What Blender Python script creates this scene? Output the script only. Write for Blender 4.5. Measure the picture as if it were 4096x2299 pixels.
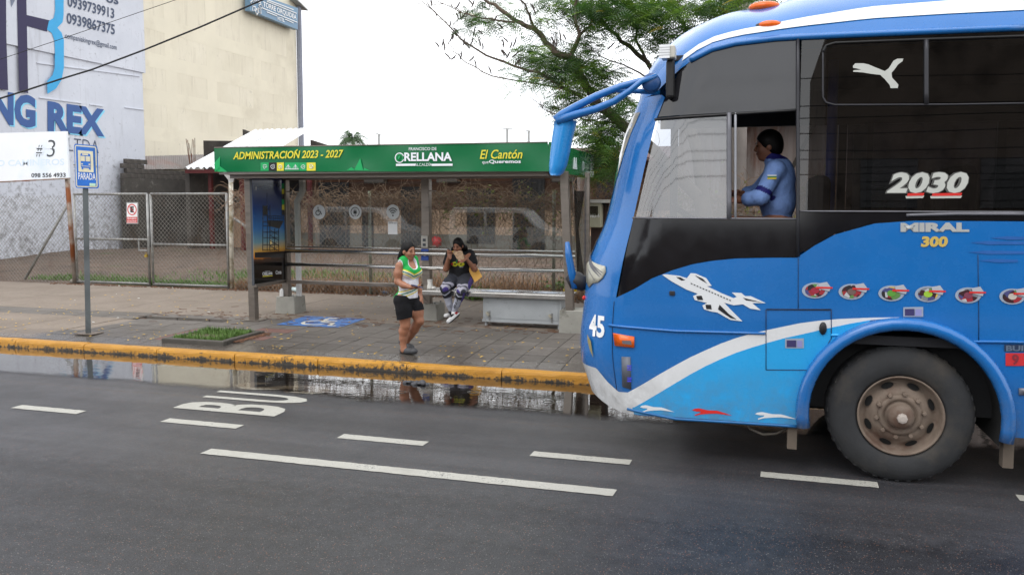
import bpy, bmesh, math, random
import numpy as np
from mathutils import Vector, Matrix

for o in list(bpy.data.objects): bpy.data.objects.remove(o)
RN = random.Random(11)
scene = bpy.context.scene
COL = scene.collection
rad = math.radians

# ------------------------------------------------------------------ camera, sky, sun, exposure
CAM_H, CAM_YAW, CAM_PITCH, CAM_F = 2.15, 16.194, 4.3426, 3200.0
cam_d = bpy.data.cameras.new('camera')
cam = bpy.data.objects.new('camera', cam_d); COL.objects.link(cam)
cam.location = (0, 0, CAM_H)
cam.rotation_euler = (rad(90 - CAM_PITCH), 0, rad(CAM_YAW))
cam_d.sensor_width = 36.0
cam_d.lens = CAM_F / 4096 * 36
cam_d.shift_y = -106.0 / 4096
cam_d.clip_start = 0.1
cam_d.clip_end = 3000
scene.camera = cam
scene.render.resolution_x, scene.render.resolution_y = 1024, 574
vs = scene.view_settings
vs.view_transform = 'Standard'; vs.look = 'None'; vs.exposure = 0.0; vs.gamma = 1.0
vs.use_curve_mapping = False

SUN_EL, SUN_AZ = 58.0, 200.0
world = bpy.data.worlds.new('World'); scene.world = world; world.use_nodes = True
wn, wl = world.node_tree.nodes, world.node_tree.links
wn.clear()
w_out = wn.new('ShaderNodeOutputWorld')
sky = wn.new('ShaderNodeTexSky'); sky.sky_type = 'NISHITA'; sky.sun_disc = False
sky.sun_elevation = rad(SUN_EL); sky.sun_rotation = rad(SUN_AZ)
sky.air_density = 1.0; sky.dust_density = 4.0
b_sky = wn.new('ShaderNodeBackground'); b_sky.inputs['Strength'].default_value = 0.10
b_cld = wn.new('ShaderNodeBackground'); b_cld.inputs['Strength'].default_value = 2.15
tc = wn.new('ShaderNodeTexCoord'); nz = wn.new('ShaderNodeTexNoise')
nz.inputs['Scale'].default_value = 2.2; nz.inputs['Detail'].default_value = 5
cr = wn.new('ShaderNodeValToRGB')
cr.color_ramp.elements[0].position = 0.25; cr.color_ramp.elements[0].color = (0.80, 0.84, 0.90, 1)
cr.color_ramp.elements[1].position = 0.7; cr.color_ramp.elements[1].color = (1.0, 1.0, 1.0, 1)
mixw = wn.new('ShaderNodeMixShader'); mixw.inputs['Fac'].default_value = 0.93
wl.new(tc.outputs['Generated'], nz.inputs['Vector']); wl.new(nz.outputs['Fac'], cr.inputs['Fac'])
wl.new(cr.outputs['Color'], b_cld.inputs['Color']); wl.new(sky.outputs['Color'], b_sky.inputs['Color'])
wl.new(b_sky.outputs[0], mixw.inputs[1]); wl.new(b_cld.outputs[0], mixw.inputs[2])
wl.new(mixw.outputs[0], w_out.inputs['Surface'])

sun_d = bpy.data.lights.new('sun', 'SUN'); sun_d.energy = 0.9; sun_d.angle = rad(35); sun_d.color = (1, 0.97, 0.93)
sun = bpy.data.objects.new('sun', sun_d); COL.objects.link(sun)
sun.rotation_euler = (rad(90 - SUN_EL), 0, rad(SUN_AZ + 180 - 180))
sun.rotation_euler = Vector((math.sin(rad(SUN_AZ)) * math.cos(rad(SUN_EL)), math.cos(rad(SUN_AZ)) * math.cos(rad(SUN_EL)), math.sin(rad(SUN_EL)))).to_track_quat('Z', 'Y').to_euler()

# ------------------------------------------------------------------ measuring helpers (pixels of the 2576-wide photograph -> metres)
_PS = 4096 / 2576
_cy, _sy, _ct, _st = math.cos(rad(CAM_YAW)), math.sin(rad(CAM_YAW)), math.cos(rad(CAM_PITCH)), math.sin(rad(CAM_PITCH))
_FW = Vector((-_sy * _ct, _cy * _ct, -_st)); _RT = Vector((_cy, _sy, 0)); _UP = _RT.cross(_FW)
_CC = Vector((0, 0, CAM_H))
def ray(x, y): return _FW * CAM_F + _RT * (x * _PS - 2048) - _UP * (y * _PS - 1043)
def atG(x, y, z=0.15): d = ray(x, y); return _CC + d * ((z - CAM_H) / d.z)
def atY(x, y, Y): d = ray(x, y); return _CC + d * (Y / d.y)
def atX(x, y, X): d = ray(x, y); return _CC + d * (X / d.x)

# ------------------------------------------------------------------ objects, tags
def lin(c): c /= 255.0; return c / 12.92 if c <= 0.04045 else ((c + 0.055) / 1.055) ** 2.4
def rgb(r, g, b): return (lin(r), lin(g), lin(b), 1)
def tag(o, label=None, cat=None, group=None, kind=None):
    if label: o['label'] = label
    if cat: o['category'] = cat
    if group: o['group'] = group
    if kind: o['kind'] = kind
    return o
def link(o, parent=None):
    COL.objects.link(o)
    if parent is not None: o.parent = parent
    return o
def thing(name, label, cat, loc=(0, 0, 0), group=None):
    o = bpy.data.objects.new(name, None); o.location = loc; o.empty_display_size = 0.1
    COL.objects.link(o)
    return tag(o, label, cat, group)

class MB:
    """collects simple shapes, in world metres, and links them as ONE mesh object"""
    def __init__(s): s.v = []; s.f = []; s.mi = []; s.cur = 0
    def add(s, vs, fs):
        n = len(s.v); s.v.extend([tuple(p) for p in vs]); s.f.extend([tuple(i + n for i in f) for f in fs]); s.mi.extend([s.cur] * len(fs)); return s
    def box(s, x0, x1, y0, y1, z0, z1):
        v = [(x, y, z) for x in (x0, x1) for y in (y0, y1) for z in (z0, z1)]
        return s.add(v, [(0, 1, 3, 2), (4, 6, 7, 5), (0, 4, 5, 1), (2, 3, 7, 6), (0, 2, 6, 4), (1, 5, 7, 3)])
    def bar(s, a, b, w, h, up=(0, 0, 1)):
        a, b = Vector(a), Vector(b); d = (b - a).normalized(); u = Vector(up)
        if abs(d.dot(u)) > 0.95: u = Vector((0, 1, 0))
        r = d.cross(u).normalized(); u = r.cross(d)
        v = [p + r * (w / 2 * i) + u * (h / 2 * j) for p in (a, b) for i, j in ((-1, -1), (1, -1), (1, 1), (-1, 1))]
        return s.add(v, [(3, 2, 1, 0), (4, 5, 6, 7), (0, 1, 5, 4), (1, 2, 6, 5), (2, 3, 7, 6), (3, 0, 4, 7)])
    def tube(s, a, b, r, n=8, r2=None): return s.path([a, b], [r, r if r2 is None else r2], n)
    def path(s, pts, rs, n=6, caps=True):
        pts = [Vector(p) for p in pts]
        if not hasattr(rs, '__len__'): rs = [rs] * len(pts)
        vs = []; prev = None
        for i, p in enumerate(pts):
            d = (pts[min(i + 1, len(pts) - 1)] - pts[max(i - 1, 0)])
            d = d.normalized() if d.length > 1e-9 else Vector((0, 0, 1))
            if prev is None:
                u = Vector((0, 0, 1)) if abs(d.z) < 0.9 else Vector((1, 0, 0)); prev = d.cross(u).normalized()
            prev = (prev - d * prev.dot(d)); prev = prev.normalized() if prev.length > 1e-6 else d.orthogonal().normalized()
            q = d.cross(prev)
            for k in range(n):
                a = 2 * math.pi * k / n; vs.append(p + (prev * math.cos(a) + q * math.sin(a)) * rs[i])
        fs = []
        for i in range(len(pts) - 1):
            for k in range(n):
                a, b = i * n + k, i * n + (k + 1) % n; fs.append((a, b, b + n, a + n))
        if caps:
            fs.append(tuple(range(n - 1, -1, -1))); m = (len(pts) - 1) * n; fs.append(tuple(range(m, m + n)))
        return s.add(vs, fs)
    def slab(s, poly, nrm, t):
        """flat polygon of 3D points given thickness t along nrm"""
        nrm = Vector(nrm).normalized() * t; n = len(poly); p = [Vector(q) for q in poly]
        vs = p + [q + nrm for q in p]
        return s.add(vs, [tuple(range(n - 1, -1, -1)), tuple(range(n, 2 * n))] + [(i, (i + 1) % n, (i + 1) % n + n, i + n) for i in range(n)])
    def poly(s, pts): return s.add(pts, [tuple(range(len(pts)))])
    def lathe(s, prof, c, axis='y', n=32):
        """prof: (radius, offset along axis)"""
        vs = []
        for r, h in prof:
            for k in range(n):
                a = 2 * math.pi * k / n; u, w = r * math.cos(a), r * math.sin(a)
                vs.append((c[0] + u, c[1] + h, c[2] + w) if axis == 'y' else (c[0] + u, c[1] + w, c[2] + h) if axis == 'z' else (c[0] + h, c[1] + u, c[2] + w))
        fs = []
        for i in range(len(prof) - 1):
            for k in range(n):
                a, b = i * n + k, i * n + (k + 1) % n; fs.append((a, b, b + n, a + n))
        return s.add(vs, fs)
    def ball(s, c, rx, ry=None, rz=None, n=12, m=8):
        ry = ry or rx; rz = rz or rx; vs = []
        for i in range(m + 1):
            t = math.pi * i / m
            for k in range(n):
                a = 2 * math.pi * k / n
                vs.append((c[0] + rx * math.sin(t) * math.cos(a), c[1] + ry * math.sin(t) * math.sin(a), c[2] + rz * math.cos(t)))
        return s.add(vs, [(i * n + k, i * n + (k + 1) % n, (i + 1) * n + (k + 1) % n, (i + 1) * n + k) for i in range(m) for k in range(n)])
    def mesh(s, name, mat, smooth=False):
        me = bpy.data.meshes.new(name); me.from_pydata(s.v, [], s.f); me.validate(); me.update()
        for m in (mat if isinstance(mat, (list, tuple)) else [mat]): me.materials.append(m)
        if any(s.mi) and len(me.polygons) == len(s.mi): me.polygons.foreach_set('material_index', s.mi)
        if smooth: me.polygons.foreach_set('use_smooth', [True] * len(me.polygons))
        return me
    def build(s, name, mat, parent=None, smooth=False, bevel=0, recalc=False):
        me = s.mesh(name, mat, smooth)
        if recalc:
            bm = bmesh.new(); bm.from_mesh(me); bmesh.ops.remove_doubles(bm, verts=bm.verts, dist=1e-5); bmesh.ops.recalc_face_normals(bm, faces=bm.faces); bm.to_mesh(me); bm.free()
        o = bpy.data.objects.new(name, me); link(o)
        if parent is not None: set_parent(o, parent)
        if bevel:
            b = o.modifiers.new('bevel', 'BEVEL'); b.width = bevel; b.segments = 2; b.limit_method = 'ANGLE'; b.angle_limit = rad(40)
        return o
def set_parent(o, p):
    """keep world position under a translated parent"""
    o.parent = p
    m = Vector((0, 0, 0)); q = p
    while q is not None: m += q.location; q = q.parent
    o.location = o.location - m

def text(name, body, parent, mat, bl, br, tl, off=0.002, bold=0.0, shear=0.0, depth=0.0, cols=None, spacing=1.0):
    """flat lettering fitted to the parallelogram bl-br-tl"""
    cu = bpy.data.curves.new(name, 'FONT'); cu.body = body; cu.offset = bold; cu.shear = shear; cu.space_character = spacing
    cu.resolution_u = 3; cu.fill_mode = 'FRONT'
    o = bpy.data.objects.new(name, cu); COL.objects.link(o)
    dg = bpy.context.evaluated_depsgraph_get()
    me = bpy.data.meshes.new_from_object(o.evaluated_get(dg))
    bpy.data.objects.remove(o)
    n = len(me.vertices); co = np.zeros(n * 3); me.vertices.foreach_get('co', co); co = co.reshape(-1, 3)
    mn, mx = co.min(0), co.max(0)
    u = (co[:, 0] - mn[0]) / max(mx[0] - mn[0], 1e-6); w = (co[:, 1] - mn[1]) / max(mx[1] - mn[1], 1e-6)
    bl, br, tl = Vector(bl), Vector(br), Vector(tl); ex, ey = br - bl, tl - bl
    nr = ex.cross(ey).normalized() * off
    P = np.array(bl + nr) + np.outer(u, np.array(ex)) + np.outer(w, np.array(ey))
    me.vertices.foreach_set('co', P.ravel()); me.update(); me.materials.clear(); me.materials.append(mat)
    me.name = name
    ob = bpy.data.objects.new(name, me); link(ob)
    if parent is not None: set_parent(ob, parent)
    return ob

# ------------------------------------------------------------------ materials
MATS = {}
def nodes_of(name):
    m = bpy.data.materials.new(name); m.use_nodes = True
    nt = m.node_tree; return m, nt.nodes, nt.links, nt.nodes['Principled BSDF']
def coord(N, L, scale=None):
    t = N.new('ShaderNodeTexCoord')
    if scale is None: return t.outputs['Object']
    mp = N.new('ShaderNodeMapping'); mp.inputs['Scale'].default_value = scale; L.new(t.outputs['Object'], mp.inputs['Vector']); return mp.outputs['Vector']
def noise(N, L, vec, scale, detail=4, rough=0.55):
    n = N.new('ShaderNodeTexNoise'); n.inputs['Scale'].default_value = scale; n.inputs['Detail'].default_value = detail; n.inputs['Roughness'].default_value = rough
    L.new(vec, n.inputs['Vector']); return n.outputs['Fac']
def ramp(N, L, fac, p0, p1, c0=(0, 0, 0, 1), c1=(1, 1, 1, 1)):
    r = N.new('ShaderNodeValToRGB'); e = r.color_ramp.elements
    e[0].position, e[0].color, e[1].position, e[1].color = p0, c0, p1, c1
    L.new(fac, r.inputs['Fac']); return r.outputs['Color']
def mixc(N, L, fac, a, b, mode='MIX'):
    m = N.new('ShaderNodeMix'); m.data_type = 'RGBA'; m.blend_type = mode
    for sock, val in ((m.inputs[0], fac), (m.inputs[6], a), (m.inputs[7], b)):
        if isinstance(val, (int, float)): sock.default_value = val
        elif isinstance(val, tuple): sock.default_value = val
        else: L.new(val, sock)
    return m.outputs[2]
def mathn(N, L, op, a, b=0.0, clamp=False):
    m = N.new('ShaderNodeMath'); m.operation = op; m.use_clamp = clamp
    for i, val in enumerate((a, b)):
        if isinstance(val, (int, float)): m.inputs[i].default_value = val
        else: L.new(val, m.inputs[i])
    return m.outputs[0]
def bumpn(N, L, B, h, strength, dist=0.01):
    b = N.new('ShaderNodeBump'); b.inputs['Strength'].default_value = strength; b.inputs['Distance'].default_value = dist
    L.new(h, b.inputs['Height']); L.new(b.outputs['Normal'], B.inputs['Normal'])
def M(name, c, rough=0.6, metal=0.0, var=0.12, vs=6.0, bump=0.0, bs=80.0, stain=None, ss=1.5, sr=(0.5, 0.75), stretch=None, coat=0.0, spec=0.5, rvar=0.1, fine=None):
    """procedural surface: base colour with cloudy variation, optional stains (own colour) and fine relief"""
    if name in MATS: return MATS[name]
    m, N, L, B = nodes_of(name)
    v = coord(N, L, stretch)
    n1 = noise(N, L, v, vs, 5, 0.6)
    dk = tuple(x * (1 - var) for x in c[:3]) + (1,); lt = tuple(min(1, x * (1 + var)) for x in c[:3]) + (1,)
    colr = ramp(N, L, n1, 0.3, 0.7, dk, lt)
    if fine:
        n3 = noise(N, L, v, fine[0], 2, 0.5); colr = mixc(N, L, fine[1], colr, ramp(N, L, n3, 0.35, 0.65, (0.25, 0.25, 0.25, 1), (1, 1, 1, 1)), 'MULTIPLY')
    if stain:
        n2 = noise(N, L, v, ss, 6, 0.65); colr = mixc(N, L, ramp(N, L, n2, sr[0], sr[1]), colr, stain)
    L.new(colr, B.inputs['Base Color'])
    rr = ramp(N, L, n1, 0.2, 0.8, (max(0, rough - rvar),) * 3 + (1,), (min(1, rough + rvar),) * 3 + (1,)); L.new(rr, B.inputs['Roughness'])
    B.inputs['Metallic'].default_value = metal; B.inputs['Coat Weight'].default_value = coat; B.inputs['Coat Roughness'].default_value = 0.06
    B.inputs['Specular IOR Level'].default_value = spec
    if bump: bumpn(N, L, B, noise(N, L, v, bs, 4, 0.6), bump)
    MATS[name] = m; return m
def Mcol(name, rough=0.7, bump=0.15, bs=120.0, spec=0.3):
    """cloth / printed surface whose pattern is stored on the mesh as the colour attribute Col"""
    if name in MATS: return MATS[name]
    m, N, L, B = nodes_of(name)
    a = N.new('ShaderNodeAttribute'); a.attribute_name = 'Col'
    v = coord(N, L); n1 = noise(N, L, v, 25.0, 3)
    L.new(mixc(N, L, 0.35, a.outputs['Color'], ramp(N, L, n1, 0.3, 0.7, (0.6, 0.6, 0.6, 1), (1, 1, 1, 1)), 'MULTIPLY'), B.inputs['Base Color'])
    B.inputs['Roughness'].default_value = rough; B.inputs['Specular IOR Level'].default_value = spec
    if bump: bumpn(N, L, B, mathn(N, L, 'ADD', noise(N, L, v, 14, 3), mathn(N, L, 'MULTIPLY', noise(N, L, v, bs, 3), .15)), .7, .02)
    MATS[name] = m; return m
def Mglass(name, tint, refl=0.08, rough=0.02, fres=1.45, body=None, bodyfac=0.0, dirt=0.0):
    """sheet glass: tinted see-through + fresnel mirror (+ a little dirt)"""
    if name in MATS: return MATS[name]
    m, N, L, B = nodes_of(name)
    out = [n for n in N if n.type == 'OUTPUT_MATERIAL'][0]; N.remove(B)
    tr = N.new('ShaderNodeBsdfTransparent'); tr.inputs['Color'].default_value = tint
    gl = N.new('ShaderNodeBsdfGlossy'); gl.inputs['Roughness'].default_value = rough; gl.inputs['Color'].default_value = (1, 1, 1, 1)
    fr = N.new('ShaderNodeFresnel'); fr.inputs['IOR'].default_value = fres
    fac = mathn(N, L, 'ADD', fr.outputs[0], refl, True)
    base = tr.outputs[0]
    if bodyfac or dirt:
        df = N.new('ShaderNodeBsdfDiffuse'); df.inputs['Color'].default_value = body or (0.5, 0.5, 0.48, 1)
        mx0 = N.new('ShaderNodeMixShader')
        v = coord(N, L); n = noise(N, L, v, 3.0, 6, 0.7)
        L.new(mathn(N, L, 'ADD', mathn(N, L, 'MULTIPLY', ramp(N, L, n, 0.45, 0.8), dirt), bodyfac), mx0.inputs[0])
        L.new(base, mx0.inputs[1]); L.new(df.outputs[0], mx0.inputs[2]); base = mx0.outputs[0]
    mx = N.new('ShaderNodeMixShader'); L.new(fac, mx.inputs[0]); L.new(base, mx.inputs[1]); L.new(gl.outputs[0], mx.inputs[2])
    L.new(mx.outputs[0], out.inputs['Surface']); MATS[name] = m; return m

PAINT = lambda nm, c, r=0.35: M('paint_' + nm, c, r, var=0.05, vs=3, rvar=0.05)
STEEL = M('brushed_steel', rgb(138, 130, 122), 0.36, 0.85, var=0.12, vs=4, stretch=(1, 1, 6), rvar=0.12)
GALV = M('galvanised_steel', rgb(150, 150, 148), 0.5, 0.6, var=0.25, vs=9, stain=rgb(120, 105, 90), ss=6, sr=(0.6, 0.75))
RUST = M('rusty_steel', rgb(150, 140, 130), 0.65, 0.4, var=0.25, vs=6, stain=rgb(120, 66, 30), ss=2.5, sr=(0.42, 0.6))
BLACKRUB = M('black_rubber', rgb(28, 28, 29), 0.75, var=0.3, vs=12)
WHITE = PAINT('white', rgb(235, 236, 236)); YEL = PAINT('yellow', rgb(236, 214, 60)); BLACK = PAINT('black', rgb(20, 20, 22))
# ================================================================== ground, road, kerb, pavement
def asphalt():
    m, N, L, B = nodes_of('wet_asphalt')
    g = N.new('ShaderNodeNewGeometry'); P = g.outputs['Position']
    sx = N.new('ShaderNodeSeparateXYZ'); L.new(P, sx.inputs[0])
    big = noise(N, L, P, 0.8, 5, 0.6); mid = noise(N, L, P, 9.0, 5, 0.65); fin = noise(N, L, P, 130.0, 2, 0.6); fin2 = noise(N, L, P, 55.0, 3, 0.7)
    old = mixc(N, L, ramp(N, L, mid, 0.3, 0.75), (0.013, 0.013, 0.015, 1), (0.030, 0.030, 0.034, 1))
    new = mixc(N, L, ramp(N, L, big, 0.3, 0.7), (0.034, 0.034, 0.038, 1), (0.050, 0.050, 0.055, 1))
    # older coarser surface on the near side of the lane line
    edge = mathn(N, L, 'ADD', sx.outputs['Y'], mathn(N, L, 'MULTIPLY', mathn(N, L, 'SUBTRACT', mid, 0.5), 0.5))
    edge = mathn(N, L, 'ADD', edge, mathn(N, L, 'MULTIPLY', sx.outputs['X'], -0.02))
    mr = N.new('ShaderNodeMapRange'); mr.inputs['From Min'].default_value = 5.25; mr.inputs['From Max'].default_value = 5.65; L.new(edge, mr.inputs['Value'])
    c = mixc(N, L, mr.outputs[0], old, new)
    c = mixc(N, L, 0.55, c, ramp(N, L, fin, 0.34, 0.60, (0.2, 0.2, 0.2, 1), (1.8, 1.8, 1.8, 1)), 'MULTIPLY')
    vo = N.new('ShaderNodeTexVoronoi'); vo.inputs['Scale'].default_value = 105.0; L.new(P, vo.inputs['Vector'])
    sp = N.new('ShaderNodeSeparateColor'); L.new(vo.outputs['Color'], sp.inputs[0])
    gate = mathn(N, L, 'MULTIPLY', mathn(N, L, 'GREATER_THAN', sp.outputs[0], 0.88), mathn(N, L, 'LESS_THAN', vo.outputs['Distance'], 0.36))
    stone = mixc(N, L, ramp(N, L, sp.outputs[1], 0.35, 0.6), (0.20, 0.195, 0.18, 1), (0.24, 0.105, 0.06, 1))
    c = mixc(N, L, mathn(N, L, 'MULTIPLY', gate, 0.8), c, stone)
    mpt = N.new('ShaderNodeMapping'); mpt.inputs['Scale'].default_value = (0.12, 1.6, 1); L.new(P, mpt.inputs['Vector'])
    trk = noise(N, L, mpt.outputs[0], 1.6, 4, 0.6); c = mixc(N, L, 0.75, c, ramp(N, L, trk, 0.35, 0.65, (0.62, 0.62, 0.63, 1), (1.25, 1.25, 1.25, 1)), 'MULTIPLY')
    seam = mathn(N, L, 'ADD', sx.outputs['Y'], mathn(N, L, 'MULTIPLY', big, 0.16))
    sd_ = mathn(N, L, 'ABSOLUTE', mathn(N, L, 'SUBTRACT', seam, 7.42)); c = mixc(N, L, mathn(N, L, 'MULTIPLY', ramp(N, L, sd_, 0.004, 0.02, (1, 1, 1, 1), (0, 0, 0, 1)), ramp(N, L, mid, 0.4, 0.55)), c, (0.06, 0.042, 0.03, 1))
    # damp darker strip along the gutter and oily patches
    oil = noise(N, L, P, 1.7, 4, 0.6)
    c = mixc(N, L, mathn(N, L, 'MULTIPLY', ramp(N, L, oil, 0.56, 0.75), 0.45), c, (0.02, 0.02, 0.022, 1))
    L.new(c, B.inputs['Base Color'])
    L.new(ramp(N, L, oil, 0.3, 0.7, (0.32,) * 3 + (1,), (0.48,) * 3 + (1,)), B.inputs['Roughness'])
    B.inputs['Specular IOR Level'].default_value = 0.5
    bumpn(N, L, B, mathn(N, L, 'ADD', mathn(N, L, 'MULTIPLY', fin, 0.5), fin2), 0.55, 0.006)
    return m
def paving(name, c0, c1, joints=False, wetline=10.15, dark=0.5):
    m, N, L, B = nodes_of(name)
    g = N.new('ShaderNodeNewGeometry'); P = g.outputs['Position']
    sx = N.new('ShaderNodeSeparateXYZ'); L.new(P, sx.inputs[0])
    oi = N.new('ShaderNodeObjectInfo')
    n1 = noise(N, L, P, 1.3, 6, 0.65); n2 = noise(N, L, P, 14.0, 5, 0.65); n3 = noise(N, L, P, 90.0, 3, 0.6)
    c = mixc(N, L, ramp(N, L, n1, 0.3, 0.7), c0, c1)
    if joints: c = mixc(N, L, 0.55, c, ramp(N, L, oi.outputs['Random'], 0.0, 1.0, (0.68, 0.66, 0.64, 1), (1.12, 1.1, 1.1, 1)), 'MULTIPLY')
    c = mixc(N, L, 0.4, c, ramp(N, L, n2, 0.3, 0.7, (0.6, 0.57, 0.54, 1), (1.15, 1.15, 1.15, 1)), 'MULTIPLY')
    c = mixc(N, L, 0.35, c, ramp(N, L, n3, 0.3, 0.65, (0.55, 0.55, 0.55, 1), (1.1, 1.1, 1.1, 1)), 'MULTIPLY')
    # rain-wet zone towards the kerb: darker, glossier
    e = mathn(N, L, 'ADD', sx.outputs['Y'], mathn(N, L, 'MULTIPLY', mathn(N, L, 'SUBTRACT', n1, 0.5), 1.6))
    mr = N.new('ShaderNodeMapRange'); mr.inputs['From Min'].default_value = wetline + 0.45; mr.inputs['From Max'].default_value = wetline; L.new(e, mr.inputs['Value'])
    wet = mr.outputs[0]
    c = mixc(N, L, mathn(N, L, 'MULTIPLY', wet, dark), c, mixc(N, L, 1.0, c, (0.42, 0.38, 0.36, 1), 'MULTIPLY'))
    L.new(c, B.inputs['Base Color'])
    mr2 = N.new('ShaderNodeMapRange'); mr2.inputs['From Min'].default_value = 9.75; mr2.inputs['From Max'].default_value = 9.3; L.new(e, mr2.inputs['Value'])
    r = mathn(N, L, 'SUBTRACT', 0.78, mathn(N, L, 'MULTIPLY', wet, 0.36)); r = mathn(N, L, 'SUBTRACT', r, mathn(N, L, 'MULTIPLY', mr2.outputs[0], 0.24))
    L.new(r, B.inputs['Roughness']); B.inputs['Specular IOR Level'].default_value = 0.45
    bumpn(N, L, B, mathn(N, L, 'ADD', n2, n3), 0.25, 0.006)
    return m
ASPH = asphalt()
TILE = paving('paver_concrete', (0.125, 0.112, 0.098, 1), (0.165, 0.15, 0.135, 1), True)
CONC = paving('slab_concrete', (0.185, 0.148, 0.115, 1), (0.255, 0.21, 0.17, 1), False, 9.5, 0.6)
BED = M('joint_grit', rgb(62, 55, 49), 0.9, var=0.3, vs=20)
SOIL = M('lot_soil', (0.125, 0.085, 0.061, 1), 0.95, var=0.4, vs=2.0, bump=0.8, bs=18, stain=(0.052, 0.075, 0.018, 1), ss=0.45, sr=(0.58, 0.72), fine=(60, 0.6))

tag(MB().add([(-1500, -1500, -0.06), (1500, -1500, -0.06), (1500, 1500, -0.06), (-1500, 1500, -0.06)], [(0, 1, 2, 3)]).build('ground', M('far_earth', rgb(90, 88, 70), 0.95)), kind='structure')
road = tag(MB().add([(-200, -2.2, 0), (200, -2.2, 0), (200, 9.06, 0), (-200, 9.06, 0)], [(0, 1, 2, 3)]).build('road', ASPH), kind='structure')
opp = tag(MB().box(-200, 200, -9.0, -2.2, -0.05, 0.15).build('pavement_across', M('far_pavement', rgb(120, 112, 104), 0.8)), kind='structure')

# painted markings: thermoplastic strips on the road, chipped by wear
def road_paint():
    m, N, L, B = nodes_of('road_paint')
    g = N.new('ShaderNodeNewGeometry'); P = g.outputs['Position']
    n1 = noise(N, L, P, 3.0, 6, 0.7); n2 = noise(N, L, P, 70.0, 4, 0.7)
    c = mixc(N, L, ramp(N, L, n1, 0.3, 0.7), (0.33, 0.32, 0.285, 1), (0.44, 0.43, 0.385, 1))
    wear = mathn(N, L, 'ADD', mathn(N, L, 'MULTIPLY', n2, 0.7), mathn(N, L, 'MULTIPLY', n1, 0.45))
    c = mixc(N, L, ramp(N, L, wear, 0.64, 0.73), c, (0.09, 0.09, 0.09, 1))
    L.new(c, B.inputs['Base Color']); B.inputs['Roughness'].default_value = 0.55
    bumpn(N, L, B, n2, 0.3, 0.004)
    return m
RPAINT = road_paint()
def strip(name, x0, x1, y0, y1, sl=0.0):
    b = MB(); n = max(2, int((x1 - x0) / 0.05)); t, u = [], []
    for i in range(n + 1):
        x = x0 + (x1 - x0) * i / n; t.append((x + sl, y1 + RN.uniform(-.004, .004), 0.004)); u.append((x, y0 + RN.uniform(-.004, .004), 0.004))
    vs_ = u + t; b.add(vs_, [(i, i + 1, n + 2 + i, n + 1 + i) for i in range(n)])
    return b.build(name, RPAINT, road)
for x0, w in ((-9.12, 0.84), (-7.27, 0.84), (-5.42, 0.85), (-3.51, 0.84), (-1.70, 0.84), (0.16, 0.85), (1.94, 0.85), (3.80, 0.85)):
    strip('lane_dash', x0, x0 + w, 6.385, 6.515, 0.006)
strip('lane_line', -4.41, -0.88, 5.66, 5.80, 0.01)
for ch, a, b_ in (('B', 6.86, 7.22), ('U', 7.33, 7.65), ('S', 7.78, 8.14)):
    o = text('painted_letter', ch, road, RPAINT, (-4.46, a, 0), (-4.46, b_, 0), (-5.66, a, 0), off=0.0045, bold=0.028)

# gutter puddle
def water():
    m, N, L, B = nodes_of('puddle_water')
    out = [n for n in N if n.type == 'OUTPUT_MATERIAL'][0]; N.remove(B)
    g = N.new('ShaderNodeNewGeometry'); P = g.outputs['Position']
    sx = N.new('ShaderNodeSeparateXYZ'); L.new(P, sx.inputs[0])
    n1 = noise(N, L, P, 1.1, 4, 0.6); n2 = noise(N, L, P, 45.0, 3, 0.7)
    e = mathn(N, L, 'ADD', sx.outputs['Y'], mathn(N, L, 'MULTIPLY', mathn(N, L, 'SUBTRACT', n1, 0.5), 0.5))
    e = mathn(N, L, 'ADD', e, mathn(N, L, 'MULTIPLY', mathn(N, L, 'SUBTRACT', n2, 0.5), 0.28))
    mr = N.new('ShaderNodeMapRange'); mr.inputs['From Min'].default_value = 7.66; mr.inputs['From Max'].default_value = 7.84; L.new(e, mr.inputs['Value'])
    tr = N.new('ShaderNodeBsdfTransparent'); tr.inputs['Color'].default_value = (1, 1, 1, 1)
    tw = N.new('ShaderNodeBsdfTransparent'); tw.inputs['Color'].default_value = (0.62, 0.55, 0.47, 1)
    gl = N.new('ShaderNodeBsdfGlossy'); gl.inputs['Roughness'].default_value = 0.012
    fr = N.new('ShaderNodeFresnel'); fr.inputs['IOR'].default_value = 1.40
    bp = N.new('ShaderNodeBump'); bp.inputs['Strength'].default_value = 0.045; bp.inputs['Distance'].default_value = 0.02
    mp = N.new('ShaderNodeMapping'); mp.inputs['Scale'].default_value = (1.0, 2.2, 1); L.new(P, mp.inputs['Vector'])
    L.new(noise(N, L, mp.outputs[0], 5.0, 3, 0.5), bp.inputs['Height']); L.new(bp.outputs['Normal'], gl.inputs['Normal']); L.new(bp.outputs['Normal'], fr.inputs['Normal'])
    w = N.new('ShaderNodeMixShader'); L.new(mathn(N, L, 'MULTIPLY', fr.outputs[0], 2.1, True), w.inputs[0]); L.new(tw.outputs[0], w.inputs[1]); L.new(gl.outputs[0], w.inputs[2])
    mx = N.new('ShaderNodeMixShader'); L.new(mr.outputs[0], mx.inputs[0]); L.new(tr.outputs[0], mx.inputs[1]); L.new(w.outputs[0], mx.inputs[2])
    L.new(mx.outputs[0], out.inputs['Surface']); return m
pb = MB()
nx, ny = 60, 6
gv = [(-14 + 17.0 * i / nx, 7.3 + (9.055 - 7.3) * j / ny, 0.009) for j in range(ny + 1) for i in range(nx + 1)]
pb.add(gv, [(j * (nx + 1) + i, j * (nx + 1) + i + 1, (j + 1) * (nx + 1) + i + 1, (j + 1) * (nx + 1) + i) for j in range(ny) for i in range(nx)])
puddle = tag(pb.build('puddle', water()), kind='structure')
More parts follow.
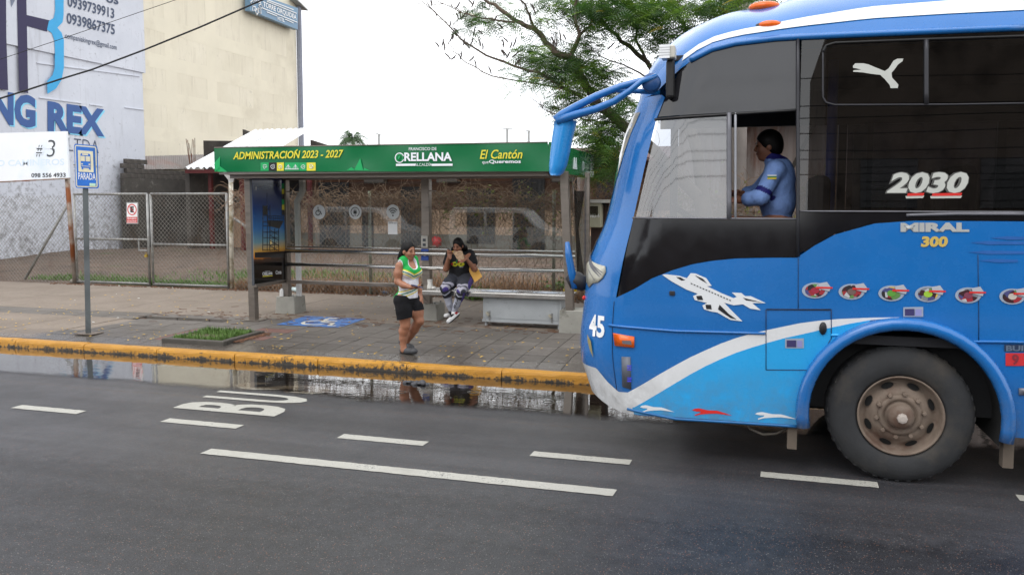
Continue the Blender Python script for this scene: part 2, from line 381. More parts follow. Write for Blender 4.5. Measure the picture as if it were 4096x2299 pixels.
# ripple rings where raindrops fall
rb = MB()
for px, py in ((1000, 958), (1090, 972), (1190, 985), (1310, 985), (1120, 1000), (930, 942), (1380, 1010), (700, 915), (560, 905), (400, 915), (1240, 1000), (870, 925), (1010, 985)):
    c = atG(px, py, 0.01)
    for r in (0.035, 0.07):
        r *= RN.uniform(0.8, 1.5)
        rb.lathe([(r - 0.006, -0.0015), (r, 0.0018), (r + 0.006, -0.0015)], (c.x, c.y, 0.0095), 'z', 20)
rb.build('ripple_rings', M('ripple_water', (0.05, 0.045, 0.04, 1), 0.03, var=0.05, spec=0.6), puddle, smooth=True)

# kerb of painted concrete blocks
def kerb_paint():
    m, N, L, B = nodes_of('kerb_yellow_paint')
    g = N.new('ShaderNodeNewGeometry'); P = g.outputs['Position']
    sx = N.new('ShaderNodeSeparateXYZ'); L.new(P, sx.inputs[0])
    n1 = noise(N, L, P, 1.6, 6, 0.7); n2 = noise(N, L, P, 22.0, 5, 0.7)
    c = mixc(N, L, ramp(N, L, n1, 0.3, 0.7), (0.40, 0.18, 0.014, 1), (0.56, 0.27, 0.022, 1))
    low = N.new('ShaderNodeMapRange'); low.inputs['From Min'].default_value = 0.08; low.inputs['From Max'].default_value = 0.0; L.new(sx.outputs['Z'], low.inputs['Value'])
    d = mathn(N, L, 'ADD', mathn(N, L, 'ADD', mathn(N, L, 'MULTIPLY', n2, 0.55), mathn(N, L, 'MULTIPLY', n1, 0.55)), mathn(N, L, 'MULTIPLY', low.outputs[0], 0.20))
    c = mixc(N, L, ramp(N, L, d, 0.61, 0.70), c, (0.035, 0.028, 0.02, 1))
    L.new(c, B.inputs['Base Color']); L.new(ramp(N, L, n2, 0.3, 0.7, (0.35,) * 3 + (1,), (0.6,) * 3 + (1,)), B.inputs['Roughness'])
    bumpn(N, L, B, mathn(N, L, 'ADD', n2, noise(N, L, P, 60, 4, 0.7)), 0.7, 0.012); return m
KERB = kerb_paint()
kerb = tag(MB().box(-60, 60, 9.07, 9.17, -0.05, 0.08).build('kerb', BED), kind='structure')
kp = [(0, -0.05), (0, 0.085), (0.010, 0.108), (0.030, 0.118), (0.125, 0.124), (0.13, 0.09), (0.13, -0.05)]
kb = MB(); L_ = 1.235; kn = 8
for i in range(kn + 1):
    for (y, z) in kp: kb.v.append((0.004 + (L_ - 0.008) * i / kn, y + (RN.uniform(-.005, .005) if y < 0.12 else 0), z + RN.uniform(-.004, .003)))
q = len(kp)
for i in range(kn):
    for j in range(q - 1): kb.f.append((i * q + j, (i + 1) * q + j, (i + 1) * q + j + 1, i * q + j + 1))
kb.f += [tuple(range(q)), tuple(range((kn + 1) * q - 1, kn * q - 1, -1))]; kb.mi = [0] * len(kb.f)
kme = kb.mesh('kerb_block', KERB)
bm = bmesh.new(); bm.from_mesh(kme); bmesh.ops.recalc_face_normals(bm, faces=bm.faces); bm.to_mesh(kme); bm.free()
for k in range(-14, 8):
    o = link(bpy.data.objects.new('kerb_block', kme), kerb); o.location = (k * L_ - 2.76, 9.052 + RN.uniform(-.006, .006), RN.uniform(-.004, .003)); o.rotation_euler = (0, RN.uniform(-.002, .002), RN.uniform(-.003, .003))

# pavement: slabs + pavers
pav = tag(MB().box(-200, 200, 9.186, 15.42, -0.05, 0.10).build('pavement', BED), kind='structure')
ps = 0.322; px0 = -4.01 - 20 * ps
tme = MB().box(-ps / 2 + 0.0045, ps / 2 - 0.0045, -ps / 2 + 0.0045, ps / 2 - 0.0045, -0.05, 0).mesh('paving_tile', TILE)
PL = (-7.93, -6.90, 9.42, 10.42)    # planter frame x0 x1 y0 y1
redt = M('red_paver', rgb(108, 78, 70), 0.7, var=0.2, vs=15, bump=0.2)
tme2 = MB().box(-ps / 2 + 0.0045, ps / 2 - 0.0045, -ps / 2 + 0.0045, ps / 2 - 0.0045, -0.05, 0).mesh('paving_tile', redt)
for i in range(0, 44):
    for j in range(8):
        x, y = px0 + (i + .5) * ps, 9.255 + (j + .5) * ps
        if j >= 6 and x < -8.1: continue
        if x < -10.1 + (y - 9.3) * 0.25 : continue
        if PL[0] + 0.06 < x < PL[1] - 0.06 and PL[2] + 0.06 < y < PL[3] - 0.06: continue
        o = link(bpy.data.objects.new('paving_tile', tme2 if (y < 10.8 and -8.6 < x < -6.2 and RN.random() < .22) else tme), pav)
        o.location = (x, y, (0.129, 0.144)[j] if j < 2 else 0.15 + RN.uniform(-.0028, .002)); o.rotation_euler = (RN.uniform(-.006, .006) + ((.055, .036)[j] if j < 2 else 0), RN.uniform(-.006, .006), RN.uniform(-.004, .004))
for x in np.arange(-27.0, -8.3, ps * 2):          # single course of pavers crossing the concrete apron
    for y in (11.12, 11.12 + ps):
        if x > -10.1 and y < 11.2: continue
        o = link(bpy.data.objects.new('paving_tile', tme), pav); o.scale = (2.0, 0.99, 1); o.location = (x, y + ps * .5, 0.149 + RN.uniform(-.002, .001))
MB().box(-30, 12, 9.187, 9.258, .02, .119).build('kerb_haunch', CONC, pav)
def slab(x0, x1, y0, y1, t=0.0):
    if y0 < 9.3:
        MB().slab([(x0 + .006, y0, .02), (x0 + .006, y0, .122), (x0 + .006, y0 + .6, .149), (x0 + .006, y1 - .006, .149), (x0 + .006, y1 - .006, .02)], (1, 0, 0), x1 - x0 - .012).build('concrete_slab', CONC, pav); return
    MB().box(x0 + .006, x1 - .006, y0 + .006, y1 - .006, 0.02, 0.149 + t).build('concrete_slab', CONC, pav, bevel=0.006)
yb = 9.255 + 8 * ps
for x0, x1 in ((-40, -26), (-26, -19.5), (-19.5, -14.2), (-14.2, -11.1)):
    slab(x0, x1, 9.255, 11.13); slab(x0, x1, 11.13 + 2 * ps, 13.4); slab(x0, x1, 13.4, 15.4)
slab(-11.1, -10.1, 9.255, 11.13); slab(-11.1, -8.1, 11.13 + 2 * ps, 13.4); slab(-11.1, -8.1, 13.4, 15.4)
for x0, x1 in ((-8.1, -4.9), (-4.9, -1.2), (-1.2, 4), (4, 12)):
    slab(x0, x1, yb, 13.6); slab(x0, x1, 13.6, 15.4)
# triangular mortar fillet where the pavers meet the apron
MB().slab([(-10.1, 9.8, 0.13), (-9.3, 9.8, 0.13), (-9.55, 11.1, 0.13), (-10.1, 11.1, 0.13)], (0, 0, 1), 0.013).build('mortar_fillet', CONC, pav)

# blue accessible square painted on the pavement
ACC = M('blue_floor_paint', rgb(62, 112, 178), 0.6, var=0.18, vs=6, stain=(0.03, 0.03, 0.035, 1), ss=5.0, sr=(0.53, 0.66), bump=0.2)
WHF = M('white_floor_paint', rgb(205, 200, 188), 0.6, var=0.1, vs=8, stain=(0.05, 0.045, 0.04, 1), ss=9, sr=(0.62, 0.72))
MB().add([(-7.20, 11.20, .1555), (-6.08, 11.20, .1555), (-6.10, 12.18, .1555), (-7.26, 12.20, .1555)], [(0, 1, 2, 3)]).build('accessible_square', ACC, pav)
wb = MB()
def ring(c, r0, r1, a0, a1, z, n=18, sq=1.0):
    vs_ = []
    for i in range(n + 1):
        a = rad(a0 + (a1 - a0) * i / n)
        for r in (r0, r1): vs_.append((c[0] + r * math.cos(a), c[1] + r * math.sin(a) * sq, z))
    wb.add(vs_, [(2 * i, 2 * i + 1, 2 * i + 3, 2 * i + 2) for i in range(n)])
ring((-6.68, 11.56), 0.19, 0.255, 55, 330, 0.1572)
for a, b_, w in (((-6.72, 11.98), (-6.62, 11.62), .07), ((-6.62, 11.64), (-6.40, 11.60), .07), ((-6.62, 11.80), (-6.44, 11.80), .06), ((-6.41, 11.62), (-6.33, 11.34), .07), ((-6.36, 11.33), (-6.22, 11.35), .06), ((-6.74, 12.04), (-6.58, 12.06), .10)):
    a, b_ = Vector(a + (0,)), Vector(b_ + (0,)); d = (b_ - a).normalized(); r = Vector((-d.y, d.x, 0)) * w / 2; z = Vector((0, 0, .1574))
    wb.add([a - r + z, a + r + z, b_ + r + z, b_ - r + z], [(0, 1, 2, 3)])
wb.build('wheelchair_symbol', WHF, pav)

# lot behind the fence
lot = MB(); nx, ny = 60, 60; lv = []
for j in range(ny + 1):
    for i in range(nx + 1):
        t = j / ny; x = -60 + 120 * i / nx; y = 15.38 + 60 * t * t
        lv.append((x, y, 0.135 + (0.05 * math.sin(x * 0.9 + y) + 0.05 * math.sin(x * .37 - y * .8)) * min(1, (y - 15.38) / 1.5)))
lot.add(lv, [(j * (nx + 1) + i, j * (nx + 1) + i + 1, (j + 1) * (nx + 1) + i + 1, (j + 1) * (nx + 1) + i) for j in range(ny) for i in range(nx)])
tag(lot.build('lot', SOIL, smooth=True), kind='structure')
# ================================================================== buildings behind
def C1(x, y): return x / 3.277, y / 3.277            # coordinates read in the top-left enlargement
MUR = M('mural_wall_paint', rgb(205, 209, 222), 0.85, var=0.06, vs=0.8, stain=rgb(120, 115, 112), ss=0.55, sr=(0.62, 0.85), bump=0.15, bs=30)
def mural_mat():
    m, N, L, B = nodes_of('mural_wall')
    v = coord(N, L); sx = N.new('ShaderNodeSeparateXYZ'); L.new(v, sx.inputs[0])
    n1 = noise(N, L, v, 0.6, 6, 0.65); n2 = noise(N, L, v, 5.0, 6, 0.75)
    mp = N.new('ShaderNodeMapping'); mp.inputs['Scale'].default_value = (1, 2.5, 0.25); L.new(v, mp.inputs['Vector']); n3 = noise(N, L, mp.outputs[0], 1.2, 5, 0.7)
    c = mixc(N, L, ramp(N, L, n1, 0.3, 0.7), (0.56, 0.58, 0.64, 1), (0.66, 0.68, 0.74, 1))
    c = mixc(N, L, mathn(N, L, 'MULTIPLY', ramp(N, L, n3, 0.58, 0.8), 0.45), c, (0.22, 0.21, 0.21, 1))
    low = N.new('ShaderNodeMapRange'); low.inputs['From Min'].default_value = 5.4; low.inputs['From Max'].default_value = 0.3; L.new(sx.outputs['Z'], low.inputs['Value'])
    g = mathn(N, L, 'ADD', mathn(N, L, 'MULTIPLY', n2, 0.75), mathn(N, L, 'ADD', mathn(N, L, 'MULTIPLY', low.outputs[0], 0.13), mathn(N, L, 'MULTIPLY', n1, 0.3)))
    c = mixc(N, L, mathn(N, L, 'MULTIPLY', ramp(N, L, g, 0.60, 0.78), 0.85), c, (0.085, 0.078, 0.07, 1))
    L.new(c, B.inputs['Base Color']); B.inputs['Roughness'].default_value = 0.85; bumpn(N, L, B, n2, 0.3, 0.02); return m
MUR = mural_mat()
XM = -25.2
ym1 = atX(362, 300, XM).y
mb_ = thing('mural_building', 'tall pale grey-blue building with painted company mural and black mould stains', 'building', (XM, 25, 0))
MB().box(-36, XM, 12, ym1, 0, 16).build('wall', MUR, mb_)
MB().box(-36, XM + 0.07, 12, ym1 + 0.12, atX(362, 184, XM).z, 16).build('upper_wall', MUR, mb_)
XL = XM + 0.075
def wx(p, X=None): return atX(p[0], p[1], X if X is not None else XL)
NAVY = PAINT('mural_navy', rgb(58, 54, 84), 0.8); CYAN = PAINT('mural_cyan', rgb(70, 168, 220), 0.8); MBLUE = PAINT('mural_blue', rgb(66, 96, 152), 0.8); LCY = PAINT('mural_light_cyan', rgb(140, 214, 242), 0.8); SLATE = PAINT('mural_slate', rgb(78, 88, 110), 0.8)
def flat(name, pts, mat, parent, X, off):
    b = MB(); b.poly([wx(C1(*p), X) + Vector((off, 0, 0)) for p in pts]); return b.build(name, mat, parent)
flat('logo_stroke', [(-120, -60), (20, -60), (48, 0), (50, 300), (65, 745), (-120, 715)], NAVY, mb_, XL, .012)
flat('logo_stroke', [(138, -60), (214, -60), (218, 125), (410, 170), (385, 262), (220, 215), (230, 770), (155, 750), (140, 100)], NAVY, mb_, XL, .012)
flat('logo_stroke', [(450, -60), (522, -60), (522, 130), (513, 185), (470, 230), (505, 270), (524, 330), (524, 560), (505, 660), (460, 730), (388, 775), (386, 668), (430, 620), (448, 560), (450, 420), (445, 330), (425, 275), (385, 245), (400, 175), (440, 150), (452, 90)], CYAN, mb_, XL, .016)
flat('logo_stroke', [(75, -60), (130, -60), (118, 10), (92, 62)], PAINT('mural_grey', rgb(120, 128, 146), 0.8), mb_, XL, .012)
def mtext(s, bl, br, tl, mat, off=.014, bold=.01, X=None):
    return text('lettering', s, mb_, mat, wx(C1(*bl), X), wx(C1(*br), X), wx(C1(*tl), X), off=off, bold=bold)
mtext('0939739913', (555, 55), (940, 157), (555, -35), SLATE, bold=.02)
mtext('0939867375', (548, 195), (945, 290), (548, 102), SLATE, bold=.02)
mtext('companiakingrex@gmail.com', (535, 328), (960, 425), (535, 268), SLATE, bold=.004)
mtext('os', (872, 20), (975, 42), (872, -40), SLATE, bold=.02)
XB = XM
for dx, dy, mt, of in ((12, 12, LCY, .012), (0, 0, MBLUE, .02)):
    mtext('REX', (388 + dx, 1078 + dy), (858 + dx, 1128 + dy), (388 + dx, 832 + dy), mt, of, .05, XB)
    mtext('KING', (-330 + dx, 985 + dy), (290 + dx, 1060 + dy), (-330 + dx, 690 + dy), mt, of, .05, XB)
mtext('LTDA', (560, 1243), (812, 1264), (560, 1135), SLATE, .014, -.012, XB)
MB().box(XM, XM + 0.03, wx(C1(586, 0), XM).y, wx(C1(612, 0), XM).y, wx(C1(598, 1382), XM).z, wx(C1(598, 1352), XM).z).build('vent_hole', BLACK, mb_)
for x0, x1, y in ((318, 668, 806), (735, 842, 862), (1025, 1183, 886), (300, 1150, 520)):
    a, b_ = wx(C1(x0, y), XM), wx(C1(x1, y + (x1 - x0) * .13), XM)
    MB().bar(a + Vector((.02, 0, 0)), b_ + Vector((.02, 0, 0)), .04, .03).build('plaster_ledge', MUR, mb_)

# cream hotel block
def cream_mat():
    m, N, L, B = nodes_of('cream_plaster')
    v = coord(N, L); n1 = noise(N, L, v, 0.35, 6, 0.65); n2 = noise(N, L, v, 2.2, 7, 0.8)
    mp = N.new('ShaderNodeMapping'); mp.inputs['Scale'].default_value = (1, 3.0, 0.3); L.new(v, mp.inputs['Vector']); n3 = noise(N, L, mp.outputs[0], 1.6, 5, 0.7)
    c = mixc(N, L, ramp(N, L, n1, 0.3, 0.7), (0.72, 0.66, 0.52, 1), (0.82, 0.76, 0.62, 1))
    c = mixc(N, L, mathn(N, L, 'MULTIPLY', ramp(N, L, n3, 0.52, 0.78), 0.42), c, (0.42, 0.36, 0.27, 1))
    s = mathn(N, L, 'ADD', mathn(N, L, 'MULTIPLY', n2, 0.8), mathn(N, L, 'MULTIPLY', n1, 0.35))
    c = mixc(N, L, mathn(N, L, 'MULTIPLY', ramp(N, L, s, 0.66, 0.82), 0.7), c, (0.22, 0.21, 0.15, 1))
    L.new(c, B.inputs['Base Color']); B.inputs['Roughness'].default_value = 0.9; bumpn(N, L, B, n2, 0.25, 0.02); return m
CREAM = cream_mat(); CREAM2 = M('cream_beam', (0.785, 0.725, 0.58, 1), 0.9, var=0.05, vs=.5, stain=(0.6, 0.54, 0.42, 1), ss=.4, sr=(.5, .8))
XC = -26.0; yc0, yc1 = ym1 - 1.5, atX(747, 200, XC).y
hotel = thing('hotel_building', 'cream plastered side wall of a hotel block with grey downpipe', 'building', (XC, 50, 0))
MB().box(-40, XC, yc0, yc1, 0, 30).build('wall', CREAM, hotel)
for y in (38, 134, 227, 322):
    za = atX(363, y, XC).z
    MB().box(XC - .1, XC + .004, yc0, yc1 - .02, za - .55, za + .1).build('beam', CREAM2, hotel)
for x in (430, 532, 647, 730):
    yy = atX(x, 200, XC).y; w = 0.35
    MB().box(XC - .1, XC + .003, yy - w, yy + w * 1.2, 0, 30).build('column', CREAM2, hotel)
MB().tube((XC + .12, yc1 + .15, 0), (XC + .12, yc1 + .15, atX(750, 20, XC).z), .17, 8).build('downpipe', M('grey_pipe', rgb(132, 136, 150), 0.5), hotel)
zz = atX(750, 22, XC).z
MB().slab([(XC - .8, yc1 - .8, zz + .5), (XC + .5, yc1 - .8, zz + .3), (XC + .5, yc1 + .6, zz - .1), (XC - .8, yc1 + .6, zz + .1)], (0, 0, 1), .08).build('roof_sheet', M('grey_zinc', rgb(170, 172, 172), 0.6, 0.0), hotel)
XH = XC + 0.5
hs = thing('hotel_sign', 'blue-grey hotel sign board with white lettering high on the cream wall', 'sign', tuple(atX(690, 40, XH)))
SGB = PAINT('hotel_sign_blue', rgb(106, 140, 168), 0.4)
MB().slab([atX(628, -22, XH), atX(629, 27, XH), atX(749, 75, XH), atX(750, 21, XH)], (-1, 0, 0), .3).build('board', SGB, hs, recalc=True)
hx = lambda x, y: atX(*C1(x, y), XH)
text('lettering', 'TORRE ORQUIDEA', hs, WHITE, hx(2165, 62), hx(2440, 172), hx(2165, 12), off=.03, bold=.02)
text('lettering', 'HOTEL', hs, WHITE, hx(2285, 164), hx(2342, 185), hx(2285, 134), off=.03, bold=.02)
for (a, b_) in (((2160, -15), (2415, 82)), ((2195, 12), (2440, 112)), ((2160, 68), (2445, 185)), ((2195, 100), (2280, 134)), ((2345, 160), (2415, 190))):
    d = Vector((.03, 0, 0)); MB().bar(hx(*a) + d, hx(*b_) + d, .02, .05).build('rule_line', WHITE, hs)
fb = MB(); fc = hx(2112, 40)
for k in range(8):
    a = k * math.pi / 4; r0 = .55
    p = [fc + Vector((.03, (r0 * (.35 + .65 * t)) * math.cos(a + s_), (r0 * (.35 + .65 * t)) * math.sin(a + s_))) for t, s_ in ((0, 0), (.6, .3), (1, 0), (.6, -.3), (0, 0))]
    fb.path(p, .03, 4)
fb.build('flower_emblem', WHITE, hs)

# mouldy block wall along the lot
def mould():
    m, N, L, B = nodes_of('mouldy_render')
    v = coord(N, L); n1 = noise(N, L, v, 0.7, 6, 0.7); n2 = noise(N, L, v, 5.0, 6, 0.75)
    c = mixc(N, L, ramp(N, L, n1, 0.3, 0.72), (0.030, 0.027, 0.025, 1), (0.10, 0.09, 0.078, 1))
    c = mixc(N, L, mathn(N, L, 'MULTIPLY', ramp(N, L, mathn(N, L, 'ADD', mathn(N, L, 'MULTIPLY', n1, .5), mathn(N, L, 'MULTIPLY', n2, .5)), 0.57, 0.68), 0.6), c, (0.34, 0.32, 0.29, 1))
    L.new(c, B.inputs['Base Color']); B.inputs['Roughness'].default_value = 0.95; bumpn(N, L, B, n2, 0.6, 0.02); return m
MOULD = mould()
XW = -24.75
bw = thing('block_wall', 'mould-blackened cement block wall running back from the mural building', 'wall', (XW, 32, 0))
ya, yb_, yc_ = atX(314, 500, XW).y, atX(362, 500, XW).y, atX(545, 500, XW).y
zt = atX(362, 424, XW).z
MB().box(XW - .2, XW, ya, yc_, 0, zt - .42).build('rendered_wall', MOULD, bw)
bme = MB().box(-.095, .095, -.193, .193, -.093, .093).mesh('cement_block', M('cement_block', (0.075, 0.066, 0.058, 1), 0.95, var=0.35, vs=3, stain=(0.22, 0.2, 0.18, 1), ss=2.5, sr=(0.6, 0.75), bump=.5, bs=30))
y = ya; col_i = 0
while y < yc_:
    for r in range(4 if y < yb_ else 2):
        o = link(bpy.data.objects.new('cement_block', bme)); o.location = (XW - .1, y + .2 + (.2 if r % 2 else 0), zt - .32 + r * .2); o.rotation_euler = (RN.uniform(-.02, .02), 0, RN.uniform(-.02, .02)); set_parent(o, bw)
    y += .4
# rusty low roof between the block wall and the hotel
lr = thing('low_roof', 'brown-pink rusted corrugated roof behind the block wall', 'roof', tuple(atX(440, 405, -25)))
A = [atX(355, 426, -24.9), atX(540, 424, -24.9), atX(540, 388, -25.95), atX(355, 393, -25.95)]
rbm = MB(); n = 70; vsr = []
for i in range(n + 1):
    t = i / n; dz = .012 * (1 if i % 2 else -1)
    vsr += [A[0].lerp(A[1], t) + Vector((0, 0, dz)), A[3].lerp(A[2], t) + Vector((0, 0, dz))]
rbm.add(vsr, [(2 * i, 2 * i + 2, 2 * i + 3, 2 * i + 1) for i in range(n)])
rbm.build('roof_sheet', M('rusted_zinc', rgb(134, 128, 126), 0.6, 0.1, var=0.2, vs=1.5, stain=rgb(140, 108, 102), ss=0.6, sr=(0.5, 0.7)), lr)
rr = thing('starter_bars', 'bunch of thin rusty reinforcement bars sticking up', 'rebar', tuple(atX(478, 410, -24.7)))
for x0, y0, x1, y1 in ((478, 418, 468, 349), (479, 418, 472, 352), (481, 418, 484, 350), (486, 418, 475, 360), (488, 416, 487, 352), (491, 412, 490, 347)):
    MB().tube(atX(x0, y0, -24.7), atX(x1, y1, -24.7), .016, 5).build('bar', RUST, rr)

# corrugated-roof house with open carport
YE = 27.0
pe = atY(463, 423, YE); XE = pe.x; d2 = ray(640, 327); YR = XE / (d2.x / d2.y); pr = atY(640, 327, YR); xr2 = atY(788, 330, YR).x
house = thing('carport_house', 'low house with bright corrugated metal roof and dark open carport', 'house', (XE + 6, 30, 0.13))
ZINC = M('new_zinc', rgb(232, 235, 238), 0.45, 0.0, var=0.06, vs=2, rvar=0.08)
def corr(name, x0, x1, ya_, za_, yb2, zb2, mat, parent, pitch=.25, amp=.035):
    b = MB(); nn = max(4, int((x1 - x0) / (pitch / 4))); v = []
    for i in range(nn + 1):
        x = x0 + (x1 - x0) * i / nn; dz = amp * (1.0 if (i % 4) in (1, 2) else -1.0); v += [(x, ya_, za_ + dz), (x, yb2, zb2 + dz)]
    b.add(v, [(2 * i, 2 * i + 2, 2 * i + 3, 2 * i + 1) for i in range(nn)])
    return b.build(name, mat, parent)
w_ = (xr2 - XE) / 5
for k in range(5):
    corr('roof_sheet', XE + k * w_ - .02, XE + (k + 1) * w_ + .02, YE, pe.z + .004 * (k % 2), YR, pr.z + .004 * (k % 2), ZINC, house)
REDP = M('red_oxide_steel', rgb(84, 24, 22), 0.55, var=0.2, vs=3)
MB().box(XE, xr2 + 6, YE + .05, YE + .17, pe.z - .2, pe.z - .06).build('eave_beam', REDP, house)
for x in (534, 612, 781):
    p = atY(x, 620, YE + .6); MB().box(p.x - .07, p.x + .07, YE + .55, YE + .69, .1, pe.z - .05).build('post', REDP, house)
YB = 31.0
DKB = M('dark_wall', (0.022, 0.019, 0.017, 1), 0.95, var=0.4, vs=1.5); PEACH = M('peach_wall', rgb(196, 164, 138), 0.85, var=0.08, vs=1.2, stain=rgb(96, 84, 74), ss=0.9, sr=(0.62, 0.8))  # first one: near-black base for the carport rear wall and shed roof
BRW = M('brown_wall', rgb(104, 74, 58), 0.85, var=0.15, vs=1.0); GRB = M('grey_dado', rgb(120, 116, 108), 0.85, var=0.12, vs=1.2)
xa, xb2 = atY(500, 600, YB).x, atY(700, 600, YB).x
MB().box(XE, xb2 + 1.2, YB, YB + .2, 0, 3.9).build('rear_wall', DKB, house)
xpa, xpb = atY(541, 600, YB - .8).x, atY(708, 600, YB - .8).x
MB().box(xpa, xpb, YB - .95, YB - .8, 0, atY(580, 523, YB - .8).z).build('low_wall', PEACH, house)
MB().box(XE - .2, XE, YE + .3, YB, 0, pe.z - .1).build('side_wall', MOULD, house)
house2 = thing('brown_house', 'long brown and peach house front with openings painted dark behind the vine fence', 'house', (xb2 + 8, YB, 0.13))
xh1 = atY(1560, 600, YB).x + 4
MB().box(xb2 + 1.3, xh1, YB - .3, YB + .3, 0, .75).build('dado', GRB, house2)
MB().box(xb2 + 1.3, xh1, YB - .25, YB + .3, .75, 1.75).build('lower_wall', PEACH, house2)
MB().box(xb2 + 1.3, xh1, YB - .24, YB + .3, 1.75, 3.75).build('upper_wall', BRW, house2)
MB().slab([(xb2 - 1, YB - 2.2, 3.55), (xh1 + 1, YB - 2.2, 3.55), (xh1 + 1, YB + 2, 4.2), (xb2 - 1, YB + 2, 4.2)], (0, 0, 1), .12).build('roof', M('dark_red_roof', rgb(74, 40, 36), 0.7, var=0.2, vs=2), house2)
OPENM = M('opening_shade', rgb(38, 36, 40), 0.5, var=0.25, vs=2); GLD = Mglass('dark_house_glass', (0.05, 0.05, 0.06, 1), 0.05); GRL = BLACK
for x0, x1, z0, z1 in ((805, 880, .1, 2.9), (912, 940, .15, 1.9), (1010, 1060, .1, 2.7), (1175, 1245, .4, 2.6), (1290, 1370, .1, 3.0), (1500, 1540, 2.2, 3.2)):  # dark panels painted for the shade inside open doorways and windows
    a, b_ = atY(x0, 600, YB - .31).x, atY(x1, 600, YB - .31).x
    d = MB().box(a, b_, YB - .335, YB - .31, z0, z1).build('door', OPENM, house2)
    g = MB()
    for k in range(int((b_ - a) / .22) + 1):
        for s_ in (-1, 1):
            x = a + k * .22; zc = (z0 + z1) / 2; hh = (z1 - z0) / 2; g.bar((max(a, min(b_, x - s_ * .11)), YB - .345, zc - hh), (max(a, min(b_, x + s_ * .11)), YB - .345, zc + hh), .015, .015)
    g.build('grille', GRL, d)
for x in (948, 1130, 1420):
    a = atY(x, 470, YB - .4).x; MB().box(a - .45, a + .45, YB - .7, YB - .3, 2.85, 3.4).build('air_conditioner', M('aircon_grey', rgb(110, 106, 100), .6), house2, bevel=.03)
ball = tag(MB().ball(atY(1097, 608, YB - .8), .24, n=20, m=12).build('ball', M('red_plastic', rgb(196, 62, 66), 0.45, var=.1), smooth=True), 'red plastic ball hanging by the house behind the seated woman', 'ball')
for x in (627, 640):
    pass
# dark gable wall seen above the roof
gw = thing('gable_walls', 'mould-blackened parapet stubs rising behind the corrugated roof', 'wall', tuple(atY(560, 400, YR + 2)))
for x0, x1, y0, y1 in ((525, 602, 355, 440), (623, 668, 327, 360), (792, 850, 353, 380)):
    p, q_ = atY(x0, y0, YR + 1.0), atY(x1, y1, YR + 1.0)
    MB().slab([(p.x, YR + .6, q_.z - 1.5), (q_.x, YR + .6, q_.z - 1.5), (q_.x, YR + .6, p.z - (0.35 if x0 > 600 else 0.05)), (p.x, YR + .6, p.z)], (0, 1, 0), .2).build('parapet', MOULD, gw)

# corrugated shed beyond the bus (seen through its windows)
shed = thing('corrugated_shed', 'rusty white corrugated shed wall with props, seen through the driver window', 'shed', (3.5, 20, .13))
cb = MB(); n = 120; v = []
for i in range(n + 1):
    x = -1.5 + 12 * i / n; dy = .075 * math.sin(i * 1.35); v += [(x, 19 + dy, 1.9), (x, 19 + dy, 4.2)]
cb.add(v, [(2 * i, 2 * i + 2, 2 * i + 3, 2 * i + 1) for i in range(n)]); cb.build('corrugated_wall', M('rusty_white_zinc', rgb(158, 146, 140), 0.6, 0.1, var=.15, vs=1.2, stretch=(2, 1, .4), stain=rgb(120, 80, 60), ss=1.4, sr=(.52, .7)), shed)
MB().box(-1.5, 10.5, 19.05, 19.2, .1, 1.9).build('base_wall', GRB, shed)
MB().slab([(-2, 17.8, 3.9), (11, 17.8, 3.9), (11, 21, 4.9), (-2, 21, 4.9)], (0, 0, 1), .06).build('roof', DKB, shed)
for x0, x1 in ((.2, 1.6), (2.2, 2.3), (4.2, 5.5)): MB().bar((x0, 18.4, 1.2), (x1, 18.4, 4.2), .08, .08).build('prop', M('dark_timber', rgb(52, 46, 40), .8), shed)

# far palm, lamp posts, cables
FR = M('palm_leaf', rgb(62, 88, 52), 0.6, var=0.3, vs=2)
palm = thing('palm_tree', 'distant feathery palm crown above the shelter roof', 'palm', tuple(atY(888, 430, 62)))
pt = atY(888, 352, 62)
MB().path([(pt.x + .3, 62, 0), (pt.x + .2, 62, pt.z * .5), (pt.x, 62, pt.z)], [.22, .17, .13], 8).build('trunk', M('palm_trunk', rgb(110, 100, 88), .9), palm)
cr_ = MB()
for k in range(46):
    a = RN.uniform(0, 2 * math.pi); el = RN.uniform(.1, 1.35); Lf = RN.uniform(1.3, 2.0)
    base = Vector((pt.x, 62, pt.z)); d = Vector((math.cos(a) * math.cos(el), math.sin(a) * math.cos(el), math.sin(el)))
    pts = [base + d * Lf * t + Vector((0, 0, -1.5 * t * t * (.6 + .5 * math.cos(el)))) for t in (0, .2, .4, .6, .8, 1)]
    cr_.path(pts, [.03, .025, .02, .015, .01, .005], 3)
    for i in range(5):
        for t in (0, .33, .66):
            p = pts[i].lerp(pts[i + 1], t); dd = (pts[i + 1] - pts[i]).normalized(); sd = dd.cross(Vector((0, 0, 1)))
            if sd.length < .05: continue
            sd.normalize(); w = .42 * (1 - .5 * abs(i / 5 - .3))
            for s_ in (-1, 1):
                q_ = p + sd * s_ * w + dd * .25 + Vector((0, 0, -.22)); cr_.add([p, p + dd * .06, q_], [(0, 1, 2)])
tag(cr_.build('crown', FR, palm), kind='stuff')
for x, y, lab in ((953, 338, 'distant lamp post right beside the palm crown'), (1276, 325, 'taller of two distant lamp posts above the green canopy, with crossarm'), (1330, 330, 'distant lamp post nearest the bus mirror above the green canopy')):
    p = atY(x, y, 75); lp = thing('lamp_post', lab, 'lamp post', (p.x, 75, 0), 'distant lamp posts')
    MB().tube((p.x, 75, 0), (p.x, 75, p.z), .13, 6).build('pole', M('far_pole', rgb(170, 172, 172), .6), lp)
    MB().bar((p.x - (.65 if x == 1276 else .45), 75, p.z + .12), (p.x + (.6 if x == 1276 else .25), 75, p.z - .02), .14, .1).build('arm', M('far_pole', (0, 0, 0, 1)), lp)
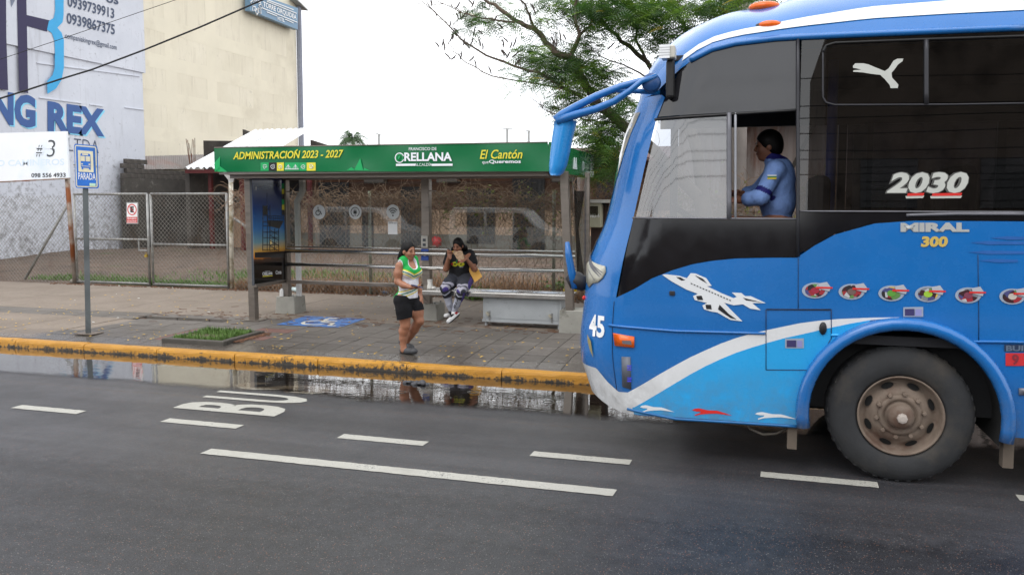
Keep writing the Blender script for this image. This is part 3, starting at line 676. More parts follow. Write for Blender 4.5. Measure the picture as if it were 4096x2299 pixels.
def cable(name, pts, Y0, Y1, r, label, ext=1):
    P = [atY(x, y, Y0 + (Y1 - Y0) * i / (len(pts) - 1)) for i, (x, y) in enumerate(pts)]
    P = [P[0] + (P[0] - P[1]) * 1.5] + P + [P[-1] + (P[-1] - P[-2]) * 1.0]
    return tag(MB().path(P, r, 5).build(name, BLACKRUB, smooth=True), label, 'cable')
cable('cable', [(0, 248), (70, 226), (150, 200), (232, 175), (366, 124.5), (500, 70), (661, 0)], 11, 13, .016, 'thick black overhead cable rising to the right across the mural')
cable('cable', [(0, 149.5), (140, 103), (290, 52), (442, 0)], 12, 14, .006, 'thin overhead wire crossing the painted phone numbers')
for i, (x, y0, y1) in enumerate(((750, 345, 341), (950, 343, 338))):
    pass
# ================================================================== fence, gate, signs
YF = 15.5
CHAIN = M('chain_link_wire', rgb(142, 138, 130), 0.55, 0.5, var=0.3, vs=4, stain=rgb(100, 80, 62), ss=2, sr=(.5, .65))
def chain(x0, x1, z0, z1, Y, parent, pitch=.105, w=.0042, barbs=True):
    b = MB(); H = z1 - z0; W = x1 - x0; c = -H
    while c < W + H:
        for s_ in (1, -1):
            # line x = c + t (s=1) or x = c + H - t ... t in 0..H
            xa, xb3 = (c, c + H) if s_ == 1 else (c + H, c)
            t0, t1 = 0.0, 1.0; dx = xb3 - xa
            for lim, sg in ((0, 1), (W, -1)):
                if (xa - lim) * sg < 0 and (xb3 - lim) * sg < 0: t0, t1 = 1, 0; break
                if (xa - lim) * sg < 0: t0 = max(t0, (lim - xa) / dx)
                elif (xb3 - lim) * sg < 0: t1 = min(t1, (lim - xa) / dx)
            if t1 - t0 > .01:
                ex = .03 if barbs and t1 == 1 else 0
                b.bar((x0 + xa + dx * t0, Y + s_ * .003, z0 + H * t0), (x0 + xa + dx * t1 + ex * (1 if dx > 0 else -1), Y + s_ * .003, z0 + H * t1 + ex), w, w)
        c += pitch
    return b.build('chain_link', CHAIN, parent)
gate = thing('chain_link_gate', 'double-leaf chain-link vehicle gate on pipe frames with a padlock', 'gate', (-13.3, YF, .15))
def leaf(x0, x1, zt, zm, zb, nm):
    b = MB()
    for a, c in (((x0, zb), (x0, zt)), ((x1, zb), (x1, zt)), ((x0, zt), (x1, zt)), ((x0, zm), (x1, zm)), ((x0, zb + .03), (x1, zb + .03))):
        b.tube((a[0], YF, a[1]), (c[0], YF, c[1]), .028, 8)
    f = b.build('leaf_frame', GALV, gate, smooth=True)
    chain(x0 + .02, x1 - .02, zb + .03, zt, YF - .035, f)
leaf(-15.40, -13.31, 2.29, 1.23, .17, 0); leaf(-13.21, -11.17, 2.29, 1.13, .17, 1)
lb = MB(); lb.box(-13.36, -13.30, YF - .09, YF - .05, .83, .89); lb.path([(-13.35, YF - .07, .89), (-13.35, YF - .07, .93), (-13.31, YF - .07, .93), (-13.31, YF - .07, .89)], .006, 5); lb.build('padlock', M('brass', rgb(190, 160, 70), .35, .8), gate)
MB().path([(-13.55, YF - .04, 1.22), (-13.55, YF - .04, .98), (-13.33, YF - .04, .98)], .02, 6).build('bolt', GALV, gate)
fence = thing('chain_link_fence', 'weathered chain-link fence on thin pipe posts along the pavement', 'fence', (-7, YF, .15))
pL = thing('sign_post', 'rust-streaked leaning steel post holding the white billboard', 'post', (-15.5, YF, .15))
MB().path([(-15.47, YF, .1), (-15.53, YF, 1.4), (-15.58, YF, 2.72)], .055, 10).build('post', RUST, pL, smooth=True)
MB().tube(atY(63, 702, YF + .1), atY(172, 512, YF + .1), .032, 8).build('brace', GALV, pL, smooth=True)
MB().tube((-21.6, YF, .1), (-21.6, YF, 3.8), .05, 8).build('far_post', RUST, pL, smooth=True)
chain(-22, -15.6, .15, 2.22, YF, fence, barbs=True)
chain(-10.95, 3.0, .15, 2.30, YF - .1, fence)
for x in (-7.62, -3.62, -.3):
    MB().tube((x, YF - .06, .1), (x, YF - .06, 2.34), .035, 8).build('post', M('mossy_pipe', rgb(150, 152, 140), .6, .3, var=.2, vs=5, stain=rgb(96, 104, 70), ss=4, sr=(.5, .65)), fence, smooth=True)
gp = thing('gate_post', 'mossy white gate post with funnel-shaped rain hopper under the canopy', 'post', (-11.05, YF, .15))
MB().tube((-11.08, YF - .02, .1), (-11.03, YF - .02, 2.62), .05, 10).build('pole', M('mossy_white_pipe', rgb(196, 190, 176), .6, var=.2, vs=4, stain=rgb(110, 96, 60), ss=3, sr=(.45, .62)), gp, smooth=True)
MB().lathe([(.05, 2.55), (.06, 2.60), (.15, 2.72), (.16, 2.95), (.14, 2.96)], (-11.03, YF - .02, 0), 'z', 16).build('hopper', PAINT('hopper_white', rgb(206, 206, 204)), gp, smooth=True)
MB().tube((-10.98, YF - .02, 1.75), (-10.1, YF + .5, .95), .03, 8).build('brace', GALV, gp, smooth=True)
MB().tube((-11.15, YF - .03, .15), (-11.15, YF - .03, 2.3), .03, 8).build('latch_post', GALV, gp, smooth=True)

# no-parking plate on the gate
np_ = thing('no_parking_sign', 'white no-parking plate with barred letter E hung on the chain-link gate', 'sign', tuple(atY(332, 536, YF - .06)))
YN = YF - .06
def ny_(x, y, d=0.0): return atY(x, y, YN) + Vector((0, -d, 0))
MB().slab([ny_(317.5, 562.5), ny_(347, 562.5), ny_(347, 509), ny_(317.5, 509)], (0, 1, 0), .006).build('plate', WHITE, np_)
SRED = PAINT('sign_red', rgb(206, 44, 40))
c = ny_(332.3, 527, .004); rr_ = abs(ny_(346, 527).x - ny_(332.3, 527).x) * .86
rg = MB(); vv = []
for k in range(33):
    a = 2 * math.pi * k / 32
    for r in (rr_ * .82, rr_): vv.append((c.x + r * math.cos(a), c.y, c.z + r * math.sin(a)))
rg.add(vv, [(2 * k, 2 * k + 1, 2 * k + 3, 2 * k + 2) for k in range(32)])
rg.build('prohibition_ring', SRED, np_)
text('letter', 'E', np_, BLACK, ny_(328, 534), ny_(337, 534), ny_(328, 519), off=.003, bold=.06)
MB().bar(c + Vector((-rr_ * .66, -.004, rr_ * .66)), c + Vector((rr_ * .66, -.004, -rr_ * .66)), .002, .022, up=(0, 1, 0)).build('slash', SRED, np_)
MB().slab([ny_(319, 560, .003), ny_(345.5, 560, .003), ny_(345.5, 545.5, .003), ny_(319, 545.5, .003)], (0, 1, 0), .002).build('red_panel', SRED, np_)
text('lettering', 'PROHIBIDO', np_, WHITE, ny_(321, 551.5), ny_(344, 551.5), ny_(321, 547.5), off=.006, bold=.02)
text('lettering', 'ESTACIONAR', np_, WHITE, ny_(321, 558), ny_(344, 558), ny_(321, 554), off=.006, bold=.02)
for a, b_ in (((318.5, 561.5), (346, 561.5)), ((318.5, 510), (346, 510)), ((318.5, 510), (318.5, 561.5)), ((346, 510), (346, 561.5))):
    MB().bar(ny_(*a, .003), ny_(*b_, .003), .006, .006).build('border', BLACK, np_)

# faded billboard
bb = thing('billboard', 'faded white billboard with a painted number 3 and a phone number', 'billboard', tuple(atY(90, 390, YF - .09)))
YBb = YF - .09
by = lambda x, y: atY(x, y, YBb)
FADE = M('faded_white_board', rgb(236, 239, 243), 0.5, var=.04, vs=1, stain=rgb(206, 224, 240), ss=.5, sr=(.55, .8))
MB().slab([by(-420, 478), by(173, 447), by(167, 330), by(-420, 346)], (0, 1, 0), .05).build('panel', FADE, bb)
FBL = PAINT('ghost_blue', rgb(214, 228, 242), .6)
text('ghost_lettering', 'BLES Y EQUIPO CAMINEROS', bb, FBL, by(-150, 424), by(162, 418), by(-150, 406), off=.002, bold=.02)
DKG = PAINT('dark_print', rgb(66, 70, 76), .6)
text('lettering', '098 556 4933', bb, DKG, by(79, 446.5), by(165.5, 445.5), by(79, 435.5), off=.004, bold=.025)
text('lettering', '#', bb, DKG, by(91, 394), by(107, 394), by(91, 365), off=.004, shear=.2)
text('lettering', '3', bb, DKG, by(118, 394.5), by(139, 394.5), by(118, 352), off=.004, bold=-.01, shear=.1)
# the number has peeled into stencil strokes: board-coloured patches where paint is gone
MB().slab([by(113, 374), by(131, 374), by(131, 368), by(113, 368)], (0, 1, 0), .001).build('peeled_patch', FADE, bb).location.y -= .006
MB().slab([by(90, 383), by(110, 383), by(110, 380.5), by(90, 380.5)], (0, 1, 0), .001).build('peeled_patch', FADE, bb).location.y -= .006
for yy_ in (372, 388):
    MB().slab([by(88, yy_), by(110, yy_), by(110, yy_ - 2), by(88, yy_ - 2)], (0, 1, 0), .001).build('peeled_patch', FADE, bb).location.y -= .006
MB().bar(by(-420, 480), by(176, 448.5), .03, .03).build('lower_frame', RUST, bb)

# bus-stop sign
YS = 9.62
bs_ = thing('bus_stop_sign', 'blue and white bus stop plate on a square grey steel post', 'sign', (-9.42, 9.68, .15))
MB().path([atY(222, 838, 9.68), atY(213, 380, 9.68)], .052, 4).build('post', M('painted_grey_post', rgb(104, 110, 112), .5, .3, var=.2, vs=4, stain=rgb(60, 62, 62), ss=2), bs_)
def cs(x, y, d=0.0): return atY((280 + x / 6.571) / _PS, (560 + y / 6.571) / _PS, YS) + Vector((0, -d, 0))
def rpoly(pts, r=.25, n=5):
    out = []
    for i, p in enumerate(pts):
        p = Vector(p); a = Vector(pts[i - 1]); b_ = Vector(pts[(i + 1) % len(pts)]); m_ = min((a - p).length, (b_ - p).length) * r
        s0, s1 = p + (a - p).normalized() * m_, p + (b_ - p).normalized() * m_
        for k in range(n + 1):
            t = k / n; out.append(s0 * (1 - t) ** 2 + p * 2 * t * (1 - t) + s1 * t * t)
    return out
SBL = M('sign_blue', rgb(20, 104, 196), .4, var=.12, vs=5, stain=rgb(40, 80, 120), ss=3); CRM = M('sign_cream_reflective', rgb(214, 208, 180), .5, var=.12, vs=8)
def quad4(x0, y0, x1, y1, sk=.088):   # rectangle of the plate's skewed frame
    f = lambda x, y: cs(x + (y - 690) * .035, y + (x - 430) * sk * (1 - (y - 110) / 1700))
    return [f(x0, y1), f(x1, y1), f(x1, y0), f(x0, y0)]
def plate(name, q, mat, d, r=0.0, t=.002):
    q = rpoly(q, r) if r else q
    return MB().slab([p + Vector((0, -d, 0)) for p in q], (0, 1, 0), t).build(name, mat, bs_)
plate('plate', quad4(125, 122, 735, 1268), SBL, 0, .1, .004)
plate('white_border', quad4(148, 150, 712, 1240), CRM, .003, .1)
plate('blue_field', quad4(178, 182, 682, 1208), SBL, .006, .04)
plate('cream_square', quad4(232, 282, 628, 842), CRM, .009)
plate('bus_pictogram', [quad4(300, 355, 560, 735)[i] for i in range(4)], SBL, .012, .14)
for q in ((308, 425, 418, 560), (438, 425, 552, 560), (350, 362, 505, 402), (318, 618, 360, 652), (512, 618, 556, 652), (318, 682, 560, 696)):
    plate('pictogram_window', quad4(*q), CRM, .015, .08)
for q in ((318, 735, 362, 775), (512, 735, 556, 775)): plate('pictogram_wheel', quad4(*q), SBL, .012)
q = quad4(222, 868, 678, 1040); text('lettering', 'PARADA', bs_, WHITE, q[0], q[1], q[3], off=.010, bold=.012)
plate('sticker', quad4(512, 1130, 668, 1205), PAINT('sticker_mint', rgb(190, 225, 200)), .010, .1)
for q in ((105, 655, 138, 690), (675, 655, 705, 690)): plate('bolt', quad4(*q), GALV, .012, .3, .012)
MB().box(-9.60, -9.28, 9.55, 9.80, .15, .16).build('base_mortar', CONC, bs_)

# meter box right of the shelter
mx_ = thing('meter_box', 'beige electricity meter box on a post beside the bus nose', 'meter box', tuple(atY(1497, 760, 14.2)))
MTL = M('meter_beige', rgb(168, 164, 140), .5, var=.1, vs=5)
p = lambda x, y: atY(x, y, 14.2)
a, b_ = p(1474, 572), p(1513, 510)
MB().box(a.x, b_.x, 14.2, 14.4, a.z, b_.z).build('case', MTL, mx_, bevel=.02)
MB().box(a.x - .03, b_.x + .3, 14.15, 14.45, b_.z, b_.z + .06).build('hood', M('hood_white', rgb(200, 198, 190), .6), mx_)
MB().box(a.x + .06, b_.x - .06, 14.18, 14.2, b_.z - .22, b_.z - .06).build('meter_window', Mglass('meter_glass', (.5, .5, .42, 1), .06), mx_, bevel=.01)
text('lettering', '0983-6', mx_, WHITE, (a.x + .03, 14.19, a.z + .18), (b_.x - .03, 14.19, a.z + .18), (a.x + .03, 14.19, a.z + .25), off=.004)
MB().box(a.x + .05, b_.x + .1, 14.42, 14.55, .1, b_.z).build('post', M('dark_post', rgb(62, 44, 38), .8), mx_)
MB().path([(b_.x, 14.3, b_.z), (b_.x + .12, 14.25, b_.z - .1), (b_.x + .1, 14.25, a.z - .3)], .02, 6).build('conduit', BLACKRUB, mx_)
# ================================================================== bus shelter
sh = thing('bus_shelter', 'stainless steel bus shelter with green printed canopy fascia and glass back', 'bus shelter', (-5.3, 12, .15))
FG = M('fascia_green', rgb(10, 108, 62), .22, var=.10, vs=.9, rvar=.08, bump=.06, bs=1.2); LG = PAINT('fascia_light_green', rgb(22, 164, 92), .3)
YA = 11.05
fy = lambda x, y, d=0.0: atY(x, y, YA - d)
# sheet fascia with shallow dents
q = [fy(540, 432), fy(1385, 431), fy(1378, 357), fy(540, 371)]
nxf, nyf = 64, 5; b = MB(); v = []
for j in range(nyf + 1):
    for i in range(nxf + 1):
        s_, t = i / nxf, j / nyf; p = q[0].lerp(q[1], s_).lerp(q[3].lerp(q[2], s_), t)
        dent = .006 * math.sin(s_ * 23) * math.sin(t * 3) - .012 * math.exp(-((s_ - .46) / .012) ** 2) * math.sin(t * 3.14) - .010 * math.exp(-((s_ - .51) / .01) ** 2)
        v.append(p + Vector((0, -dent, 0)))
b.add(v, [(j * (nxf + 1) + i, j * (nxf + 1) + i + 1, (j + 1) * (nxf + 1) + i + 1, (j + 1) * (nxf + 1) + i) for j in range(nyf) for i in range(nxf)])
fas = b.build('fascia_front', FG, sh, smooth=True)
XR = q[1].x; yr_ = atX(1494, 400, XR).y
zb0, zt0 = q[1].z, q[2].z
MB().slab([(XR, YA, zb0), (XR, yr_, zb0), (XR, yr_, zt0), (XR, YA, zt0)], (-1, 0, 0), .03).build('fascia_side', FG, sh)
MB().slab([(q[0].x, YA, q[0].z), (q[0].x, yr_, q[0].z), (q[0].x, yr_, q[3].z), (q[0].x, YA, q[3].z)], (1, 0, 0), .03).build('fascia_side', FG, sh)
MB().bar(q[3], q[2], .02, .012).build('edge_trim', STEEL, sh)
RW = M('roof_sheet_white', rgb(200, 202, 204), .5, var=.05)
MB().slab([(q[0].x + .04, YA + .03, zt0 - .06), (XR - .04, YA + .03, zt0 - .06), (XR - .04, yr_, zt0 - .10), (q[0].x + .04, yr_, zt0 - .10)], (0, 0, 1), .03).build('roof', RW, sh)
CEIL = M('ceiling_panel', rgb(150, 142, 134), .4, .3, var=.1, vs=2)
MB().box(q[0].x + .05, XR - .05, YA + .04, yr_, 2.56, 2.59).build('ceiling', CEIL, sh)
for x0, x1, yy in ((-7.4, -5.9, 11.5), (-5.2, -3.9, 11.6), (-4.6, -3.2, 11.95), (-7.3, -6.0, 12.1)):
    MB().box(x0, x1, yy, yy + .22, 2.535, 2.558).build('light_fitting', M('diffuser_white', rgb(205, 203, 198), .4, var=.03), sh)
MB().box(q[0].x + .1, XR - .1, 12.36, 12.46, 2.50, 2.57).build('rear_beam', STEEL, sh)
MB().box(q[0].x + .1, XR - .1, 11.30, 11.40, 2.50, 2.57).build('front_beam', STEEL, sh)
# fascia print
for t in ([(540, 432), (540, 409), (554, 393), (552, 432)], [(540, 432), (572, 432), (553, 418), (548, 425)], [(872, 429), (884, 421), (895, 429.5)], [(890, 429.5), (906, 399), (914, 429.5)], [(914, 429.5), (916, 423), (930, 429.5)]):
    MB().poly([fy(x, y - (x - 540) * .002, .012) for x, y in t]).build('print_shape', LG, sh)
def ftext(s_, x0, x1, yb0, yb1, yt0, mat, bold=.0, shear=0.0, off=.016):
    return text('lettering', s_, sh, mat, fy(x0, yb0), fy(x1, yb1), fy(x0, yt0), off=off, bold=bold, shear=shear)
FY_ = PAINT('fascia_yellow', rgb(226, 214, 60), .35); FW_ = PAINT('fascia_white', rgb(232, 236, 240), .35)
ftext('ADMINISTRACION 2023 - 2027', 588, 865, 401.5, 396.5, 382.5, FY_, .022, .22)
MB().bar(fy(744, 380.2, .017), fy(748.5, 376.4, .017), .002, .016, up=(0, 0, 1)).build('accent_mark', FY_, sh)
ftext('FRANCISCO DE', 1029.5, 1099, 378.5, 378, 371, FW_, .006)
ftext('RELLANA', 1018, 1138, 405.5, 405, 384, FW_, .032)
ftext('ALCALDÍA', 1044, 1088, 418, 417.5, 409, FW_, .0)
for x0, x1 in ((996, 1045), (1086, 1138.5)):
    MB().poly([fy(x0, 417.5, .014), fy(x1, 417, .014), fy(x1, 411.5, .014), fy(x0, 412, .014)]).build('print_bar', FW_, sh)
ftext('El Cantón', 1208, 1315, 400, 399, 377, FY_, .012, .25)
ftext('que', 1214, 1230, 414, 413.8, 406, FW_, 0)
ftext('Queremos', 1231, 1311, 412.5, 412, 402, FW_, .022)
def disc_ring(c, r0, r1, a0=0, a1=360, n=28, d=.014):
    b = MB(); v = []
    for k in range(n + 1):
        a = rad(a0 + (a1 - a0) * k / n)
        for r in (r0, r1): v.append((c.x + r * math.cos(a), c.y - d, c.z + r * math.sin(a)))
    b.add(v, [(2 * k + 1, 2 * k, 2 * k + 2, 2 * k + 3) for k in range(n)]); return b
oc = fy(1006, 397)
disc_ring(oc, .062, .076, 20, 340).build('letter_o_ring', FW_, sh)
disc_ring(oc, .045, .056, -60, 250).build('leaf_mark', LG, sh); disc_ring(oc, 0, .03, 60, 240).build('leaf_mark', LG, sh)
SQ = [(655.5, 676, LG, 'g'), (676.5, 696, BLACK, 'k'), (696.5, 714, FY_, 'y'), (716, 752, LG, 'b'), (752.8, 771, LG, 'g'), (771.5, 794, FY_, 'y')]
for x0, x1, mt, kd in SQ:
    MB().poly([fy(x0, 429.5, .010), fy(x1, 429.5, .010), fy(x1, 408.5, .010), fy(x0, 409, .010)]).build('print_square', mt, sh)
    cx = (x0 + x1) / 2; b = MB()
    if kd == 'b':
        for m_ in (725, 743):
            b.path([fy(m_, 425, .015), fy(m_, 413, .015)], .004, 4)
            for dx in (-8, -5, -2.5, 2.5, 5, 8): b.path([fy(m_, 414, .015), fy(m_ + dx, 425, .015)], .0018, 3)
        b.path([fy(717, 425.5, .015), fy(751, 425.5, .015)], .005, 4)
    else:
        rr2 = random.Random(int(x0)); nn = 11; pts = []
        for k in range(nn + 1):
            a = 2 * math.pi * k / nn; r = 6.2 * (.6 + .4 * rr2.random()) if k < nn else None
            pts.append(pts[0] if k == nn else fy(cx + r * math.cos(a), 419 + r * math.sin(a), .015))
        b.path(pts, .0035, 4)
        if kd in 'ky': b.path([fy(cx - 3, 416, .015), fy(cx, 420, .015), fy(cx + 3, 416, .015), fy(cx + 1, 424, .015), fy(cx - 2, 423, .015)], .003, 4)
        else: b.path([fy(cx - 4, 420, .015), fy(cx, 418, .015), fy(cx + 4, 421, .015)], .003, 4)
    b.build('icon', FW_, sh)
# icons on the side fascia
for k, t in enumerate((.1, .28, .5, .7, .9)):
    yy = YA + (yr_ - YA) * t; zc = (zb0 + zt0) / 2 - .03; rr2 = random.Random(k + 5); b = MB(); pts = []
    for i in range(10):
        a = 2 * math.pi * i / 9; r = .085 * (.55 + .45 * rr2.random()); pts.append((XR + .006, yy + r * math.cos(a), zc + 1.1 * r * math.sin(a)))
    if k == 2: pts = [(XR + .006, yy + a_, zc + c_) for a_, c_ in ((-.14, -.08), (-.07, .1), (0, -.08), (.07, .1), (.14, -.08), (-.14, -.08), (-.07, .1), (-.07, -.08), (.07, -.08), (.07, .1))]
    else: pts[-1] = pts[0]
    b.path(pts, .006, 4); b.build('icon', FW_, sh)

# posts and footings
def post(x0, y0, x1, y1, w, zb, zt):
    b = MB(); h = w / 2
    v = [(x0 + i * h, y0 + j * h, zb) for i, j in ((-1, -1), (1, -1), (1, 1), (-1, 1))] + [(x1 + i * h, y1 + j * h, zt) for i, j in ((-1, -1), (1, -1), (1, 1), (-1, 1))]
    b.add(v, [(3, 2, 1, 0), (4, 5, 6, 7), (0, 1, 5, 4), (1, 2, 6, 5), (2, 3, 7, 6), (3, 0, 4, 7)])
    return b.build('post', STEEL, sh, bevel=.006)
FOOT = M('footing_concrete', rgb(150, 148, 140), .85, var=.12, vs=5, stain=rgb(80, 76, 66), ss=3, sr=(.58, .72), bump=.3)
def foot(x, y, w, h, w2=None):
    w2 = w2 or w; b = MB()
    v = [(x + i * w / 2, y + j * w / 2, .13) for i, j in ((-1, -1), (1, -1), (1, 1), (-1, 1))] + [(x + i * w2 / 2, y + j * w2 / 2, .15 + h) for i, j in ((-1, -1), (1, -1), (1, 1), (-1, 1))]
    b.add(v, [(3, 2, 1, 0), (4, 5, 6, 7), (0, 1, 5, 4), (1, 2, 6, 5), (2, 3, 7, 6), (3, 0, 4, 7)])
    f = b.build('footing', FOOT, sh, bevel=.012)
    for i in (-1, 1):
        for j in (-1, 1): MB().tube((x + i * w2 * .36, y + j * w2 * .36, .15 + h), (x + i * w2 * .36, y + j * w2 * .36, .18 + h), .014, 6).build('anchor_bolt', GALV, f)
pb_ = atG(630, 806)
post(pb_.x + .03, pb_.y + .06, pb_.x, pb_.y + .06, .118, .15, 2.58)
MB().box(pb_.x - .14, pb_.x + .2, pb_.y - .08, pb_.y + .22, .15, .165).build('base_plate', STEEL, sh)
lp_ = atY(724, 760, 12.42)
foot(lp_.x - .02, 12.55, .40, .30, .36)
post(lp_.x - .03, 12.45, lp_.x - .03, 12.45, .12, .45, 2.58)
cp = atY(1074, 780, 12.42)
foot(cp.x + .02, 12.52, .40, .27, .37)
post(cp.x, 12.45, cp.x - .005, 12.45, .135, .42, 2.58)
MB().slab([(cp.x + .02, 12.36, .45), (cp.x + .04, 12.36, .45), (cp.x - .18, 12.36, .66), (cp.x - .22, 12.36, .66)], (0, 1, 0), .05).build('bench_bracket', STEEL, sh)
rp0, rp1 = atY(1437, 790, 11.8), atY(1422, 445, 11.8)
foot(rp0.x + .04, 11.95, .44, .34, .42)
post(rp0.x - .02, 11.82, rp1.x - .02, 11.82, .12, .49, 2.58)
tp = atY(1478, 500, 12.5)
MB().box(tp.x - .035, tp.x + .035, 12.46, 12.52, .3, 2.58).build('side_post', STEEL, sh)
SG = Mglass('shelter_glass', (.86, .88, .87, 1), .02, .015, 1.42, body=(.42, .42, .40, 1), bodyfac=.008, dirt=.05)
for x0, x1, z0 in ((lp_.x + .06, cp.x - .09, 1.36), (cp.x + .09, rp0.x - .02, 1.36)):
    MB().slab([(x0, 12.44, z0), (x1, 12.44, z0), (x1, 12.44, 2.46), (x0, 12.44, 2.46)], (0, 1, 0), .01).build('glass_pane', SG, sh)
MB().slab([(rp0.x + .06, 11.92, .75), (tp.x - .01, 12.45, .75), (tp.x - .01, 12.45, 2.5), (rp1.x + .08, 11.92, 2.5)], (-1, .5, 0), .01).build('glass_pane', SG, sh)
for x in (lp_.x + .05, cp.x - .09, cp.x + .09):
    for z in (1.38, 2.30): MB().bar((x - .06, 12.41, z), (x + .09, 12.41, z), .025, .02).build('glass_clamp', STEEL, sh, bevel=.004)
# grab rails
x0, x1 = lp_.x + .03, rp0.x - .01
POL = M('polished_steel', rgb(196, 194, 190), .2, .95, var=.08, vs=3)
for z, r, yy in ((1.265, .035, 12.34), (1.335, .016, 12.40), (1.03, .032, 12.34), ):
    MB().tube((x0, yy, z), (x1, yy, z), r, 12).build('rail', POL, sh, smooth=True)
MB().box(x0, cp.x - .07, 12.33, 12.40, .69, .75).build('lower_rail', STEEL, sh, bevel=.006)
# seat
sx0, sx1 = atY(1040, 727, 12.1).x, rp0.x - .03
MB().box(sx0, sx1, 11.93, 12.42, .655, .70).build('seat', POL, sh, bevel=.01)
MB().box(sx0, sx1, 11.915, 11.94, .625, .695).build('seat_edge', POL, sh, bevel=.008)
for cx_, rx in ((-4.55, .19), (-3.75, .30), (-2.95, .24)):
    b = MB(); n = 30
    b.add([(cx_ + rx * r * math.cos(2 * math.pi * k / n), 12.17 + .13 * r * math.sin(2 * math.pi * k / n), .7025) for r in (.85, 1.0) for k in range(n)], [(k, (k + 1) % n, n + (k + 1) % n, n + k) for k in range(n)])
    b.add([(cx_ + rx * .72 * math.cos(2 * math.pi * k / n), 12.17 + .13 * .72 * math.sin(2 * math.pi * k / n), .7025) for k in range(n)], [tuple(range(n))])
    b.build('seat_decal', M('decal_pale', rgb(202, 214, 228), .4, var=.2, vs=14), sh)
# downpipe behind the poster
dp = MB(); dx = lp_.x + .12
DPM = PAINT('downpipe_white', rgb(222, 222, 220), .4)
dp.box(dx - .04, dx + .04, 12.56, 12.64, .32, 2.15); dp.bar((dx, 12.6, 2.12), (dx + .13, 12.58, 2.32), .085, .08); dp.box(dx + .08, dx + .17, 12.53, 12.62, 2.30, 2.56)
dp.build('downpipe', DPM, sh, bevel=.01)
# power outlet + usb label on the centre post
oy = 12.376
MB().box(cp.x - .07, cp.x + .05, oy - .025, oy, 1.36, 1.56).build('outlet_box', M('outlet_grey', rgb(176, 172, 164), .5), sh, bevel=.008)
for z in (1.41, 1.49): MB().box(cp.x - .035, cp.x + .015, oy - .031, oy - .024, z - .022, z + .022).build('socket', DKG, sh)
MB().box(cp.x - .075, cp.x + .055, oy - .01, oy, 1.15, 1.34).build('usb_label', PAINT('label_blue', rgb(44, 74, 150)), sh)
disc_ring(Vector((cp.x - .01, oy - .011, 1.26)), 0, .04, d=.002).build('label_disc', FW_, sh)
text('lettering', 'USB', sh, PAINT('label_blue', (0, 0, 0, 1)), (cp.x - .03, oy - .012, 1.245), (cp.x + .01, oy - .012, 1.245), (cp.x - .03, oy - .012, 1.275), off=.004)
# symbols on the glass
GS = M('frosted_sticker', rgb(196, 200, 200), .6, var=.05); SD = M('sticker_cut', rgb(52, 54, 52), .6)
def gdisc(px):
    c = atY(px, 533, 12.43); r = .119; b = MB(); n = 36
    b.add([(c.x + r * math.cos(2 * math.pi * k / n), 12.4385, c.z + r * 1.05 * math.sin(2 * math.pi * k / n)) for k in range(n)], [tuple(range(n))]); b.build('round_sticker', GS, sh)
    return Vector((c.x, 12.434, c.z))
c = gdisc(802); b = MB(); U = .0055
b.path([c + Vector((U * (-4 + 7.2 * math.cos(rad(a))), 0, U * (-3 + 7.2 * math.sin(rad(a))))) for a in range(100, 370, 15)], .007, 4)
b.path([c + Vector((U * x, 0, U * z)) for x, z in ((-3, 10), (-2.5, 2), (5, 1.5), (9, -8))], .009, 4); b.path([c + Vector((U * x, 0, U * z)) for x, z in ((-2.5, 6), (3, 5.5))], .006, 4); b.ball(c + Vector((-U * 3, 0, U * 14)), .011, .002, .011)
b.build('wheelchair_icon', SD, sh)
c = gdisc(893); b = MB()
b.path([c + Vector((.078 * math.cos(rad(a)), 0, .078 * math.sin(rad(a)))) for a in range(-70, 265, 12)], .006, 4); b.box(c.x - .03, c.x + .03, c.y - .002, c.y, c.z - .03, c.z + .02)
for s_ in (-.015, .015): b.box(c.x + s_ - .005, c.x + s_ + .005, c.y - .002, c.y, c.z + .02, c.z + .05)
b.path([c + Vector((0, 0, -.03)), c + Vector((0, 0, -.075))], .006, 4); b.build('plug_icon', SD, sh)
c = gdisc(988); b = MB()
for r in (.035, .065, .095): b.path([c + Vector((r * math.cos(rad(a)), 0, -.05 + r * 1.2 * math.sin(rad(a)))) for a in range(42, 140, 8)], .008, 4)
b.ball(c + Vector((0, 0, -.06)), .014, .002, .014); b.build('wifi_icon', SD, sh)
pa, pb2 = atY(976, 589, 12.43), atY(999, 558, 12.43)
MB().box(pa.x, pb2.x, 12.434, 12.438, pa.z, pb2.z).build('paper_notice', WHITE, sh)
text('lettering', 'ZONA WIFI GRATIS', sh, BLACK, (pa.x + .01, 12.434, pb2.z - .03), (pb2.x - .01, 12.434, pb2.z - .03), (pa.x + .01, 12.434, pb2.z - .012), off=.002, bold=.03)

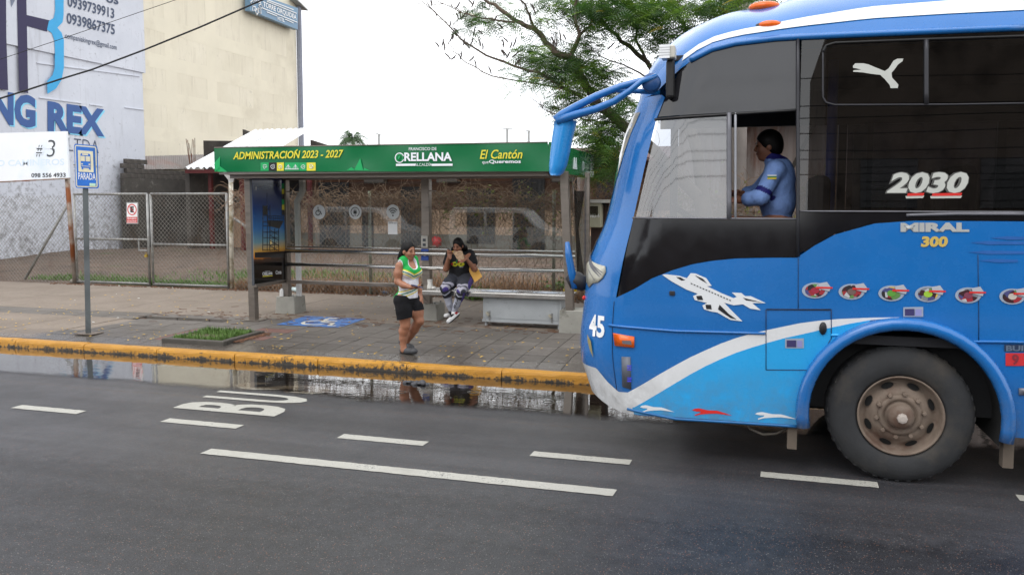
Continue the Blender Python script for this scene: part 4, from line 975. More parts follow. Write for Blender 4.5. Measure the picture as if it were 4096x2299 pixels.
# advertising poster in the left end wall (sunset behind a lookout tower)
ps_ = sh
XP = -7.76
def pc(x, y, d=0.0): return atX((860 + x / 1.8075) / _PS, (560 + y / 1.8075) / _PS, XP) + Vector((d, 0, 0))
c0, c1_, c2, c3 = pc(287, 1040), pc(530, 1005), pc(527, 270), pc(280, 262)
PYA, PYB = c0.y, c1_.y; PZ0, PZ1 = min(c0.z, c1_.z), max(c2.z, c3.z)
MB().box(XP - .05, XP - .006, PYA, PYB, PZ0 - .01, PZ1 + .01).build('poster_backing', DKG, sh)
def poster_mat():
    m, N, L, B = nodes_of('sunset_poster')
    v = coord(N, L); sx = N.new('ShaderNodeSeparateXYZ'); L.new(v, sx.inputs[0])
    mr = N.new('ShaderNodeMapRange'); mr.inputs['From Min'].default_value = PZ0 - sh.location.z; mr.inputs['From Max'].default_value = PZ1 - sh.location.z
    n1 = noise(N, L, v, 3.0, 5, .6)
    L.new(mathn(N, L, 'ADD', sx.outputs['Z'], mathn(N, L, 'MULTIPLY', mathn(N, L, 'SUBTRACT', n1, .5), .10)), mr.inputs['Value'])
    r = N.new('ShaderNodeValToRGB'); e = r.color_ramp.elements
    cols = [(0, (8, 8, 10)), (.27, (12, 10, 10)), (.315, (70, 40, 20)), (.34, (214, 130, 40)), (.40, (206, 164, 84)), (.48, (110, 150, 160)), (.60, (46, 110, 170)), (.80, (20, 56, 120)), (1.0, (16, 28, 72))]
    while len(e) < len(cols): e.new(.5)
    for el, (p, c) in zip(e, cols): el.position = p; el.color = rgb(*c)
    L.new(mr.outputs[0], r.inputs['Fac']); L.new(r.outputs[0], B.inputs['Base Color']); B.inputs['Roughness'].default_value = .12; return m
MB().box(XP - .006, XP, PYA, PYB, PZ0, PZ1).build('poster', poster_mat(), sh)
tw = MB(); INK = PAINT('poster_ink', rgb(16, 13, 14), .3)
def pl(x0, y0, x1, y1, w=.006): tw.bar(pc(x0, y0, .002), pc(x1, y1, .002), .002, w, up=(0, 0, 1) if abs(x1 - x0) > abs(y1 - y0) else (0, 1, 0))
def pline(x0, y0, x1, y1, w): tw.path([pc(x0, y0, .002), pc(x1, y1, .002)], w, 4)
for x in (346, 378, 397): pline(x, 470, x - 2, 800, .007)
for x in (430, 460): pline(x, 640, x, 800, .006)
for y in (500, 545, 590, 620, 665, 705, 755, 795): pline(345, y, 462 if y > 640 else 397, y + 2, .005)
for k in range(4): y = 650 + 38 * k; pline(398, y, 460, y + 36, .006); pline(460, y + 2, 400, y + 38, .003)
pline(375, 380, 375, 470, .002)
tw.poly([pc(348, 475, .003), pc(376, 475, .003), pc(376, 540, .003), pc(348, 540, .003)][::-1]); tw.poly([pc(380, 580, .003), pc(493, 588, .003), pc(466, 640, .003), pc(385, 620, .003)])
for y in (545, 562, 580): pline(380, y, 493, y + 6, .004)
for k in range(9): pline(382 + 13.5 * k, 546, 382 + 13.5 * k, 584, .003)
tw.poly([pc(287, 812, .0025), pc(530, 800, .0025), pc(530, 850, .0025), pc(287, 850, .0025)])
tw.build('tower_silhouette', INK, sh)
sb = MB(); cc = pc(403, 738, .002)
for k in range(16):
    a = 2 * math.pi * k / 16; r = .05 if k % 2 else .022; sb.v.append((cc.x, cc.y + r * math.cos(a), cc.z + r * 1.2 * math.sin(a)))
sb.f.append(tuple(range(16))); sb.mi = [0]; sb.build('sun_print', PAINT('poster_sun', rgb(255, 226, 150), .3), sh)
ptext = lambda s_, x0, x1, y0, y1, yt, mat, bold=0.0: text('lettering', s_, sh, mat, pc(x0, y0), pc(x1, y1), pc(x0, yt), off=.005, bold=bold)
ptext('Torre Mirador del Parque', 306, 398, 346, 347, 333, PAINT('poster_pale', rgb(120, 140, 170), .3)); ptext('Barrana del Payamino', 306, 384, 359, 360, 348, PAINT('poster_pale', (0, 0, 0, 1)))
ptext('RELLANA', 356, 414, 977, 972, 955, WHITE, .03); ptext('FRANCISCO DE', 360, 395, 953, 950, 946, WHITE); ptext('Coca', 437, 478, 970, 966, 942, WHITE, .02)
b = MB(); cc = pc(349, 966, .004); b.path([cc + Vector((0, .02 * math.cos(rad(a)), .026 * math.sin(rad(a)))) for a in range(20, 345, 20)], .004, 4); b.build('letter_o_ring', WHITE, sh)
MB().poly([pc(343, 988, .004), pc(414, 982, .004), pc(414, 976.5, .004), pc(343, 982, .004)]).build('print_bar', FY_, sh)
for k, mt in enumerate((LG, FY_, BLACK, LG, FY_, BLACK)):
    y = 315 + 38 * k; MB().poly([pc(482, y + 37, .003), pc(500, y + 37, .003), pc(500, y, .003), pc(482, y, .003)]).build('print_square', mt, sh)
b = MB(); cc = pc(295, 342, .004); b.path([cc + Vector((0, .014 * math.cos(a), .018 * math.sin(a))) for a in [2 * math.pi * k / 10 for k in range(11)]], .004, 4); b.path([cc + Vector((0, -.012, -.012)), cc + Vector((0, 0, -.045)), cc + Vector((0, .012, -.012))], .003, 4); b.build('map_pin', WHITE, sh)
MB().bar(pc(288, 1052), pc(540, 1013), .06, .05).build('panel_rail', STEEL, sh)
# call button on the front post
MB().box(pb_.x + .055, pb_.x + .075, pb_.y - .01, pb_.y + .05, 1.52, 1.62).build('switch', M('outlet_grey', (0, 0, 0, 1)), sh); 
bp_ = atY(((860 + 269 / 1.8075) / _PS), ((560 + 632 / 1.8075) / _PS), pb_.y)
MB().box(pb_.x + .0755, pb_.x + .078, pb_.y, pb_.y + .10, bp_.z - .11, bp_.z + .10).build('alarm_label', SRED, sh)

# grey cabinet under the bench
cab = thing('cabinet', 'grey painted metal cabinet with two padlocks under the bench', 'cabinet', (-3.4, 12.1, .15))
CBM = M('cabinet_grey', rgb(168, 172, 174), .45, .1, var=.06, vs=4, stain=rgb(128, 130, 130), ss=6, sr=(.58, .72))
ca, cb2 = atG(1219, 817, .15), atG(1409, 828, .15); cy0 = 12.02
cx0, cx1 = atY(1215, 780, cy0).x, atY(1412, 780, cy0).x
MB().box(cx0, cx1, cy0, cy0 + .42, .23, .64).build('body', CBM, cab, bevel=.006)
MB().box(cx0 + .04, cx1 - .05, cy0 - .008, cy0, .28, .60).build('door', CBM, cab, bevel=.003)
MB().box(cx0 - .01, cx1 + .01, cy0 - .012, cy0 + .01, .225, .265).build('bottom_lip', CBM, cab)
for x in (cx0 + .04, cx1 - .04):
    for yy in (cy0 + .04, cy0 + .38): MB().tube((x, yy, .15), (x, yy, .235), .024, 8).build('foot', CBM, cab)
for x in (cx0 + .1, cx1 - .16):
    MB().box(x, x + .025, cy0 - .018, cy0 - .008, .25, .40).build('hasp', GALV, cab)
    MB().bar((x - .03, cy0 - .03, .38), (x + .01, cy0 - .03, .33), .03, .055, up=(0, 1, 0)).build('padlock', M('padlock_steel', rgb(190, 184, 166), .4, .6), cab)

# planter frame with grass
pln = thing('tree_pit', 'square tree pit with dark kerb frame and patchy grass in the pavement', 'planter', (-7.4, 9.9, .15))
DKC = M('dark_wet_concrete', rgb(72, 68, 62), .7, var=.2, vs=6, bump=.3)
x0, x1, y0, y1 = PL
for bx_ in ((x0, x1, y0, y0 + .09), (x0, x1, y1 - .09, y1), (x1 - .09, x1, y0 + .094, y1 - .094), (x0, x0 + .09, y0 + .094, y1 - .094)):
    MB().box(*bx_, .05, .196 + RN.uniform(-.008, .008)).build('frame_bar', DKC, pln, bevel=.01)
MB().box(x0 + .08, x1 - .08, y0 + .08, y1 - .08, .05, .175).build('soil', M('pit_soil', rgb(92, 80, 66), .95, var=.3, vs=12, bump=.6), pln)
GRASS = M('grass_blade', (0.09, 0.17, 0.03, 1), .6, var=.4, vs=6)
def blades(n, fn, h, mat, name, parent=None, w=.006, lean=.5, kind='stuff'):
    b = MB()
    for _ in range(n):
        x, y, z = fn(); hh = h * RN.uniform(.4, 1.2); a = RN.uniform(0, 6.28); l = hh * RN.uniform(.1, lean); ww = w * RN.uniform(.6, 1.3)
        dx, dy = math.cos(a), math.sin(a); px_, py_ = -dy * ww, dx * ww
        b.add([(x - px_, y - py_, z), (x + px_, y + py_, z), (x + dx * l * .4 + px_ * .7, y + dy * l * .4 + py_ * .7, z + hh * .6), (x + dx * l * .4 - px_ * .7, y + dy * l * .4 - py_ * .7, z + hh * .6), (x + dx * l, y + dy * l, z + hh)], [(0, 1, 2, 3), (3, 2, 4)])
    o = b.build(name, mat, parent)
    if kind: o['kind'] = kind
    return o
def pit():
    while True:
        x, y = RN.uniform(x0 + .1, x1 - .1), RN.uniform(y0 + .1, y1 - .1)
        if y > y0 + .55 or x > x1 - .3 or y < y0 + .22 or RN.random() < .12: return x, y, .172
blades(1700, pit, .075, GRASS, 'grass', pln)

# small things
cup = thing('boot_cup', 'white plaster boot-shaped cup standing on the bench beside the centre post', 'cup', (-4.95, 12.12, .70))
b = MB(); cc = atY(1082, 716, 12.12); b.lathe([(.0, .705), (.052, .705), (.05, .74), (.04, .80), (.046, .855), (.05, .86), (.04, .85), (.0, .84)], (cc.x, 12.12, 0), 'z', 20); b.ball((cc.x + .05, 12.12, .725), .055, .035, .025)
b.build('body', M('plaster_white', rgb(222, 220, 214), .7, var=.04), cup, smooth=True)
rag = MB()
rc = atG(1046, 966, 0.0)
for i in range(26): rag.ball((rc.x + RN.gauss(0, .07), rc.y + RN.gauss(0, .035), RN.uniform(.0, .03)), RN.uniform(.02, .045), RN.uniform(.015, .035), RN.uniform(.012, .028), 7, 5)
tag(rag.build('rag', M('wet_cloth', rgb(66, 66, 70), .55, var=.3, vs=20, bump=.5, bs=60), smooth=True), 'crumpled dark wet rag lying in the puddle at the kerb', 'rag')
wbx = thing('white_bottle', 'small white plastic canister at the foot of the poster post', 'canister', (lp_.x - .12, 12.36, .15)); p = atY(709, 745, 12.38)
b = MB(); b.box(p.x - .035, p.x + .035, 12.36, 12.43, .45, .57); b.box(p.x - .02, p.x + .02, 12.37, 12.42, .57, .59); b.build('body', DPM, wbx, bevel=.008)
p = atG(748, 733); cn = tag(MB().path([p + Vector((-.13, 0, .05)), p + Vector((-.12, 0, .05)), p + Vector((.10, -.06, .045)), p + Vector((.11, -.06, .045))], [.02, .055, .06, .02], 10).build('plastic_cup', M('pale_plastic', rgb(196, 214, 214), .35), smooth=True), 'pale plastic cup lying at the foot of the fence', 'cup')
p = atG(770, 731, .15); tag(MB().path([p + Vector((-.5, .1, .03)), p + Vector((.9, .05, .03)), p + Vector((2.0, -.05, .03))], .03, 8).build('pipe', M('blue_grey_pipe', rgb(110, 124, 150), .5), smooth=True), 'grey-blue pipe lying along the foot of the fence', 'pipe')
yb2 = MB(); p = atG(1484, 745, .3)
for i in range(16): yb2.ball((p.x + RN.gauss(0, .06), 13.4 + RN.gauss(0, .05), .62 + RN.gauss(0, .06)), .04, .04, .035, 6, 4)
tag(yb2.build('litter_bag', M('yellow_plastic', rgb(214, 186, 50), .4)), 'yellow plastic bag caught behind the right shelter footing', 'bag')
# fallen leaflets, twigs and scraps: too many to count
b = MB()
for _ in range(420):
    x = RN.uniform(-13, -1.5); y = 9.3 + (RN.random() ** 1.3) * 5.5; s_ = RN.uniform(.008, .02); a = RN.uniform(0, 3.14)
    dx, dy = math.cos(a) * s_ * 1.6, math.sin(a) * s_ * 1.6
    b.add([(x - dx, y - dy, .158), (x + dy * .5, y - dx * .5, .163), (x + dx, y + dy, .160), (x - dy * .5, y + dx * .5, .166)], [(0, 1, 2, 3)])
tag(b.build('fallen_leaflets', M('yellow_leaflet', rgb(206, 168, 70), .7, var=.3, vs=3)), 'scattered yellow leaflets on the pavement', 'leaves', kind='stuff')
b = MB()
for _ in range(260):
    x = RN.uniform(-10, -1.5); y = RN.gauss(11.9, .35); s_ = RN.uniform(.02, .09); a = RN.uniform(-.6, .6); dx, dy = math.cos(a) * s_, math.sin(a) * s_
    b.bar((x - dx, y - dy, .158), (x + dx, y + dy, .160), .006, .006)
for _ in range(260):
    x = PL[1] + abs(RN.gauss(.02, .06)); y = RN.uniform(PL[2] + .2, PL[3]); a = RN.uniform(0, 3.14); b.bar((x, y, .158), (x + .04 * math.cos(a), y + .04 * math.sin(a), .162), .01, .006)
for _ in range(700):
    x = RN.uniform(-16, -2); y = RN.gauss(15.28, .05); a = RN.uniform(0, 3.14); s_ = RN.uniform(.02, .06); b.bar((x, y, .155), (x + s_ * math.cos(a), y + s_ * math.sin(a), .165), .018, .01)
tag(b.build('leaf_litter', M('brown_litter', rgb(104, 72, 52), .85, var=.4, vs=9)), 'brown twigs and dead leaf litter on the pavement', 'litter', kind='stuff')
b = MB()
for _ in range(48):
    x = RN.uniform(-15, -2.5); y = RN.choice((RN.gauss(15.25, .07), RN.uniform(10.5, 15), RN.uniform(15.5, 24))); s_ = RN.uniform(.01, .032)
    b.ball((x, y, .158), s_, s_ * .6, s_ * .3, 5, 3)
tag(b.build('scraps', M('pale_scrap', rgb(206, 206, 200), .6, var=.2, vs=4)), 'pale paper and plastic scraps strewn about', 'litter', kind='stuff')
# ================================================================== vegetation
# dry vine tangle on the fence
VB = M('dry_vine', rgb(134, 110, 90), .9, var=.35, vs=6); VL = M('yellowing_vine_leaf', rgb(116, 128, 54), .6, var=.4, vs=5)
vine = thing('vine_tangle', 'brown dried vine tangle sprawling over the top of the chain-link fence', 'vine', (-6, 15.4, .15))
b = MB()
def wander(p, n, step, d, jit, grav, r0, r1, k=3):
    pts = [Vector(p)]; d = Vector(d).normalized()
    for i in range(n):
        d = (d + Vector((RN.gauss(0, jit), RN.gauss(0, jit * .35), RN.gauss(0, jit) - grav))).normalized(); pts.append(pts[-1] + d * step)
    b.path(pts, [r0 + (r1 - r0) * i / n for i in range(n + 1)], k, False); return pts
leafpts = []
xA, xB = -10.9, 2.5
for i in range(2400):
    x = RN.uniform(xA, xB); dens = .55 + .45 * min(1, max(0, (x + 9.5) / 3.0))
    if x > -10.2 and RN.random() > dens: continue
    drop = RN.random() < .5
    top_ = 2.16 + .07 * math.sin(x * 2.1) + .06 * math.sin(x * 5.3 + 1) + .05 * math.sin(x * 11); z = top_ + RN.gauss(0, .08) if not drop else 2.25 - (.75 if x < -5 else 1.1) * RN.random() ** 1.6
    pts = wander((x, 15.40 + RN.gauss(0, .08), z), RN.randint(5, 11), RN.uniform(.05, .10), (RN.uniform(-1, 1), 0, RN.uniform(-.7, .6)), .45, .10, .0065, .0028)
    if RN.random() < .25 and x > -6: leafpts += pts[2:]
for i in range(130):
    x = RN.uniform(xA, xB); wander((x, 15.42, RN.uniform(2.0, 2.25)), RN.randint(12, 20), .09, (RN.uniform(-.5, .5), 0, -1), .22, .06, .006, .003)
for i in range(140):
    x = RN.uniform(xA, xB); wander((x, 15.42, .2), RN.randint(6, 16), .09, (RN.uniform(-.6, .6), 0, 1), .25, -.03, .005, .0025)
tag(b.build('dry_stems', VB, vine), kind='stuff')
b = MB()
for p in leafpts:
    if RN.random() < .30 and p.z > 1.35:
        s_ = RN.uniform(.02, .045); a = Vector((RN.gauss(0, 1), RN.gauss(0, 1), RN.gauss(0, 1))).normalized(); c_ = a.orthogonal().normalized(); e_ = a.cross(c_)
        b.add([p - c_ * s_, p + e_ * s_ * .7, p + c_ * s_, p - e_ * s_ * .7], [(0, 1, 2, 3)])
tag(b.build('vine_leaves', VL, vine), kind='stuff')

DRY = M('dry_grass', rgb(150, 118, 90), .9, var=.35, vs=4)
def dryf():
    x = RN.uniform(-11, -.5); y = 15.45 + abs(RN.gauss(0, .5)) + (RN.random() ** 3) * 3
    if x < -7.4 and RN.random() < .6: y = 15.45 + abs(RN.gauss(0, .12))
    return x, y, .15
tag(blades(9000, dryf, .26, DRY, 'dry_grass', None, .008, .9), 'straw-coloured dry grass along the foot of the fence', 'grass')
def gr1():
    k = RN.random()
    if k < .35: return RN.gauss(-12.9, .9), 15.6 + abs(RN.gauss(0, .35)), .15
    if k < .5: return RN.uniform(-17.5, -14), 15.9 + abs(RN.gauss(0, .6)), .15
    if k < .85: return RN.gauss(-11.5, 1.2), RN.gauss(18.4, .8), .15
    return RN.uniform(-10, -2), RN.uniform(15.8, 20), .15
tag(blades(9000, gr1, .11, GRASS, 'lot_grass', None, .009, .7), 'thin green grass patches in the vacant lot', 'grass', kind='stuff')
LB = M('bright_weed', (0.10, 0.20, 0.03, 1), .6, var=.35, vs=8)
for x, y, r, lab in ((-5.18, 15.25, .26, 'bright green weed clump under the bench beside the centre post'), (-3.55, 16.3, .45, 'low leafy green weed patch behind the bench back rails')):
    b = MB()
    for i in range(420):
        p = Vector((x + RN.gauss(0, r * .55), y + RN.gauss(0, r * .4), .16 + abs(RN.gauss(.1, .07)) + (.0 if r < .3 else .08))); s_ = RN.uniform(.02, .045); a = Vector((RN.gauss(0, 1), RN.gauss(0, 1), RN.gauss(1, .6))).normalized(); c_ = a.orthogonal().normalized(); e_ = a.cross(c_)
        b.add([p - c_ * s_, p + e_ * s_ * .7, p + c_ * s_, p - e_ * s_ * .7], [(0, 1, 2, 3)])
    tag(b.build('weed_clump', LB), label=lab, cat='weeds', kind='stuff')
# stones and rubble by the house
rb2 = thing('rubble_heap', 'heap of rubble and scrap against the peach wall behind the gate', 'rubble', tuple(atG(575, 607)))
b = MB()
for i in range(90):
    p = atG(RN.uniform(525, 640), RN.uniform(600, 612), .2); s_ = RN.uniform(.06, .22); b.ball((p.x, p.y, .15 + RN.uniform(0, .3)), s_, s_ * .8, s_ * .7, 6, 4)
b.build('stones', M('rubble_mix', rgb(104, 94, 86), .9, var=.5, vs=2.5), rb2)
p = atG(165, 710); tag(MB().ball((p.x + .35, p.y - .05, .19), .16, .1, .08, 10, 6).build('stone', M('grey_stone', rgb(120, 114, 104), .9, var=.2, vs=9, bump=.4, bs=20), smooth=True), 'rounded grey stone at the foot of the billboard post', 'stone')

# flamboyant-like tree with ferny leaves and dark pods
def C5(x, y): return (1650 + x / 2.066) / _PS, (x * 0 + y / 2.066) / _PS
YT = 14.6
tree = thing('pod_tree', 'spreading tree with ferny green leaves, bare left twigs and dark seed pods', 'tree', (1.0, YT, .15))
BARK = M('tree_bark', rgb(92, 80, 68), .9, var=.3, vs=9, bump=.5, bs=40)
b = MB()
limb = [(2350, 1620), (2000, 1250), (1740, 1030), (1540, 870), (1440, 720), (1395, 640), (1310, 480), (1180, 440), (1080, 310), (1000, 240), (830, 160), (700, 70), (590, 0), (480, -90)]
L2 = [(1310, 480), (1345, 380), (1385, 285), (1350, 200), (1340, 60), (1380, -80)]
L3 = [(1000, 240), (960, 120), (930, 40), (880, -60)]
L4 = [(1740, 1030), (1350, 775), (1040, 600), (820, 540), (600, 452), (440, 350), (330, 240), (180, 100), (120, 20)]
L5 = [(1440, 800), (1300, 750), (1000, 690), (650, 632), (440, 515), (340, 420), (290, 350)]
L6 = [(2350, 1250), (2050, 700), (1930, 500), (1720, 330), (1600, 210), (1480, 110), (1320, 20), (1250, -60)]
L7 = [(1930, 500), (1850, 330), (1860, 180), (1800, 60), (1780, -60)]
L8 = [(940, 215), (700, 165), (560, 150), (400, 100), (180, 0)]
L9 = [(2250, 900), (2330, 420), (2480, 200), (2620, 60), (2760, -60)]
L10 = [(2330, 420), (2260, 250), (2180, 120), (2120, 0), (2100, -80)]
L11 = [(2050, 700), (1800, 560), (1560, 470), (1500, 420)]
L12 = [(2620, 60), (2900, -40), (3100, -120)]
L13 = [(1385, 285), (1480, 180), (1560, 60), (1640, -40)]
L14 = [(1740, 1030), (1560, 1010), (1450, 990), (1330, 960), (1180, 950), (1090, 900), (1062, 870)]
twigs = []
def limbpath(pts, r0, r1, dy0, dy1, sub=3):
    P = []
    n = len(pts)
    for i in range(n - 1):
        for s_ in range(sub):
            t = (i + s_ / sub) / (n - 1); x = pts[i][0] + (pts[i + 1][0] - pts[i][0]) * s_ / sub; y = pts[i][1] + (pts[i + 1][1] - pts[i][1]) * s_ / sub
            P.append(atY(*C5(x, y), YT + dy0 + (dy1 - dy0) * t) + Vector((RN.gauss(0, .012), RN.gauss(0, .03), RN.gauss(0, .012))))
    P.append(atY(*C5(*pts[-1]), YT + dy1)); m_ = len(P)
    b.path(P, [r0 + (r1 - r0) * (i / (m_ - 1)) ** .8 for i in range(m_)], 7, False); twigs.append(P); return P
limbpath(limb, .115, .02, 0, -.9); limbpath(L2, .05, .02, -.4, -.2); limbpath(L3, .03, .012, -.6, -1.0); limbpath(L4, .035, .006, -.1, -1.4); limbpath(L5, .02, .005, -.2, -1.0)
limbpath(L6, .06, .018, .3, .8); limbpath(L7, .03, .012, .5, 1.1); limbpath(L8, .02, .006, -.7, -1.4); limbpath(L9, .09, .03, .3, .6); limbpath(L10, .045, .015, .4, -.4); limbpath(L11, .02, .006, .3, -.5); limbpath(L12, .03, .015, .6, .8); limbpath(L13, .022, .008, -.3, .3); limbpath(L14, .018, .004, -.1, -.6)
base = atY(*C5(2350, 1620), YT); 
b.path([(base.x + .35, YT + .1, .1), (base.x + .3, YT + .05, .9), (base.x + .05, YT, base.z)], [.24, .18, .12], 10, False)
b.path([(base.x + .3, YT + .05, .9), atY(*C5(2350, 1250), YT + .3), atY(*C5(2250, 900), YT + .3)], [.14, .10, .09], 8, False)
# fine twigs
tips = []
for P in list(twigs):
    for i in range(3, len(P)):
        for k in range(2):
            if RN.random() < .75:
                d = (P[i] - P[i - 1]).normalized(); sd = Vector((RN.gauss(0, 1), RN.gauss(0, .8), RN.gauss(.15, .8))).normalized(); d2_ = (d * .8 + sd).normalized(); n = RN.randint(4, 9); pts = [P[i]]
                for _ in range(n):
                    d2_ = (d2_ + Vector((RN.gauss(0, .22), RN.gauss(0, .22), RN.gauss(-.02, .2)))).normalized(); pts.append(pts[-1] + d2_ * RN.uniform(.05, .10))
                b.path(pts, [.006 + (.0025 - .006) * j / n for j in range(n + 1)], 3, False); tips.append(pts)
b.build('trunk_and_branches', BARK, tree, smooth=True)
# ferny leaves: each frond a midrib with paired leaflets
def leafmat(name, c):
    m, N, L, B = nodes_of(name); v = coord(N, L); n = noise(N, L, v, 1.4, 4, .6); out = [q for q in N if q.type == 'OUTPUT_MATERIAL'][0]
    k = ramp(N, L, n, .3, .7, tuple(x * .6 for x in c) + (1,), tuple(x * 1.4 for x in c) + (1,)); L.new(k, B.inputs['Base Color']); B.inputs['Roughness'].default_value = .5
    t = N.new('ShaderNodeBsdfTranslucent'); L.new(mixc(N, L, 1.0, k, (1.1, 1.25, .6, 1), 'MULTIPLY'), t.inputs['Color']); mx = N.new('ShaderNodeMixShader'); mx.inputs[0].default_value = .36
    L.new(B.outputs[0], mx.inputs[1]); L.new(t.outputs[0], mx.inputs[2]); L.new(mx.outputs[0], out.inputs['Surface']); return m
lm = [leafmat('fern_leaf_mid', (.068, .142, .032)), leafmat('fern_leaf_light', (.135, .22, .042)), leafmat('fern_leaf_dark', (.036, .082, .026)), leafmat('fern_leaf_yellow', (.38, .28, .05))]
FB = MB()
def frond(p, d, L_, mi, droop=.35):
    FB.cur = mi; d = Vector(d).normalized(); sd = d.cross(Vector((RN.gauss(0, .3), RN.gauss(0, .3), 1)))
    if sd.length < .1: return
    sd.normalize(); n = 7
    for i in range(1, n + 1):
        t = i / n; q_ = p + d * L_ * t + Vector((0, 0, -droop * L_ * t * t)); w = L_ * .34 * math.sin(math.pi * min(1, .18 + .75 * t)) ; wd = d * L_ * .052
        for s_ in (-1, 1):
            e_ = q_ + sd * s_ * w + d * w * .45 + Vector((0, 0, -.25 * w)); FB.add([q_ - wd * .5, q_ + wd * .5, e_ + wd * .35, e_ - wd * .15], [(0, 1, 2, 3)])
# clumps measured in the photo: centre, radius (px of the 2066-wide enlargement), count
CL = [(1250, 60, 190, 80, 70), (1500, 40, 260, 80, 170), (1750, 90, 230, 110, 190), (1960, 170, 140, 130, 130), (1650, 180, 170, 80, 90), (1900, 60, 200, 70, 120), (1180, 30, 110, 60, 40), (760, 90, 90, 60, 40), (600, 190, 130, 60, 50), (480, 130, 90, 60, 25), (1020, 470, 150, 90, 120), (1080, 560, 180, 80, 90), (1320, 560, 150, 90, 110), (1250, 640, 200, 80, 120), (1420, 330, 80, 60, 45), (1400, 620, 130, 100, 70), (1600, 590, 150, 60, 60), (1250, 780, 110, 50, 50), (1350, 880, 140, 70, 90), (1620, 760, 130, 70, 60), (1750, 880, 110, 70, 80), (1480, 1080, 170, 60, 130), (1600, 1170, 130, 90, 150), (1700, 1000, 90, 110, 90), (1520, 1280, 110, 60, 70), (1640, 1330, 100, 90, 90), (1560, 1420, 150, 40, 40), (2150, 60, 150, 80, 120), (2380, 60, 120, 70, 90), (2320, 230, 110, 110, 90), (2560, 40, 120, 60, 70), (2120, 280, 90, 60, 40), (2760, 0, 150, 50, 60), (2250, 480, 120, 120, 80), (1050, 180, 90, 60, 18), (1180, 470, 100, 60, 40), (1900, 380, 120, 60, 25), (1100, 330, 70, 40, 14)]
for cx_, cy_, rx, ry, n in CL:
    bias = RN.choice((0, 0, 2, 1))
    nc = max(2, n // 9)
    subs = [(RN.gauss(0, .6), RN.gauss(0, .6), RN.gauss(0, .5), RN.choice((bias, 0, 2, 1))) for _ in range(nc)]
    for i in range(int(n * 1.75)):
        a_, c_, e_, mm = RN.choice(subs)
        x = cx_ + rx * (a_ + RN.gauss(0, .34)); y = cy_ + ry * (c_ + RN.gauss(0, .4))
        p = atY(*C5(x, y), YT + e_ * 1.3 + RN.gauss(0, .15) - .1)
        d = (RN.gauss(0, 1), RN.gauss(0, 1), RN.gauss(-.05, .35)); mi = mm if RN.random() < .7 else RN.choice((0, 1, 2))
        if RN.random() < .012: mi = 3
        frond(p, d, RN.uniform(.18, .40), mi)
for pts in tips:                        # sparse leaves on the fine twigs
    sx_ = pts[-1].x
    if sx_ > -3.2 and RN.random() < .55: frond(pts[-1], pts[-1] - pts[-2], RN.uniform(.16, .28), RN.choice((0, 0, 2, 1)))
# crown beyond the frame, above and behind the bus
for i in range(1500):
    p = Vector((RN.gauss(1.4, 1.9), YT + RN.gauss(.4, .9), RN.gauss(6.3, .55)))
    frond(p, (RN.gauss(0, 1), RN.gauss(0, 1), RN.gauss(0, .35)), RN.uniform(.2, .36), RN.choice((0, 0, 2, 1)))
o = FB.build('foliage', lm, tree); o['kind'] = 'stuff'
# hanging pods
for (x, y) in ((155, 20), (190, 110), (375, 45), (370, 130), (395, 130), (310, 200), (345, 280), (360, 255), (320, 315), (335, 300), (510, 255), (560, 265), (205, 370), (250, 350), (262, 380), (425, 350), (445, 375), (490, 345), (555, 350), (580, 385), (290, 462), (340, 475), (400, 460), (490, 485), (520, 525), (745, 437), (760, 440), (850, 450), (870, 510), (750, 360), (815, 370), (770, 330), (1115, 190), (720, 210), (990, 50), (1005, 90), (685, 150), (1220, 300), (1255, 305), (1160, 340), (1190, 350), (1180, 365), (790, 455), (500, 30), (1640, 380), (1385, 462), (845, 350), (640, 580), (440, 110), (480, 20)):
    pd = MB(); p = atY(*C5(x, y), YT - 1.0 + RN.gauss(0, .2)); a = RN.uniform(-.9, .9); ln = RN.uniform(.06, .10)
    d = Vector((math.sin(a), RN.gauss(0, .3), -math.cos(a))); pd.path([p - d * ln, p - d * ln * .6, p + Vector((.008, 0, 0)), p + d * ln * .7, p + d * ln], [.003, .012, .014, .012, .003], 5)
    pd.path([p - d * ln, p - d * ln + Vector((RN.uniform(-.05, .08), 0, .10))], .0025, 3, False); pd.build('seed_pod', M('dark_pod', rgb(52, 42, 36), .7, var=.3, vs=9), tree)
# utility pole seen through the crown
up = thing('utility_pole', 'grey concrete utility pole seen through the leaves above the bus roof', 'pole', tuple(atY(1860, 600, 17)))
p = atY(1862, 40, 17); MB().path([(p.x, 17, 0), (p.x, 17, 9.5)], [.2, .15], 12).build('shaft', M('pole_concrete', rgb(150, 142, 136), .9, var=.12, vs=4), up, smooth=True)
MB().box(p.x - .25, p.x - .05, 16.75, 16.85, p.z - .25, p.z + .1).build('blue_plate', PAINT('plate_blue', rgb(44, 90, 160)), up)
# van parked across the street (shows only as a reflection in the shelter glass)
# ================================================================== bus
BUSY = 6.5
def proj(P):
    d = Vector(P) - _CC; z = d.dot(_FW); return (2048 + CAM_F * d.dot(_RT) / z) / _PS, (1043 - CAM_F * d.dot(_UP) / z) / _PS
def interp(tab, v):
    if v <= tab[0][0]: return tab[0][1]
    for (a, fa), (b_, fb_) in zip(tab, tab[1:]):
        if v <= b_: return fa + (fb_ - fa) * (v - a) / (b_ - a)
    return tab[-1][1]
_sil = [(1551, 1043), (1528, 1031), (1505, 1008), (1491, 980), (1476, 937), (1463, 901), (1459, 844), (1467, 790), (1471, 754), (1475, 711), (1479, 660), (1495, 615), (1515, 585), (1533, 519), (1549, 439), (1566, 352), (1590, 290), (1615, 230), (1634, 172)]
XF = sorted([(p.z, p.x - .017) for p in (atY(x, y, 6.87) for x, y in _sil)])
RC = 0.48
def xf(z): return interp(XF, z)
